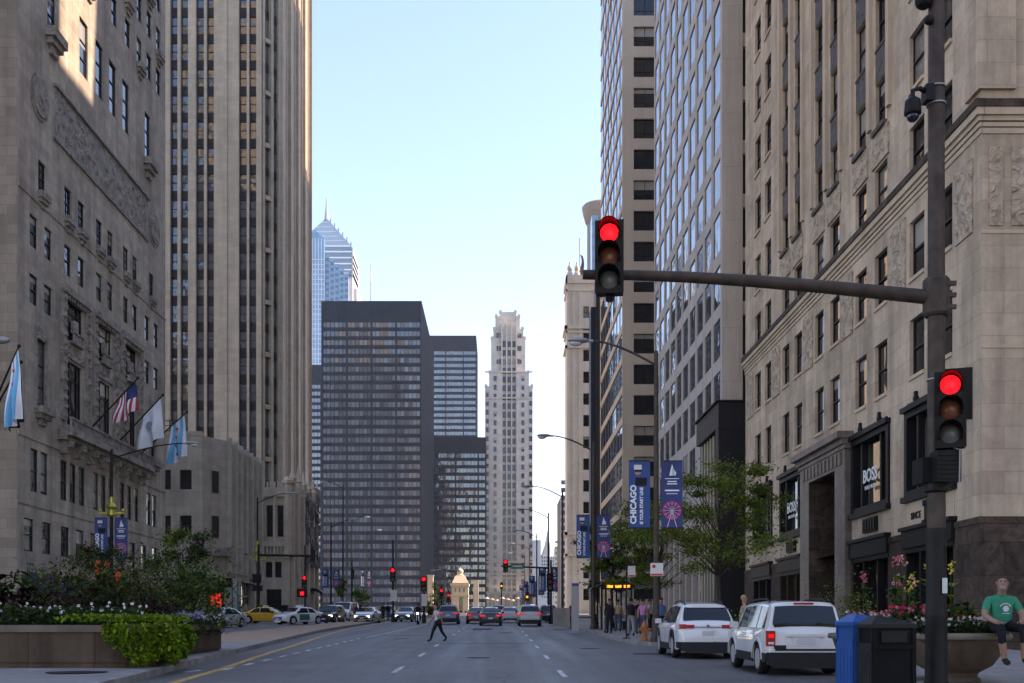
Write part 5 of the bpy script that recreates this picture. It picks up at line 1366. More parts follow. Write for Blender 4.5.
# gilded collars
for (X,Y,za,zb) in ((-23.6,67,497,517),(-23.6,107.5,541,562)):
    z0=CH+(HY-zb)*Y/F; z1=CH+(HY-za)*Y/F
    k=MB().mat(M['gold']); k.lathe([(.14,0),(.30,.1),(.2,(z1-z0)*.35),(.34,(z1-z0)*.5),(.16,(z1-z0)*.7),(.13,(z1-z0))],(X,Y,z0),12)
    for s in(-1,1): k.box(X+s*.2,X+s*.75,Y-.04,Y+.04,z0+.2,z0+.3); k.sphere((X+s*.7,Y,z0+.4),.12)
    o=[q for q in bpy.data.objects if q.name.startswith('street_lamp') and q.type=='EMPTY' and abs(q.location.x-X)<.01 and abs(q.location.y-Y)<.01][0]
    k.build('gilded_collar',o)
# lamp by the left edge + leaning flags
r=empty('street_lamp',(-28.4,53,G(53)+.15),'grey cobra-head lamp at the left photo edge, most of it outside the frame','street lamp')
k=MB().mat(M['pole_dk']); k.lathe([(.2,0),(.12,1),(.08,13)],(-28.4,53,G(53)+.15),10); k.tube([(-28.4,53,13.6),(-26.2,53,14.9),(-24.6,53,15.4)],.05,7); k.build('pole',r)
k=MB().mat(M['lampgrey']); k.sphere((-24.05,53,15.42),.2,2.6,1.2,.9); k.build('lamp_head',r,smooth=60)
# ---------------------------------------------------------------- flags
def cloth(mb,c0,du,dv,nu,nv,f,mats):
    """c0 corner, du across, dv down; f(u,v)->offset ; mats(u,v)->material"""
    P=[[None]*(nv+1) for _ in range(nu+1)]
    for i in range(nu+1):
        for j in range(nv+1):
            u=i/nu; v=j/nv; P[i][j]=tuple(Vector(c0)+Vector(du)*u+Vector(dv)*v+Vector(f(u,v)))
    for i in range(nu):
        for j in range(nv):
            mb.mat(mats((i+.5)/nu,(j+.5)/nv)); mb.quad(P[i][j],P[i+1][j],P[i+1][j+1],P[i][j+1])
def flag_on(base,tip,label,kind,w,h,ball=True):
    r=empty('flagpole_with_flag',base,label,'flag')
    p=MB().mat(M['pole_dk']); p.tube([base,tip],[.07,.045],8); p.sphere(tip,.1); po=p.build('staff',r)
    B=Vector(base); T=Vector(tip); d=(T-B).normalized()
    top=T-d*.25
    low=T-d*(.25+w)
    mb=MB()
    Wt=M['flagwhite']; Bl=M['flaglb']; Rd=M['flagred']; Nv=M['flagnavy']; K=M['flagblack']
    # hoist runs along the staff; the fly hangs straight down in folds
    def mats(u,v):
        if kind=='us':
            if v<.5 and u<.54: return Nv
            return Rd if int(u*13)%2==0 else Wt
        if kind=='chi':
            return Bl if (.17<u<.34 or .66<u<.83) else Wt
        if kind=='black': return K
        return Wt
    def f(u,v):
        s=v
        x=-d.x*w*.55*s*(u)*1.0
        return (x+.10*math.sin(u*9+v*3)*s, .30*math.sin(u*11+v*2.2)*s+.1*math.sin(v*7), d.z*w*.0*s)
    nv=26; nu=26
    cloth(mb,top,(low-top),(0.12,0,-h),nu,nv,f,mats)
    fo=mb.build('flag_cloth',r,smooth=60)
    if kind=='chi':
        st=MB().mat(Rd)
        for q in(.22,.42,.62,.82):
            c=Vector(top)+(low-top)*.5+Vector((.12,0,-h))*q+Vector(f(.5,q))+Vector((0,-.03,0))
            R=.17
            n=len(st.v); pts=[]
            for k in range(12):
                a=math.pi*k/6; rr=R if k%2==0 else R*.45; pts.append((c.x+rr*math.sin(a),c.y-.02,c.z+rr*math.cos(a)))
            st.v.extend(pts); st.f.append(tuple(range(n,n+12))); st.m.append(st.cur)
        st.build('star',fo)
    if kind=='seal':
        st=MB().mat(M['flaggrey']); c=Vector(top)+(low-top)*.5+Vector((.12,0,-h))*.5+Vector(f(.5,.5)); 
        n=len(st.v); st.v.extend([(c.x+.22*math.cos(k*math.pi/8),c.y-.22,c.z+.3*math.sin(k*math.pi/8)) for k in range(16)]); st.f.append(tuple(range(n,n+16))); st.m.append(0); st.build('seal',fo)
    return r
M['flagwhite']=plain('flag_white',(.68,.70,.74),.8); M['flaglb']=plain('flag_light_blue',(.10,.38,.62),.8); M['flagred']=plain('flag_red',(.40,.03,.05),.8); M['flagnavy']=plain('flag_navy',(.02,.035,.14),.8); M['flagblack']=plain('flag_black',(.012,.012,.016),.9); M['flaggrey']=plain('flag_grey',(.25,.27,.32),.8)
flag_on((-27,70.9,CH+188*27/419),at(138,378,70.9),'red white and blue striped flag with stars on the first hotel staff','us',1.55,1.85)
flag_on((-27,76,CH+175*27/391),at(163,395,76),'plain white flag with a small grey seal on the middle hotel staff','seal',1.7,2.7)
flag_on((-27,80.5,CH+165*27/369),at(187,412,80.5),'white flag with pale blue stripes and red stars farthest along the hotel','chi',1.3,3.0)
flag_on((-28.2,61.6,14.3),at(19,346,57),'large white flag with blue stripes and red stars at the left photo edge','chi',1.5,3.6)
flag_on((-28.6,61.65,13.2),at(21,362,58.5),'black flag hanging behind the blue and white one at the left photo edge','black',.9,3.0)
b=bpy.data.objects
# ---------------------------------------------------------------- secondary signals
def small_signal(pxx,pyt,Y,label,arm=None,heads=((0,0),),X=None,on=True,pole_py=None,s=1.0,lit=0):
    s*=.82
    Xw=(pxx-VX)*Y/F; g=G(Y)+.1; zt=CH+(HY-pyt)*Y/F
    r=empty('traffic_signal',(Xw,Y,g),label,'traffic signal')
    p=MB().mat(M['pole_dk']); p.lathe([(.18,0),(.16,.7),(.09,.8),(.07,max(1,(CH+(HY-(pole_py or pyt))*Y/F)-g))],(Xw,Y,g),10); p.build('pole',r)
    for dx,yy in heads: sig_head(r,Xw+dx,Y-.12,CH+(HY-yy)*Y/F,0,s=s,on=lit)
    return r
sA=small_signal(305,577,104,'red traffic signal on a dark post before the gothic skyscraper doorway',heads=((0,582),),pole_py=545,s=1.25)
w=MB().mat(M['red_on']); c=at(302.2,593.5,103.6); w.box(c[0]-.15,c[0]+.15,103.4,103.6,c[2]-.15,c[2]+.15); w.build('hand_signal',sA)
w=MB().mat(M['black']); c=at(303.5,593,103.8); w.box(c[0]-.6,c[0]+.4,103.61,103.9,c[2]-.4,c[2]+.4); w.build('hand_signal_box',sA)
r=empty('signal_mast_arm',((258.5-VX)*104.5/F,104.5,G(104)),'dark horizontal mast arm crossing before the gothic skyscraper base with signal boxes','traffic signal')
k=MB().mat(M['pole_dk']); a=at(258.5,555,104.5); c=at(318,556,104.5); k.tube([a,c],.11,8); k.lathe([(.16,0),(.12,a[2]-G(104)+1)],(a[0],104.5,G(104)),10); k.build('arm',r)
k=MB().mat(M['black'])
for (x0,x1,y0,y1) in ((253,262,574,583),(253,263,585.5,591),(311,316,550,562)):
    a=at(x0,y1,104.1); c=at(x1,y0,104.1); k.box(a[0],c[0],103.8,104.3,a[2],c[2])
k.build('signal_box',r)
s2=small_signal(393,567,98,'bright red traffic signal with a white sign left of the crossing pedestrian',heads=((0,575),),pole_py=540,s=1.35)
k=MB().mat(M['sign_w']); a=at(390.5,592,97.7); c=at(397,582+6,97.7); k.box(a[0],c[0],97.66,97.7,at(0,601,97.7)[2],at(0,590,97.7)[2]); k.build('sign_plate',s2)
s3=small_signal(424,578,92,'red traffic signal with a tall white plate just left of the pale bridge house',heads=((0,584),),pole_py=576,s=1.3)
k=MB().mat(M['sign_w']); k.box(at(421.5,0,91.7)[0],at(427,0,91.7)[0],91.66,91.7,at(0,606,91.7)[2],at(0,594,91.7)[2]); k.build('sign_plate',s3)
small_signal(352,571,120,'dark unlit side of a traffic signal before the saplings',heads=((.1,574),),pole_py=560,s=1.0,lit=-1)
small_signal(441.5,590,150,'small red signal left of the bridge house door, nearer of two',heads=((0,594),),pole_py=585,s=1.5)
small_signal(448.5,595,160,'small red signal right against the bridge house wall',heads=((0,598),),pole_py=590,s=1.3)
small_signal(501.5,584,170,'small signal in front of the slim skyscraper podium, over the red-roofed traffic',heads=((0,586),),pole_py=582,s=1.2,lit=-2)
small_signal(527,594,140,'amber-lit signal low beside the dark banners, right of the traffic',heads=((0,597),),pole_py=588,s=1.3,lit=-2)
small_signal(551,588,88,'dark signal on the right kerb pole behind the bus shelter',heads=((-.1,582),),pole_py=560,s=1.5,lit=-1)
# arm with green street sign
r=empty('signal_mast_arm',(5.05,112,G(112)),'mast arm with red signal and green street sign before the slim skyscraper','traffic signal')
k=MB().mat(M['pole_dk']); k.tube([(5.05,112,CH+(HY-568)*112/F),((501-VX)*112/F,112,CH+(HY-566)*112/F)],[.1,.07],8); k.lathe([(.14,0),(.1,8)],(5.05,112,G(112)),8); k.build('arm',r)
sig_head(r,(505.5-VX)*112/F,111.8,CH+(HY-566)*112/F,0,s=1.1)
k=MB().mat(M['sign_g']); a=at(511,570,111.7); c=at(523.5,562.5,111.7); k.box(a[0],c[0],111.66,111.7,a[2]+.1,c[2]-.1); so=k.build('street_sign',r)
k=MB().mat(M['white']); k.box(a[0]+.15,c[0]-.15,111.64,111.66,(a[2]+c[2])/2-.06,(a[2]+c[2])/2+.06); k.build('small_print',so)
# double-armed lamp on the median near the bridge
r=empty('double_street_lamp',((445-VX)*150/F,150,G(150)),'double-headed grey street lamp left of the pale bridge house','street lamp')
k=MB().mat(M['lampgrey']); x=(445-VX)*150/F; zt=CH+(HY-572)*150/F; k.lathe([(.2,0),(.1,1),(.08,zt-G(150))],(x,150,G(150)),8); k.tube([(x-1.6,150,zt+.15),(x-.6,150,zt+.35),(x,150,zt-.1),(x+.6,150,zt+.35),(x+1.6,150,zt+.25)],.06,6); k.build('pole',r)
for s in(-1,1):
    k=MB().mat(M['lampgrey']); k.sphere((x+s*1.65,150,zt+.2),.16,2.2,1,.8); k.build('lamp_head',r)
# ---------------------------------------------------------------- small signs on the right pavement
r=empty('no_parking_sign',(6.0,42.4,3.9),'square white sign with red lettering on the nearest brown lamp post','sign')
k=MB().mat(M['sign_w']); a=at(650.5,576,42.4); c=at(663.2,563,42.4); k.box(a[0],c[0],42.40,42.42,a[2],c[2]); k.build('plate',r)
k=MB().mat(M['sign_r']); k.box(a[0]+.02,c[0]-.02,42.385,42.40,a[2]+.02,a[2]+.09); k.lathe([(.07,0),(.07,.012),(.045,.013)],(a[0]+.13,42.388,c[2]-.13),14,'Y'); k.build('red_marking',r)
r=empty('bus_stop_sign',((626.5-VX)*47.5/F,47.5,G(47.5)+.15),'slim post with a pale square sign in the pavement left of the nearest lamp','sign')
X=(626.5-VX)*47.5/F
k=MB().mat(M['pole_dk']); k.tube([(X,47.5,G(47.5)+.15),(X,47.5,CH+(HY-558)*47.5/F)],.035,6); k.box(X-.15,X+.15,47.4,47.6,G(47.5)+.15,G(47.5)+.19); k.build('post',r)
k=MB().mat(M['sign_w']); k.box(X+.06,X+.38,47.45,47.47,CH+(HY-577)*47.5/F,CH+(HY-566)*47.5/F); k.mat(M['sign_r']); k.box(X+.08,X+.36,47.44,47.45,CH+(HY-577)*47.5/F+.02,CH+(HY-577)*47.5/F+.08); k.build('plate',r)
# hydrant
r=empty('fire_hydrant',((644.5-VX)*44.2/F,44.2,G(44.2)+.15),'rusty orange fire hydrant at the kerb beside the brown lamp post','hydrant')
c=((644.5-VX)*44.2/F,44.2,G(44.2)+.15)
k=MB().mat(M['rust']); k.lathe([(.17,0),(.17,.06),(.12,.08),(.12,.5),(.16,.52),(.16,.58),(.13,.6),(.12,.68),(.06,.76),(.03,.78),(.03,.84)],c,16); k.build('barrel',r,smooth=40)
k=MB().mat(M['rust']); k.lathe([(.07,-.24),(.07,.24)],(c[0],c[1],c[2]+.45),10,'X'); k.lathe([(.09,-.22),(.09,0)],(c[0],c[1],c[2]+.42),10,'Y'); k.build('outlet',r)
# ---------------------------------------------------------------- bus shelter
def shelter():
    Y0,Y1=62,70.5; x0=6.05; X1=7.5; r=empty('bus_shelter',(6.8,66,G(66)+.15),'dark bus shelter with a curved roof and an orange route display','bus shelter')
    g=G(66)+.15
    k=MB().mat(M['black']); n=10; pts=[]
    for i in range(n+1):
        t=i/n; pts.append((x0-.5+(X1-x0+.7)*t, g+2.45+.38*math.sin(math.pi*t)))
    for (xa,za),(xb,zb) in zip(pts,pts[1:]):
        k.quad((xa,Y0,za),(xb,Y0,zb),(xb,Y1,zb),(xa,Y1,za)); k.quad((xa,Y0,za),(xb,Y0,zb),(xb,Y0,zb-.16),(xa,Y0,za-.16)); k.quad((xa,Y0,za-.14),(xb,Y0,zb-.14),(xb,Y1,zb-.14),(xa,Y1,za-.14))
    k.build('roof',r)
    for x in(x0,X1):
        for y in(Y0+.3,64.8,67.6,Y1-.3): MB().mat(M['black']).box(x-.05,x+.05,y-.05,y+.05,g,g+2.5).build('post',r)
    k=MB().mat(M['black']); k.box(x0-.3,X1+.0,Y0-.06,Y0+.1,g+2.25,g+2.58); do=k.build('display_box',r)
    t=MB().mat(M['amber_on'])
    for q in range(3): t.box(x0+.02+q*.48,x0+.36+q*.48,Y0-.08,Y0-.06,g+2.35,g+2.5)
    t.build('display_text',do)
    k=MB().mat(M['shopglass']); k.quad((X1,Y0+.3,g+.2),(X1,Y1-.3,g+.2),(X1,Y1-.3,g+2.3),(X1,Y0+.3,g+2.3)); k.quad((x0+.05,Y1-.3,g+.2),(X1-.05,Y1-.3,g+.2),(X1-.05,Y1-.3,g+2.3),(x0+.05,Y1-.3,g+2.3)); k.build('glass_wall',r)
    k=MB().mat(M['pole_dk']); k.box(X1-.5,X1-.1,Y0+1,Y1-1,g+.42,g+.48); 
    for y in(Y0+1.2,Y1-1.2): k.box(X1-.4,X1-.2,y-.05,y+.05,g,g+.42)
    k.build('bench',r)
shelter()
r=empty('information_pillar',((575-VX)*64/F,64,G(64)+.15),'pale grey information pillar at the kerb left of the bus shelter','sign')
k=MB().mat(M['lampgrey']); k.box((572-VX)*62/F,(579-VX)*62/F,62,62.5,G(62)+.15,CH+(HY-583)*62/F); k.build('pillar',r); k=MB().mat(M['blue2']); k.box((572.2-VX)*62/F,(578.8-VX)*62/F,61.97,62.0,CH+(HY-586)*62/F,CH+(HY-583.4)*62/F); k.build('header',r)
k=MB().mat(M['conc']); k.box((553-VX)*75/F,(572-VX)*75/F,74.6,75,G(75)+.15,CH+(HY-608)*75/F); o=k.build('low_wall'); tag(o,'low pale concrete wall at the kerb left of the information pillar','wall')
# ---------------------------------------------------------------- bins
def bin_(x,y,w,d,h,mf,ms,label):
    h-=.13
    g=G(y)+.15; r=empty('litter_bin',(x+w/2,y+d/2,g),label,'litter bin')
    k=MB().mat(M[mf]); k.box(x+.02,x+w-.02,y+.02,y+d-.02,g+.06,g+h-.18); k.build('body',r)
    k=MB().mat(M[ms]); k.box(x,x+.02,y+.04,y+d-.04,g+.1,g+h-.42); k.box(x,x+.025,y+.0,y+.05,g,g+h-.18); k.box(x,x+.025,y+d-.05,y+d,g,g+h-.18); k.box(x,x+.03,y,y+d,g+h-.42,g+h-.38)
    for q in range(4): k.box(x-.006,x+.0,y+.1+q*(d-.2)/4+.02,y+.1+(q+1)*(d-.2)/4-.02,g+.16,g+h-.5)
    k.build('side_panel',r)
    k=MB().mat(M[mf]); k.box(x+.0,x+.05,y-.005,y+.02,g,g+h-.18); k.box(x+w-.05,x+w,y-.005,y+.02,g,g+h-.18); k.box(x+.05,x+w-.05,y-.005,y+.02,g+h-.46,g+h-.4); k.build('front_trim',r)
    t=MB().mat(M[ms]); z=g+h-.18; a,b_,c,d_=(x-.015,y-.015),(x+w+.015,y-.015),(x+w+.015,y+d+.015),(x-.015,y+d+.015)
    n=len(t.v); ins=.13
    for (xx,yy) in(a,b_,c,d_): t.v.append((xx,yy,z))
    for (xx,yy) in(a,b_,c,d_): t.v.append((xx,yy,z+.05))
    t.v+= [(x+ins,y+d*.35,z+.17),(x+w-ins*.6,y+d*.35,z+.10),(x+w-ins*.6,y+d*.75,z+.10),(x+ins,y+d*.75,z+.17)]
    for f in((0,1,5,4),(1,2,6,5),(2,3,7,6),(3,0,4,7),(4,5,9,8),(5,6,10,9),(6,7,11,10),(7,4,8,11),(8,9,10,11)): t.f.append(tuple(n+i for i in f)); t.m.append(t.cur)
    t.build('lid',r)
    k=MB().mat(M['pole_dk']); k.box(x+.12,x+w-.12,y-.012,y+.019,g+h-.37,g+h-.22); k.build('chute_door',r)
bin_(4.92,14.5,.58,.60,1.42,'binblack','bingrey','black litter bin with a sloping lid, nearest the camera at the kerb corner')
bin_(4.90,15.2,.60,.80,1.44,'binblue','binblue','blue recycling bin standing directly behind the black bin')
# ---------------------------------------------------------------- bridge house and far plaza things
def bridge_house():
    Y=232.0; S=Y/F; X=lambda p:(p-VX)*S; Z=lambda q:CH+(HY-q)*S
    r=Bld('bridge_house',(X(461),Y+2,G(Y)),'small pale stone bridge house with a domed roof lit by the sun','building')
    pn=('N',Y); w=r.mb('wall','terra2'); wl=[(X(454.5),X(456.3),Z(592),Z(588)),(X(458.5),X(460.5),Z(592),Z(588)),(X(463),X(465),Z(592),Z(588)),(X(459),X(463),Z(613),Z(597))]
    wall_holes(w,pn,X(451),X(468),Z(625),Z(584),[h+(.3,) for h in wl],.3)
    for h in wl: 
        g=MB().mat(M['pane']); g.quad(W(pn,h[0],h[2],-.25),W(pn,h[1],h[2],-.25),W(pn,h[1],h[3],-.25),W(pn,h[0],h[3],-.25)); g.build('window' if h[3]<Z(587) and h[2]>Z(600) else 'door',r.root)
    w.box(X(468)-.1,X(468),Y,Y+5,Z(625),Z(584)); w.box(X(451),X(451)+.1,Y,Y+5,Z(625),Z(584)); 
    c=MB().mat(M['terra2']); c.box(X(450.2),X(469),Y-.3,Y+5.2,Z(586),Z(583.4)); c.box(X(450.4),X(468.6),Y-.2,Y+5,Z(596),Z(594.6)); c.build('cornice',r.root)
    d=MB().mat(M['terra2']); cx=X(459.8); d.lathe([(.95,0),(.9,.35),(.62,.5),(.62,1.0),(.72,1.05),(.74,1.2),(.6,1.5),(.3,1.75),(.12,1.8),(.1,2.2)],(cx,Y+2,Z(576.5)),18); d.build('dome',r.root,smooth=40)
    g=MB().mat(M['terra2']); 
    g.v+= [(X(452),Y-.1,Z(583)),(X(468),Y-.1,Z(583)),(X(464.8),Y+1,Z(575.5)),(X(455),Y+1,Z(575.5))]+[(X(452),Y+4.5,Z(583)),(X(468),Y+4.5,Z(583)),(X(464.8),Y+3,Z(575.5)),(X(455),Y+3,Z(575.5))]
    for f in((0,1,2,3),(1,5,6,2),(4,0,3,7),(3,2,6,7),(5,4,7,6)): g.f.append(f); g.m.append(0)
    g.build('pediment',r.root)
    r.finish()
M['terra2']=stone('cream_bridge_stone',(.50,.44,.34),.9,.5,.9,.03,.15,.1)
bridge_house()
for (a,c,t,lab) in ((427.5,433,576,'cream stone pylon left of the bridge house'),(473.5,478.5,581,'cream stone pylon right of the bridge house')):
    Y=240; k=MB().mat(M['terra2']); k.box((a-VX)*Y/F,(c-VX)*Y/F,Y,Y+2,G(Y),CH+(HY-t)*Y/F); k.box((a-.5-VX)*Y/F,(c+.5-VX)*Y/F,Y-.2,Y+2.2,CH+(HY-t)*Y/F,CH+(HY-t+1)*Y/F)
    tag(k.build('stone_pylon'),lab,'pylon')
# white and pink awnings of stalls at the far pavement
rnd=random.Random(11)
M['awn_w']=plain('white_awning_cloth',(.42,.38,.38),.8); M['awn_p']=plain('pink_awning_cloth',(.42,.24,.24),.8)
for i in range(7):
    Y=236; x=(487+i*5.2-VX)*Y/F; zt=CH+(HY-(597+(i%3)*1.1))*Y/F
    r=empty('market_umbrella',(x,Y,G(Y)),['white','pink','white','white','pink','white','white'][i]+' parasol in the pale row across the street end, '+['first','second','third','fourth','fifth','sixth','last'][i]+' from the left','parasol','pale parasols across the far street end')
    k=MB().mat(M['awn_p' if i in(1,4) else 'awn_w']); k.lathe([(.58,-.42),(.56,-.36),(.3,-.1),(.03,.0)],(x,Y,zt),8); k.build('canopy',r)
    k=MB().mat(M['lampgrey']); k.tube([(x,Y,G(Y)),(x,Y,zt-.1)],.04,5); k.build('stand',r)
# dark awning and hoarding by the gothic skyscraper
k=MB().mat(M['black']); Y=146; a=at(306,0,Y); 
pts=[]
for i in range(9):
    t=i/8; pts.append(((305+t*17-VX)*Y/F,CH+(HY-(592-4*math.sin(t*math.pi)))*Y/F))
for (xa,za),(xb,zb) in zip(pts,pts[1:]): k.quad((xa,Y,za),(xb,Y,zb),(xb,Y+2.5,zb),(xa,Y+2.5,za)); k.quad((xa,Y,za),(xb,Y,zb),(xb,Y,zb-.4),(xa,Y,za-.4))
for x in(306,321): X=(x-VX)*Y/F; k.box(X-.06,X+.06,Y,Y+.12,G(Y),CH+(HY-592)*Y/F)
tag(k.build('entrance_marquee'),'dark curved marquee over the pavement beside the gothic skyscraper base','awning')
# ---------------------------------------------------------------- foliage
def leafquad(mb,c,s,rnd,droop=0.0,asp=.6):
    th=rnd.uniform(0,2*math.pi); ph=rnd.uniform(-.9,.9)-droop
    d=Vector((math.cos(th)*math.cos(ph),math.sin(th)*math.cos(ph),math.sin(ph)))
    u=d.cross(Vector((rnd.uniform(-.4,.4),rnd.uniform(-.4,.4),1))).normalized()
    c=Vector(c); a=c-d*s*.5; b_=c+d*s*.5; m1=c+u*s*asp*.5; m2=c-u*s*asp*.5
    mb.quad(a,m2,b_,m1)
def tree(name,label,X,Y,H,spread,n,leaf,seed,trunk_h=2.6,flat=.35,ls=.16,group=None,trunk_r=.11,clumps=26,base=None,low=.42,holes=True):
    rnd=random.Random(seed); g=(G(Y)+.15) if base is None else base
    r=empty(name,(X,Y,g),label,'tree',group)
    t=MB().mat(M['bark']); tips=[]
    top=(X+rnd.uniform(-.2,.2),Y+rnd.uniform(-.2,.2),g+H*.8)
    t.tube([(X,Y,g-.1),(X+.03,Y,g+trunk_h*.5),(X-.04,Y+.03,g+trunk_h),(X+.1,Y,g+H*.6),top],[trunk_r*1.25,trunk_r,trunk_r*.9,trunk_r*.5,.02],8)
    cl=[]
    for i in range(clumps):
        a=rnd.uniform(0,2*math.pi); q=rnd.random(); z=g+H*(low+(1-low)*(q**.85)); rr=spread*(.35+.65*rnd.random())*math.sqrt(max(.08,1-((z-g-H*(low+.2))/(H*(1-low)))**2))
        c=Vector((X+math.cos(a)*rr,Y+math.sin(a)*rr,z)); cl.append(c)
        s=Vector((X,Y,g+max(trunk_h*.85,(z-g)*.62))); m=(s+c)/2+Vector((0,0,.12*H*.3)); t.tube([s,m,c],[trunk_r*.26,trunk_r*.14,.008],5)
    t.build('trunk',r,smooth=60)
    L=MB(); 
    L.mats=[M[m] for m in leaf]
    per=max(1,n//clumps)
    for c in cl:
        sz=spread*rnd.uniform(.14,.38); w=rnd.choice([0,0,0,1]) if len(leaf)>1 else 0
        k=0
        while k<per:
            v=Vector((rnd.gauss(0,.5),rnd.gauss(0,.5),rnd.gauss(0,.5)*flat))
            if v.length>1.3: continue
            p=c+v*sz; L.cur=w if rnd.random()<.8 else rnd.randrange(len(leaf)); leafquad(L,p,ls*rnd.uniform(.6,1.3),rnd,.2); k+=1
    L.build('crown',r); return r
G3='young locust trees along the right pavement'
tree('locust_tree','feathery green locust tree beside the charcoal entrance block, nearest of the right row',8.9,44.5,6.9,2.75,11500,['leaf','leaf_y'],21,3.0,.34,.14,G3,.10,52,low=.40)
tree('locust_tree','green locust tree behind the nearest banner lamp, second of the right row',8.3,57,6.6,2.7,8800,['leaf','leaf_y'],22,2.6,.34,.16,G3,.10,42,low=.36)
tree('locust_tree','low spreading locust tree over the people by the bus shelter',7.5,73,6.6,2.9,11000,['leaf','leaf_dk'],23,2.6,.35,.2,G3,.10,28,low=.4)
tree('street_tree','dark leafy street tree before the pale annex, left of the silver car',-17.9,62,5.5,2.0,9000,['leaf_dk','leaf'],31,2.0,.7,.17,None,.10,34,base=G(62),low=.28)
tree('street_tree','loose dark green tree behind the maroon shrubs in the median',-20.6,57,4.5,2.2,7000,['leaf_dk','leaf_br','leaf'],32,1.4,.6,.16,None,.08,30,base=G(57),low=.2)
for i,(p,h,lab) in enumerate(((341,579,'taller yellow-green sapling catching the sun, left of two'),(361,590,'shorter yellow-green sapling catching the sun, right of two'))):
    Y=150; X=(p-VX)*Y/F; tree('sapling',lab,X,Y,CH+(HY-h)*Y/F-G(Y),1.15 if i==0 else 1.6,1800,['leaf_lime','leaf_y'],41+i,.8,.9,.3,'sunlit saplings',.07,18,base=G(Y),low=.12)
tree('far_tree','dark green tree left of the bridge house by the pylon',(436-VX)*225/F,225,6.5,2.2,1500,['leaf_dk','leaf'],45,1.5,.8,.4,None,.12,16,base=G(225),low=.2)
# low hedge at the far median
def hedge(name,label,x0,x1,y0,y1,z0,z1,n,leaf,seed,ls=.12,cat='hedge'):
    rnd=random.Random(seed); L=MB(); L.mats=[M[m] for m in leaf]
    for i in range(n):
        L.cur=rnd.randrange(len(leaf)); a=rnd.uniform(x0,x1); b_=rnd.uniform(y0,y1); z=z0+(z1-z0)*(rnd.random()**.6); leafquad(L,(a,b_,z),ls*rnd.uniform(.6,1.4),rnd)
    return tag(L.build(name),label,cat)
hedge('hedge','dark clipped hedge across the far median under the bridge house',(428-VX)*160/F,(452-VX)*160/F,158,160,G(160),G(160)+1.5,1500,['leaf_dk','leaf'],51,.35)
# ---------------------------------------------------------------- median planters, left
def planter(name,label,poly,z0,z1,rimh=.16,over=.09,side='planter'):
    cx=sum(p[0] for p in poly)/len(poly); cy=sum(p[1] for p in poly)/len(poly)
    r=empty(name,(cx,cy,z0),label,'planter')
    def grow(k): 
        out=[]
        for x,y in poly:
            d=Vector((x-cx,y-cy)); d*= (1+k/max(.5,d.length)); out.append((cx+d.x,cy+d.y))
        return out
    b=MB().mat(M[side]); b.prism(grow(-.06),z0-.25,z0+.12,top=False); b.prism(poly,z0+.12,z1-rimh); b.build('wall',r)
    q=MB().mat(M['planter_rim']); q.prism(grow(over),z1-rimh,z1-.03); q.prism(grow(over-.03),z1-.03,z1); q.build('rim',r)
    s=MB().mat(M['soil']); n=len(poly); s.quad(*[(x,y,z1+.006) for x,y in grow(-.2)]); s.build('soil',r)
    return r
def rpoly(x0,x1,y0,y1,rad=.7,n=4):
    out=[]
    for (cx,cy,a0) in ((x1-rad,y0+rad,-90),(x1-rad,y1-rad,0),(x0+rad,y1-rad,90),(x0+rad,y0+rad,180)):
        for k in range(n+1):
            a=math.radians(a0+90*k/n); out.append((cx+rad*math.cos(a),cy+rad*math.sin(a)))
    return out
zP=G(25)+.15
planter('long_planter','long weathered concrete planter with a grey rim in the left foreground',rpoly(-15.2,-7.95,24.9,28.3,.8),zP,CH+3.0*25/F)
planter('rear_planter','second weathered concrete planter behind the bright green vine',rpoly(-14.5,-8.85,30.6,35.6,.6),G(31)+.15,CH+2.6*31/F+.03)
zr=CH+.07
def shrub(name,label,c,r3,n,leaf,seed,ls=.1,cat='shrub',droop=.2,asp=.5,stems=6,group=None):
    rnd=random.Random(seed); r=empty(name,c,label,cat,group)
    L=MB(); L.mats=[M[m] for m in leaf]
    k=0
    ncl=max(5,n//90); cl=[]
    for i in range(ncl):
        v=Vector((rnd.uniform(-1,1),rnd.uniform(-1,1),rnd.uniform(.05,1))); 
        if Vector((v.x,v.y,v.z*.9)).length>1.15: v*=.8
        cl.append((Vector(c)+Vector((v.x*r3[0],v.y*r3[1],v.z*r3[2])),rnd.uniform(.18,.42),rnd.randrange(len(leaf))))
    for i in range(n):
        cc,s,mi=rnd.choice(cl); v=Vector((rnd.gauss(0,1),rnd.gauss(0,1),rnd.gauss(0,.8)))*s
        L.cur=mi if rnd.random()<.75 else rnd.randrange(len(leaf)); p=cc+Vector((v.x*r3[0],v.y*r3[1],v.z*r3[2])); 
        if p.z<c[2]-.02: p.z=c[2]+rnd.random()*.1
        leafquad(L,p,ls*rnd.uniform(.6,1.4),rnd,droop,asp)
    S=MB().mat(M['bark'])
    for cc,s,mi in cl[:stems]: S.tube([(c[0]+rnd.uniform(-.1,.1),c[1],c[2]-.02),tuple(cc)],[.02,.008],4)
    S.build('stems',r); L.build('foliage',r); return r
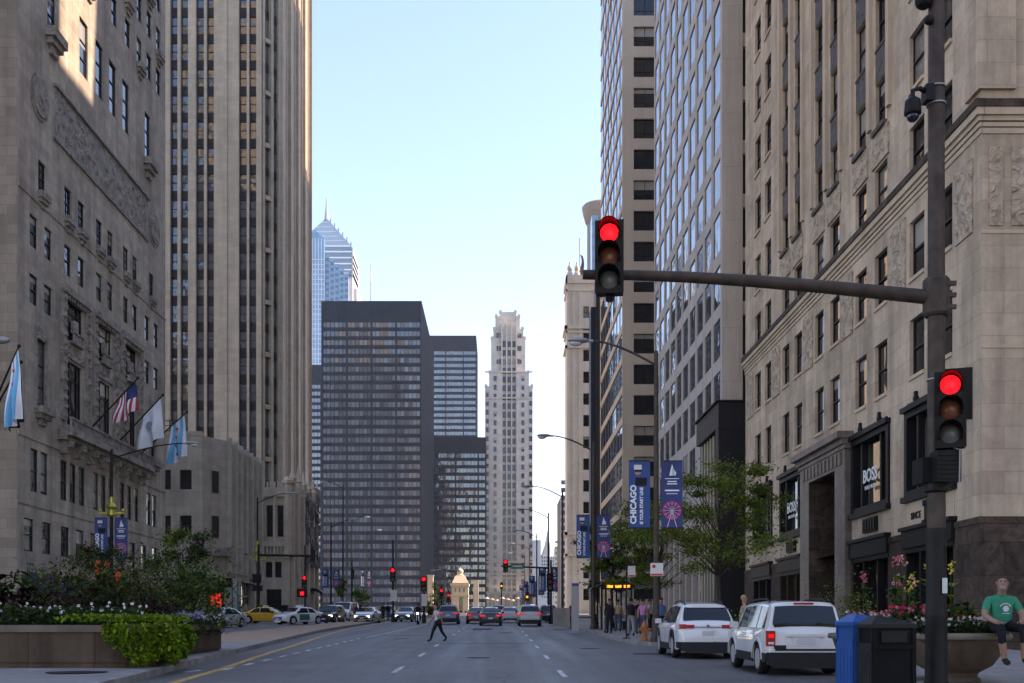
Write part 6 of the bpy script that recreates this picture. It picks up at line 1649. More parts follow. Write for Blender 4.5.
def blooms(name,label,box,n,mat,seed,s=.07,cat='flowers',green='leaf',ng=600,ls=.09,kind=None):
    rnd=random.Random(seed); x0,x1,y0,y1,z0,z1=box; r=empty(name,((x0+x1)/2,(y0+y1)/2,z0),label,cat)
    L=MB().mat(M[green])
    for i in range(ng): leafquad(L,(rnd.uniform(x0,x1),rnd.uniform(y0,y1),z0+(z1-z0)*.85*rnd.random()),ls*rnd.uniform(.6,1.5),rnd,.0)
    L.build('leaves',r)
    mats=mat if isinstance(mat,list) else [mat]
    P=MB(); P.mats=[M[m] for m in mats]
    for i in range(n):
        P.cur=rnd.randrange(len(mats)); c=Vector((rnd.uniform(x0,x1),rnd.uniform(y0,y1),z0+(z1-z0)*(.55+.5*rnd.random())))
        for k in range(5):
            a=2*math.pi*k/5+rnd.random(); d=Vector((math.cos(a),-.35+.5*rnd.random(),math.sin(a))).normalized()*s*rnd.uniform(.7,1.1); w=d.cross(Vector((0,1,0))).normalized()*s*.42
            P.quad(c,c+d*.6+w,c+d,c+d*.6-w)
    o=P.build('flower_heads',r); o['kind']='stuff'; return r
# white flowers, low green, dark maroon foliage, big bronze leaves
blooms('white_flower_bed','low bed of white flowers and dark green leaves along the long planter',(-14.6,-8.4,25.3,26.6,zr-.02,zr+.5),95,'pet_w',61,.045,ng=5200,green='leaf_dk',ls=.1)
hed=shrub('low_green_edging','low grassy green edging spilling at the left end of the long planter',(-13.2,25.3,zr-.03),(1.7,.35,.18),1500,['leaf_dk','leaf'],62,.09)
shrub('maroon_shrub','dark maroon bushy shrub in the middle of the long planter',(-10.6,27.1,zr),(1.5,.8,.62),3600,['leaf_mar','leaf_mar','leaf_dk'],63,.10)
shrub('maroon_shrub','purple black shrub at the right of the planter, above the lime vine',(-9.3,28.0,zr),(.95,.8,.75),2600,['leaf_mar','leaf_dk','leaf_mar'],64,.10)
shrub('bronze_shrub','bronze and green leafed shrub behind the maroon shrubs',(-11.0,29.3,zr),(1.9,.8,1.35),3800,['leaf_br','leaf_dk','leaf'],65,.13)
shrub('green_bush','dark green bush with small orange blooms left of the banner lamp',(-10.0,33.0,zr),(1.7,1.3,1.5),4200,['leaf_dk','leaf','leaf_br'],66,.13)
shrub('green_bush','loose olive bush at the right end of the rear planter',(-10.2,34.6,zr),(1.2,.9,1.9),2600,['leaf','leaf_dk'],67,.13)
def canna(name,label,c,n,h,leaf,seed,flower=None,L0=.6,w0=.17,cat='plant',spread=.4,fs=.1):
    """tall broad-leaved plant: stems, arching paddle leaves, flower heads"""
    rnd=random.Random(seed); r=empty(name,c,label,cat); S=MB().mat(M['leaf_dk']); Lf=MB(); Lf.mats=[M[m] for m in leaf]; fl=[]
    for i in range(n):
        bx=c[0]+rnd.uniform(-spread,spread); by=c[1]+rnd.uniform(-spread,spread)*.7; hh=h*rnd.uniform(.7,1.05); lean=Vector((rnd.uniform(-.12,.12),rnd.uniform(-.1,.1),0))
        tp=Vector((bx,by,c[2]))+lean*hh+Vector((0,0,hh)); S.tube([(bx,by,c[2]-.02),tuple(tp)],[.018,.009],5); fl.append(tp)
        m=rnd.randint(4,6)
        for k in range(m):
            t=.15+.75*k/m; o=Vector((bx,by,c[2]))+lean*hh*t+Vector((0,0,hh*t)); a=rnd.uniform(0,2*math.pi); d=Vector((math.cos(a),math.sin(a),0)); ll=L0*rnd.uniform(.7,1.1)*(1.1-t*.5); side=d.cross(Vector((0,0,1)))
            Lf.cur=rnd.randrange(len(leaf)); pr=None
            for q in range(6):
                s=q/5; p=o+d*ll*s*.75+Vector((0,0,ll*(s*.85-.75*s*s))); w=side*w0*.5*math.sin(math.pi*min(1,.06+s*.97))
                cur=(p-w,p+Vector((0,0,-.02)),p+w)
                if pr: Lf.quad(pr[0],pr[1],cur[1],cur[0]); Lf.quad(pr[1],pr[2],cur[2],cur[1])
                pr=cur
    S.build('stems',r); Lf.build('leaves',r,smooth=60)
    if flower:
        for i,tp in enumerate(fl):
            P=MB().mat(M[flower[i%len(flower)]])
            for k in range(12):
                p=tp+Vector((rnd.gauss(0,fs*.5),rnd.gauss(0,fs*.5),rnd.uniform(-.1,.12)))
                for j in range(3): leafquad(P,p+Vector((rnd.uniform(-.02,.02),)*3),fs*rnd.uniform(.7,1.2),rnd,-.3,.7)
            P.build('flower',r)
    return r
for i,(x,y,n,h,lab,fl) in enumerate(((-12.3,26.6,8,1.45,'tall bronze-leaved canna nearest the left of the long planter',None),(-11.4,27.0,8,1.55,'tall dark canna with an orange flower behind the white flowers',['pet_o']),(-13.1,26.9,7,1.25,'low dark canna at the far left of the long planter',None),(-9.9,27.6,6,1.7,'canna with reddish flowers under the banners',['pet_o','pet_r']),(-10.8,31.2,4,1.7,'green canna rising from the rear planter',None))):
    canna('canna_plant',lab,(x,y,zr),n,h,['leaf_dk','leaf_dk','leaf_mar'] if i<4 else ['leaf','leaf_dk'],70+i,(['pet_o'] if i==3 else None),.85,.3,fs=.05)
# lime vine cascading over both planters
def vine():
    rnd=random.Random(81); r=empty('lime_vine',(-8.0,25.4,G(25.4)+.15),'bright lime green vine cascading down between the two planters','plant')
    L=MB(); L.mats=[M['leaf_lime'],M['leaf_y'],M['leaf_lime'],M['leaf_lime']]
    n=0; g0=G(25.5)+.17; H=zr+.18-g0
    while n<7600:
        # path along the lip: 1.0 m of the front face, round the corner, then back along the side
        s_=rnd.uniform(0,3.9); v=rnd.random()
        e=min(s_*1.1,3.9-s_); low=.08+.07*math.sin(s_*5)+.6*max(0,.8-e)+rnd.uniform(-.06,.12)
        if v<low: continue
        bulge=(.12+.26*math.sin(s_*2.3+.4)**2+.12*math.sin(s_*7+v*4))*min(1,.35+e)*(1-(v-.4)**2*1.6)+rnd.gauss(0,.05)
        if s_<1.0: x,y=-8.95+s_,24.86-abs(bulge)
        elif s_<1.5: t=(s_-1)/.5*math.pi/2; x,y=-8.0+(.12+bulge)*math.sin(t),25.0-(.12+abs(bulge))*math.cos(t)
        else: x,y=-7.93+abs(bulge),25.0+(s_-1.5)*1.1
        z=g0+H*v
        if v>.86: x-=rnd.random()*1.2; y+=rnd.random()*.5; z=zr+.08+.16*rnd.random()
        L.cur=rnd.randrange(4); leafquad(L,(x,y,z),.085*rnd.uniform(.6,1.5),rnd,.5,.8); n+=1
    L.build('leaves',r)
vine()
blooms('lilac_flower_bed','pale lilac trailing flowers on the right end of the rear planter',(-10.0,-8.65,30.7,35.2,zr-.28,zr+.38),120,['pet_l','pet_w','pet_l'],82,.065,ng=2600,green='leaf_dk',ls=.1)
# ---------------------------------------------------------------- bowl planters, right
def bowl(x,y,label,R=1.0):
    g=G(y)+.15; z1=CH-5*20.5/F; h=z1-g; r=empty('bowl_planter',(x,y,g),label,'planter')
    k=MB().mat(M['planter']); k.lathe([(.46,0),(.46,.05),(.40,.1),(.42,.16),(.66,.30),(.84,.55),(.90,h-.14),(.90,h-.1)],(x,y,g),40); k.build('bowl',r,smooth=35)
    q=MB().mat(M['planter_rim']); q.lathe([(.90,h-.12),(.98,h-.11),(1.0,h-.06),(.98,h-.01),(.92,h),(.84,h-.0),(.82,h-.06),(.01,h-.06)],(x,y,g),40); q.build('rim',r,smooth=35)
    return z1
xB=(954-VX)*20.5/F; zb=bowl(xB,20.5,'large round concrete bowl planter with spilling flowers beside the signal pole')
xC=(880-VX)*21.8/F; zc=bowl(xC,21.8,'second concrete bowl planter mostly hidden behind the two bins')
blooms('white_flower_bed','white begonias filling the front of the round bowl planter',(xB-.85,xB+.68,19.75,20.9,zb-.03,zb+.28),150,['pet_w','pet_pale','pet_w'],91,.035,ng=3000,green='leaf_dk',ls=.07)
blooms('pink_flower_bed','dense pink and pale begonias behind the bins',(xC-.55,xC+1.1,20.95,22.3,zc-.03,zc+.42),240,['pet_pale','pet_p','pet_pale','pet_r','pet_w'],92,.035,ng=3400,green='leaf_dk',ls=.07)
blooms('red_flower_bed','cluster of deep red flowers above the white begonias',(xB-1.0,xB-.3,20.4,21.3,zb+.2,zb+.5),45,['pet_r','pet_p'],93,.045,ng=500,green='leaf_dk',ls=.08)
canna('canna_plant','broad-leaved canna with salmon pink flowers, left of the signal pole',(xC+.1,21.7,zc),6,1.35,['leaf','leaf_dk'],95,['pet_pale','pet_p'],.62,.2,spread=.6,fs=.075)
canna('canna_plant','canna with pale yellow flowers close behind the signal pole',(xB-.35,20.8,zb),7,1.22,['leaf','leaf_dk'],96,['pet_y'],.6,.2,spread=.42,fs=.07)
canna('canna_plant','big-leaved green canna without flowers right of the signal pole',(xB+.32,20.6,zb),4,.75,['leaf','leaf_dk'],97,None,.55,.24,spread=.25)
shrub('round_bush','round dense green bush between the white boxy car and the flowers',((843-VX)*29/F,29,G(29)+.15),(.75,.7,1.55),2600,['leaf','leaf_dk','leaf'],98,.08)
shrub('low_bush','low green bush behind the white boxy car by the shop window',((765-VX)*33/F,33,G(33)+.15),(1.2,.6,1.1),1500,['leaf_dk','leaf'],99,.1)
# ---------------------------------------------------------------- vehicles
M['carglass']=plain('car_glass',(.006,.009,.012),.03,spec=.4)
M['rimm']=plain('alloy_rim',(.45,.46,.47),.35,.3)
M['tail']=plain('tail_light_red',(.42,.015,.015),.2,coat=.5)
M['tail_on']=plain('tail_light_lit',(.8,.02,.01),.3,emit=((1,.006,.008),.15))
M['head']=plain('headlight_glass',(.60,.63,.66),.12,coat=.8)
M['head_on']=plain('headlight_lit',(.8,.8,.75),.2,emit=((1,.93,.8),2.2))
M['trim']=plain('black_plastic_trim',(.02,.021,.022),.6)
M['plate']=plain('number_plate',(.5,.52,.55),.5)
M['chrome']=plain('chrome',(.6,.6,.62),.15,1.0)
def paint(name,c): M[name]=plain(name,c,.32,coat=.9,noise=.05,scale=2); return name
for n,c in (('car_white',(.66,.66,.655)),('car_silver',(.36,.38,.40)),('car_black',(.012,.012,.014)),('car_blue',(.03,.07,.15)),('car_red',(.22,.012,.015)),('car_yellow',(.62,.33,.02)),('car_green',(.02,.12,.10)),('car_teal',(.05,.14,.17)),('car_grey',(.12,.125,.13))): paint(n,c)
def poly(pts,s):
    if s<=pts[0][0]: return pts[0][1]
    for (a,x),(b_,y) in zip(pts,pts[1:]):
        if s<=b_: return x+(y-x)*(s-a)/max(1e-6,b_-a)
    return pts[-1][1]
SPEC={
 'suv':dict(L=4.65,W=1.84,H=1.66,wheels=(1.0,3.72),R=.36,sill=.26,
   top=[(0,.62),(.05,.98),(.16,1.08),(.55,1.50),(.75,1.60),(1.6,1.66),(2.6,1.62),(2.85,1.56),(3.55,1.06),(4.35,.94),(4.6,.74),(4.65,.55)],
   belt=[(0,.6),(.05,.95),(.16,1.05),(2.9,1.0),(3.55,1.0),(4.35,.88),(4.6,.68),(4.65,.5)],
   hw=[(0,.72),(.12,.84),(.5,.90),(1.2,.92),(3.8,.92),(4.35,.86),(4.65,.62)],wr=.62,rear=(.19,.56),front=(2.88,3.50),
   sides=[(.62,1.28,.86,1.30),(1.36,2.22,1.38,2.16),(2.30,3.30,2.24,2.78)],seams=(1.32,2.26,3.3),clad=True),
 'boxy':dict(L=4.41,W=1.78,H=1.66,wheels=(.86,3.50),R=.35,sill=.30,
   top=[(0,.60),(.03,.98),(.07,1.06),(.20,1.56),(.30,1.63),(1.6,1.66),(2.65,1.62),(2.80,1.56),(3.22,1.10),(4.25,1.0),(4.38,.82),(4.41,.55)],
   belt=[(0,.58),(.03,.96),(.07,1.03),(3.2,1.02),(4.25,.94),(4.38,.76),(4.41,.5)],
   hw=[(0,.80),(.10,.865),(.5,.885),(3.9,.885),(4.25,.85),(4.41,.74)],wr=.69,rear=(.075,.195),front=(2.83,3.18),
   sides=[(.36,1.02,.44,1.02),(1.12,2.02,1.12,2.0),(2.12,2.98,2.1,2.66)],seams=(1.07,2.07,3.02),clad=True),
 'sedan':dict(L=4.75,W=1.82,H=1.46,wheels=(.98,3.78),R=.33,sill=.22,
   top=[(0,.55),(.06,.90),(.16,1.0),(.80,1.06),(1.45,1.38),(1.9,1.45),(2.6,1.46),(2.85,1.42),(3.55,1.02),(4.45,.84),(4.70,.62),(4.75,.45)],
   belt=[(0,.52),(.06,.86),(.16,.95),(.9,.96),(3.55,.94),(4.45,.78),(4.7,.56),(4.75,.42)],
   hw=[(0,.70),(.14,.82),(.6,.89),(1.2,.91),(3.8,.91),(4.4,.85),(4.75,.58)],wr=.58,rear=(.86,1.42),front=(2.9,3.5),
   sides=[(1.12,1.98,1.52,1.98),(2.06,3.24,2.06,2.78)],seams=(2.02,3.2),clad=False),
 'van':dict(L=4.9,W=1.95,H=1.95,wheels=(1.0,3.9),R=.36,sill=.28,
   top=[(0,.62),(.04,1.0),(.1,1.1),(.3,1.8),(.5,1.92),(2.4,1.95),(3.0,1.9),(3.9,1.2),(4.6,1.0),(4.86,.8),(4.9,.55)],
   belt=[(0,.6),(.04,.98),(.1,1.08),(3.9,1.1),(4.6,.94),(4.86,.74),(4.9,.5)],
   hw=[(0,.86),(.2,.95),(.6,.97),(4.2,.96),(4.7,.88),(4.9,.7)],wr=.80,rear=(.12,.28),front=(3.05,3.85),
   sides=[(.5,1.6,.55,1.6),(1.7,2.7,1.7,2.7),(2.8,3.7,2.8,3.1)],seams=(1.65,2.75),clad=False)}
def car(name,label,kind,pm,X,Y,rz=0,lights='rear',lit=True,detail=1,s=1.0,group=None,pitch=0):
    S=SPEC[kind]; L=S['L']
    r=empty(name,(X,Y,G(Y)),label,'car',group,rz); r.rotation_euler=(0 if pitch is None else math.atan(.02)*math.cos(rz),0,rz)
    off=-L/2
    ss=sorted({round(q,3) for q in [p[0] for p in S['top']]+[p[0] for p in S['belt']]+[p[0] for p in S['hw']]+[i*.1 for i in range(int(L*10)+1)]+[w+d for w in S['wheels'] for d in [k*.055 for k in range(-8,9)]] if 0<=q<=L})
    R=S['R']; RA=R+.075
    def low(q):
        z=S['sill']+ (.10*max(0,1-q/.35) if q<.35 else 0)+(.10*max(0,(q-(L-.4))/.4) if q>L-.4 else 0)
        for w in S['wheels']:
            d=abs(q-w)
            if d<RA: z=max(z,R+math.sqrt(RA*RA-d*d)-.0)
        return z
    def W_(q): return poly(S['hw'],q)
    H=S['H']
    def ring(q):
        t=poly(S['top'],q); bl=min(poly(S['belt'],q),t-.015); w=W_(q); zl=min(low(q),bl-.06)
        f=max(0,min(1,(t-bl)/(H-bl+1e-6))); wt=(w*.955)*(1-f)+S['wr']*f
        if f<.12: wt=w*.90
        return [(0,.2+.0),(w*.62,.2),(w*.64,max(zl-.02,.2)),(w-.03,zl),(w-.004,zl+.05),(w,zl+(bl-zl)*.55 if zl<bl-.2 else (zl+bl)/2),(w*.985,bl-.05),(w*.955,bl),(wt,max(bl+.005,t-.06)),(wt*.90,t-.012),(wt*.6,t+.01),(0,t+.018)]
    mb=MB().mat(M[pm]); rings=[]
    for q in ss:
        p=ring(q); full=[(x,z) for x,z in p]+[(-x,z) for x,z in reversed(p[1:-1])]
        rings.append(len(mb.v)); mb.v.extend([(x,q+off,z) for x,z in full]); n=len(full)
    for a,b_ in zip(rings,rings[1:]):
        for k in range(n):
            j=(k+1)%n; mb.f.append((a+k,a+j,b_+j,b_+k)); mb.m.append(1 if (k<3 or k>=n-3) else 0)
    mb.mats.append(M['trim'])
    mb.f.append(tuple(rings[0]+k for k in range(n))); mb.m.append(0); mb.f.append(tuple(rings[-1]+n-1-k for k in range(n))); mb.m.append(0)
    body=mb.build('body',r,local=True,smooth=38)
    def side(q,f,sg,o=.012):
        p=ring(q); a=p[7]; c=p[8]; return (sg*(a[0]+(c[0]-a[0])*f+o),q+off,a[1]+(c[1]-a[1])*f)
    for sg in(-1,1):
        for (b0,b1,t0,t1) in S['sides']:
            g=MB().mat(M['carglass']); K=8
            for i in range(K):
                for (fa,fb) in((.04,.5),(.5,.93)):
                    def q(i,f): u=i/K; return (b0+(b1-b0)*u)*(1-f)+(t0+(t1-t0)*u)*f
                    g.quad(side(q(i,fa),fa,sg),side(q(i+1,fa),fa,sg),side(q(i+1,fb),fb,sg),side(q(i,fb),fb,sg))
            g.build('side_window',r,local=True)
    def tp(q,f,o=.014):
        t=poly(S['top'],q); p=ring(q); wt=p[8][0] if p[8][0]<p[7][0] else p[7][0]
        e=.02; dz=poly(S['top'],q+e)-poly(S['top'],q-e); nv=Vector((0,-dz,2*e)).normalized()
        x=wt*f; zz=t+(.018 if abs(f)<.3 else .012 if abs(f)<.7 else -.005)
        return (x,q+off+nv.y*o,zz+nv.z*o)
    for nm,(a,c) in(('rear_window',S['rear']),('windscreen',S['front'])):
        g=MB().mat(M['carglass']); K=6
        for i in range(K):
            q0=a+(c-a)*i/K; q1=a+(c-a)*(i+1)/K
            for (f0,f1) in((-.9,-.45),(-.45,0),(0,.45),(.45,.9)): g.quad(tp(q0,f0),tp(q0,f1),tp(q1,f1),tp(q1,f0))
        g.build(nm,r,local=True,smooth=60)
    # wheels
    for w in S['wheels']:
        for sg in(-1,1):
            c=(sg*(S['W']/2-.13),w+off,R)
            t=MB().mat(M['blackrub']); t.lathe([(R*.62,-.11),(R*.93,-.11),(R,-.07),(R,.07),(R*.93,.11),(R*.62,.11)],c,24,'X'); to=t.build('wheel',r,local=True,smooth=40)
            m=MB().mat(M['rimm']); m.lathe([(.05,-.02),(R*.66,-.02),(R*.66,.0),(.05,.0)],(c[0]+sg*.03,c[1],c[2]),20,'X')
            for k in range(7 if detail>1 else 5):
                a=2*math.pi*k/(7 if detail>1 else 5); m.obox((c[0]+sg*.085,c[1]+math.cos(a)*R*.34,c[2]+math.sin(a)*R*.34),.03,R*.62,.05,rx=a)
            m.lathe([(R*.58,.07),(R*.67,.075),(R*.67,.115),(R*.60,.115)] if sg>0 else [(R*.60,-.115),(R*.67,-.115),(R*.67,-.075),(R*.58,-.07)],c,20,'X')
            m.lathe([(.06,.05),(.06,.1),(.02,.11)] if sg>0 else [(.02,-.11),(.06,-.1),(.06,-.05)],c,10,'X'); m.build('rim',to,local=True)
    # lamps and trim
    zb=poly(S['belt'],.08); wb=W_(.1)
    tl=M['tail_on'] if (lit and lights=='rear') else M['tail']
    for sg in(-1,1):
        t=MB().mat(tl)
        if kind=='suv': 
            t.box(sg*.40,sg*(wb*.93),off+.015,off+.10,.90,1.0); t.box(sg*(wb*.78),sg*(wb+.015),off+.03,off+.34,.885,1.02)
        elif kind=='boxy': t.box(sg*(wb-.19),sg*(wb+.004),off-.006,off+.09,.66,1.0)
        elif kind=='van': t.box(sg*(wb-.15),sg*(wb+.004),off+.0,off+.09,.75,1.25)
        else: t.box(sg*.42,sg*(wb+.004),off+.02,off+.13,.72,.87)
        to=t.build('tail_light',r,local=True)
        h=MB().mat(M['head_on'] if (lights=='front' and lit) else M['head']); wf=W_(L-.15); zf=poly(S['belt'],L-.2)
        n0=len(h.v); h.box(sg*(wf*.52),sg*(wf*.97),L+off-.30,L+off-.075,zf-.16,zf-.02); h.build('headlight',r,local=True)
        m=MB().mat(M[pm] if detail>1 else M['trim']); m.box(sg*(S['W']/2-.02),sg*(S['W']/2+.16),S['front'][1]+off-.30,S['front'][1]+off-.14,poly(S['belt'],3)+.0,poly(S['belt'],3)+.15); m.build('mirror',r,local=True)
    b=MB().mat(M['trim'])
    if S['clad']:
        wq=W_(.05); b.box(-wq-.02,wq+.02,off-.035,off+.12,.24,.50 if kind=='suv' else .52); b.box(-wq+.15,wq-.15,off-.03,off+.2,.17,.24)
        for sg in(-1,1):
            for a,c in((S['wheels'][0]+RA+.02,S['wheels'][1]-RA-.02),): b.box(sg*(W_(2)-.05),sg*(W_(2)+.012),a+off,c+off,S['sill']-.03,S['sill']+.17)
            b.box(sg*(W_(.3)-.10),sg*(W_(.3)+.012),off+.02,off+S['wheels'][0]-RA-.03,.32,.50)
    else: b.box(-.6,.6,off-.01,off+.05,.28,.42)
    b.box(-.55,.55,L+off-.06,L+off+.012,.36,.52); b.box(-.5,.5,L+off-.10,L+off-.02,.56,.66)
    b.build('bumper_trim',r,local=True)
    g=MB().mat(M['plate']); g.box(-.17,.17,off-.012,off+.0+(0.05 if kind!='sedan' else .05),.70 if kind!='sedan' else .52,.83 if kind!='sedan' else .65); g.build('number_plate',r,local=True)
    if lights=='front': g=MB().mat(M['plate']); g.box(-.17,.17,L+off,L+off+.025,.40,.50); g.build('number_plate',r,local=True)
    if detail>1:
        sm=MB().mat(M['trim'])
        for q in S['seams']:
            for sg in(-1,1):
                p=ring(q); 
                for (a,c) in((p[4],p[5]),(p[5],p[6]),(p[6],p[7])): sm.quad((sg*(a[0]+.003),q+off-.006,a[1]),(sg*(a[0]+.003),q+off+.006,a[1]),(sg*(c[0]+.003),q+off+.006,c[1]),(sg*(c[0]+.003),q+off-.006,c[1]))
        sm.build('door_seam',r,local=True)
        for q in S['seams'][:2]:
            for sg in(-1,1):
                h=MB().mat(M[pm]); h.box(sg*(W_(q)-.01),sg*(W_(q)+.035),q+off+.10,q+off+.30,.90,.93); h.build('door_handle',r,local=True)
        for sg in(-1,1):
            h=MB().mat(M['trim']); pts=[(sg*(S['wr']-.06),q+off,poly(S['top'],q)+(.0 if i in(0,4) else .055)) for i,q in enumerate((.7,.9,1.6,2.3,2.6))]; h.tube(pts,.018,6); h.build('roof_rail',r,local=True)
        # arch lips
        for w in S['wheels']:
            for sg in(-1,1):
                a=MB().mat(M['trim' if kind=='suv' else pm]); K=14; xo=sg*(W_(w)+.016)
                for i in range(K):
                    t0=math.pi*i/K; t1=math.pi*(i+1)/K
                    for r0,r1 in((RA-.01,RA+.07),):
                        a.quad((xo,w+off+r0*math.cos(t0),R+r0*math.sin(t0)),(xo,w+off+r1*math.cos(t0),R+r1*math.sin(t0)),(xo,w+off+r1*math.cos(t1),R+r1*math.sin(t1)),(xo,w+off+r0*math.cos(t1),R+r0*math.sin(t1)))
                        a.quad((xo,w+off+r1*math.cos(t0),R+r1*math.sin(t0)),(xo-sg*.03,w+off+r1*math.cos(t0),R+r1*math.sin(t0)),(xo-sg*.03,w+off+r1*math.cos(t1),R+r1*math.sin(t1)),(xo,w+off+r1*math.cos(t1),R+r1*math.sin(t1)))
                a.build('wheel_arch',r,local=True)
        if kind=='boxy':
            h=MB().mat(M[pm]); h.box(-.42,.42,off-.03,off+.02,.87,.93); h.box(-.30,.30,off-.01,off+.02,.66,.87); h.build('tailgate_handle',r,local=True)
            h=MB().mat(M['plate']); h.box(-.20,.20,off-.02,off-.008,.70,.82); h.build('number_plate',r,local=True)
            h=MB().mat(M['trim']); h.box(-.68,.68,off-.01,off+.0,.555,.60); h.box(-.01,.01,off-.01,off+.0,.6,.6); h.box(-.70,-.44,off-.02,off+.0,.60,.68); h.build('tailgate_trim',r,local=True)
            h=MB().mat(M['tail']); h.box(-.22,.22,off+.19,off+.24,1.585,1.625); h.build('brake_light',r,local=True)
            for sg in(-1,1): h=MB().mat(M['tail_on']); h.box(sg*(wb-.16),sg*(wb-.03),off-.012,off+.0,.84,.93); h.build('brake_lamp',r,local=True); h=MB().mat(M['head']); h.box(sg*(wb-.16),sg*(wb-.03),off-.012,off+.0,.70,.75); h.build('reversing_lamp',r,local=True)
            h=MB().mat(M['trim']); h.obox((.1,off+.10,1.16),.5,.02,.02,ry=.15); h.build('wiper',r,local=True)
        else:
            h=MB().mat(M[pm]); h.box(-.55,.55,off+.50,off+.62,1.50,1.535); h.build('spoiler',r,local=True)
            h=MB().mat(M['chrome']); h.box(-.38,.38,off+.0,off+.03,.925,.95); h.lathe([(.05,0),(.05,.015)],(0,off+.02,.96),12,'Y'); h.build('tailgate_trim',r,local=True)
    return r
def cx(p,Y): return (p-VX)*Y/F
car('parked_suv','white boxy square-backed car parked nearest, behind the blue bin','boxy','car_white',6.80,24.4+2.2,lights='rear',detail=2,lit=False)
car('parked_suv','white rounded crossover parked ahead of the boxy white car','suv','car_white',6.10,32.1+2.3,lights='rear',detail=2,lit=False)
# traffic heading away
car('blue_suv','dark blue suv with lit tail lights in the left through lane','suv','car_blue',cx(448,93),93+2,s=1)
car('red_car','dark red sedan with lit tail lights, left of the black sedan','sedan','car_red',cx(476,96),96+2)
car('black_car','black sedan with lit tail lights in the middle of the road','sedan','car_black',cx(490.5,86.5),86.5+2.3)
car('silver_car','pale silver sedan between the black sedan and the grey suv','sedan','car_silver',cx(510,101),101+2)
car('grey_suv','silver grey suv with lit tail lights in the right lane','suv','car_silver',cx(530,84),84+2.3)
car('parked_car','dark parked car at the right kerb beyond the grey suv','suv','car_black',cx(548.5,104),104+2,lit=False)
car('far_car','dark car far ahead between the red and silver sedans','suv','car_grey',cx(498,140),140+2)
# oncoming
car('oncoming_car','silver sedan turning by the pale annex, leftmost of the oncoming cars','sedan','car_silver',cx(221,78),78,rz=math.radians(180-16),lights='front',lit=False)
ty=car('yellow_taxi','yellow taxi seen side-on crossing behind the dark signal post','sedan','car_yellow',cx(262,95),97,rz=math.radians(-100),lights='front',lit=False)
tw=car('green_white_taxi','white taxi with teal door panels and blue bonnet, right of the yellow taxi','sedan','car_white',cx(297,92),93,rz=math.radians(180-38),lights='front',lit=False)
k=MB().mat(M['car_green']); 
for sg in(-1,1): k.box(sg*.89,sg*.925,-.35,.75,.36,.86)
k.build('door_panel',tw,local=True)
k=MB().mat(M['car_blue']); k.box(-.6,.6,1.3,2.0,.88,.93) if False else k.box(-.5,.5,2.2,2.39,.42,.62); k.build('front_panel',tw,local=True)
for t in(ty,tw):
    k=MB().mat(M['offwhite']); k.box(-.35,.35,-.25,.05,1.47,1.62); k.build('roof_sign',t,local=True)
car('black_suv','black suv with headlights on, facing the camera beside the white van','suv','car_black',cx(331,96),96,rz=math.pi-.12,lights='front')
car('white_van','white van close behind the black suv, facing the camera','van','car_white',cx(344.5,106),106,rz=math.pi-.1,lights='front',lit=False)
car('silver_sedan','silver sedan facing the camera, right of the white van','sedan','car_silver',cx(367.5,100),100,rz=math.pi-.1,lights='front')
car('teal_car','dark teal car facing the camera left of the motorcyclist','sedan','car_teal',cx(406.5,108),108,rz=math.pi-.1,lights='front')
car('far_dark_car','small dark car behind the silver sedan on the far side, left carriageway','suv','car_grey',cx(388,135),135,rz=math.pi,lights='front',lit=False)
car('median_car','silver car mostly hidden behind the planter flowers on the left','sedan','car_silver',cx(152,88),88,rz=math.pi,lights='front',lit=False)
# motorcycle
def motorcycle(X,Y,label,rz=math.pi):
    r=empty('motorcycle',(X,Y,G(Y)),label,'motorcycle',rz=rz)
    for y in(-.7,.72):
        t=MB().mat(M['blackrub']); t.lathe([(.24,-.05),(.31,-.05),(.32,0),(.31,.05),(.24,.05)],(0,y,.32),18,'X'); t.build('wheel',r,local=True)
        t=MB().mat(M['rimm']); t.lathe([(.04,-.03),(.22,-.02),(.22,.02),(.04,.03)],(0,y,.32),14,'X'); t.build('brake_disc',r,local=True)
    k=MB().mat(M['car_black']); k.tube([(0,-.55,.7),(0,-.1,.78),(0,.25,.95),(0,.45,.85)],[.1,.14,.17,.08],8); k.build('tank',r,local=True,smooth=50)
    k=MB().mat(M['trim']); k.tube([(0,-.8,.88),(0,-.3,.80),(0,.0,.82)],[.07,.13,.12],8); k.build('seat',r,local=True,smooth=50)
    k=MB().mat(M['rimm']); k.box(-.14,.14,-.2,.2,.3,.65); k.tube([(.16,0,.35),(.18,-.7,.38)],.05,8); k.build('engine',r,local=True)
    for s in(-1,1): k=MB().mat(M['chrome']); k.tube([(s*.09,.72,.32),(s*.09,.5,.85),(s*.1,.45,1.0)],.03,6); k.build('fork',r,local=True)
    k=MB().mat(M['trim']); k.tube([(-.36,.3,1.05),(-.1,.45,1.03),(.1,.45,1.03),(.36,.3,1.05)],.02,6); k.build('handlebar',r,local=True)
    k=MB().mat(M['head_on']); k.lathe([(.09,0),(.08,.05),(.02,.07)],(0,.55,.92),12,'Y'); k.build('headlight',r,local=True)
    return r
motorcycle(cx(418,92),92,'black motorcycle with a rider, facing the camera left of the crossing pedestrian')
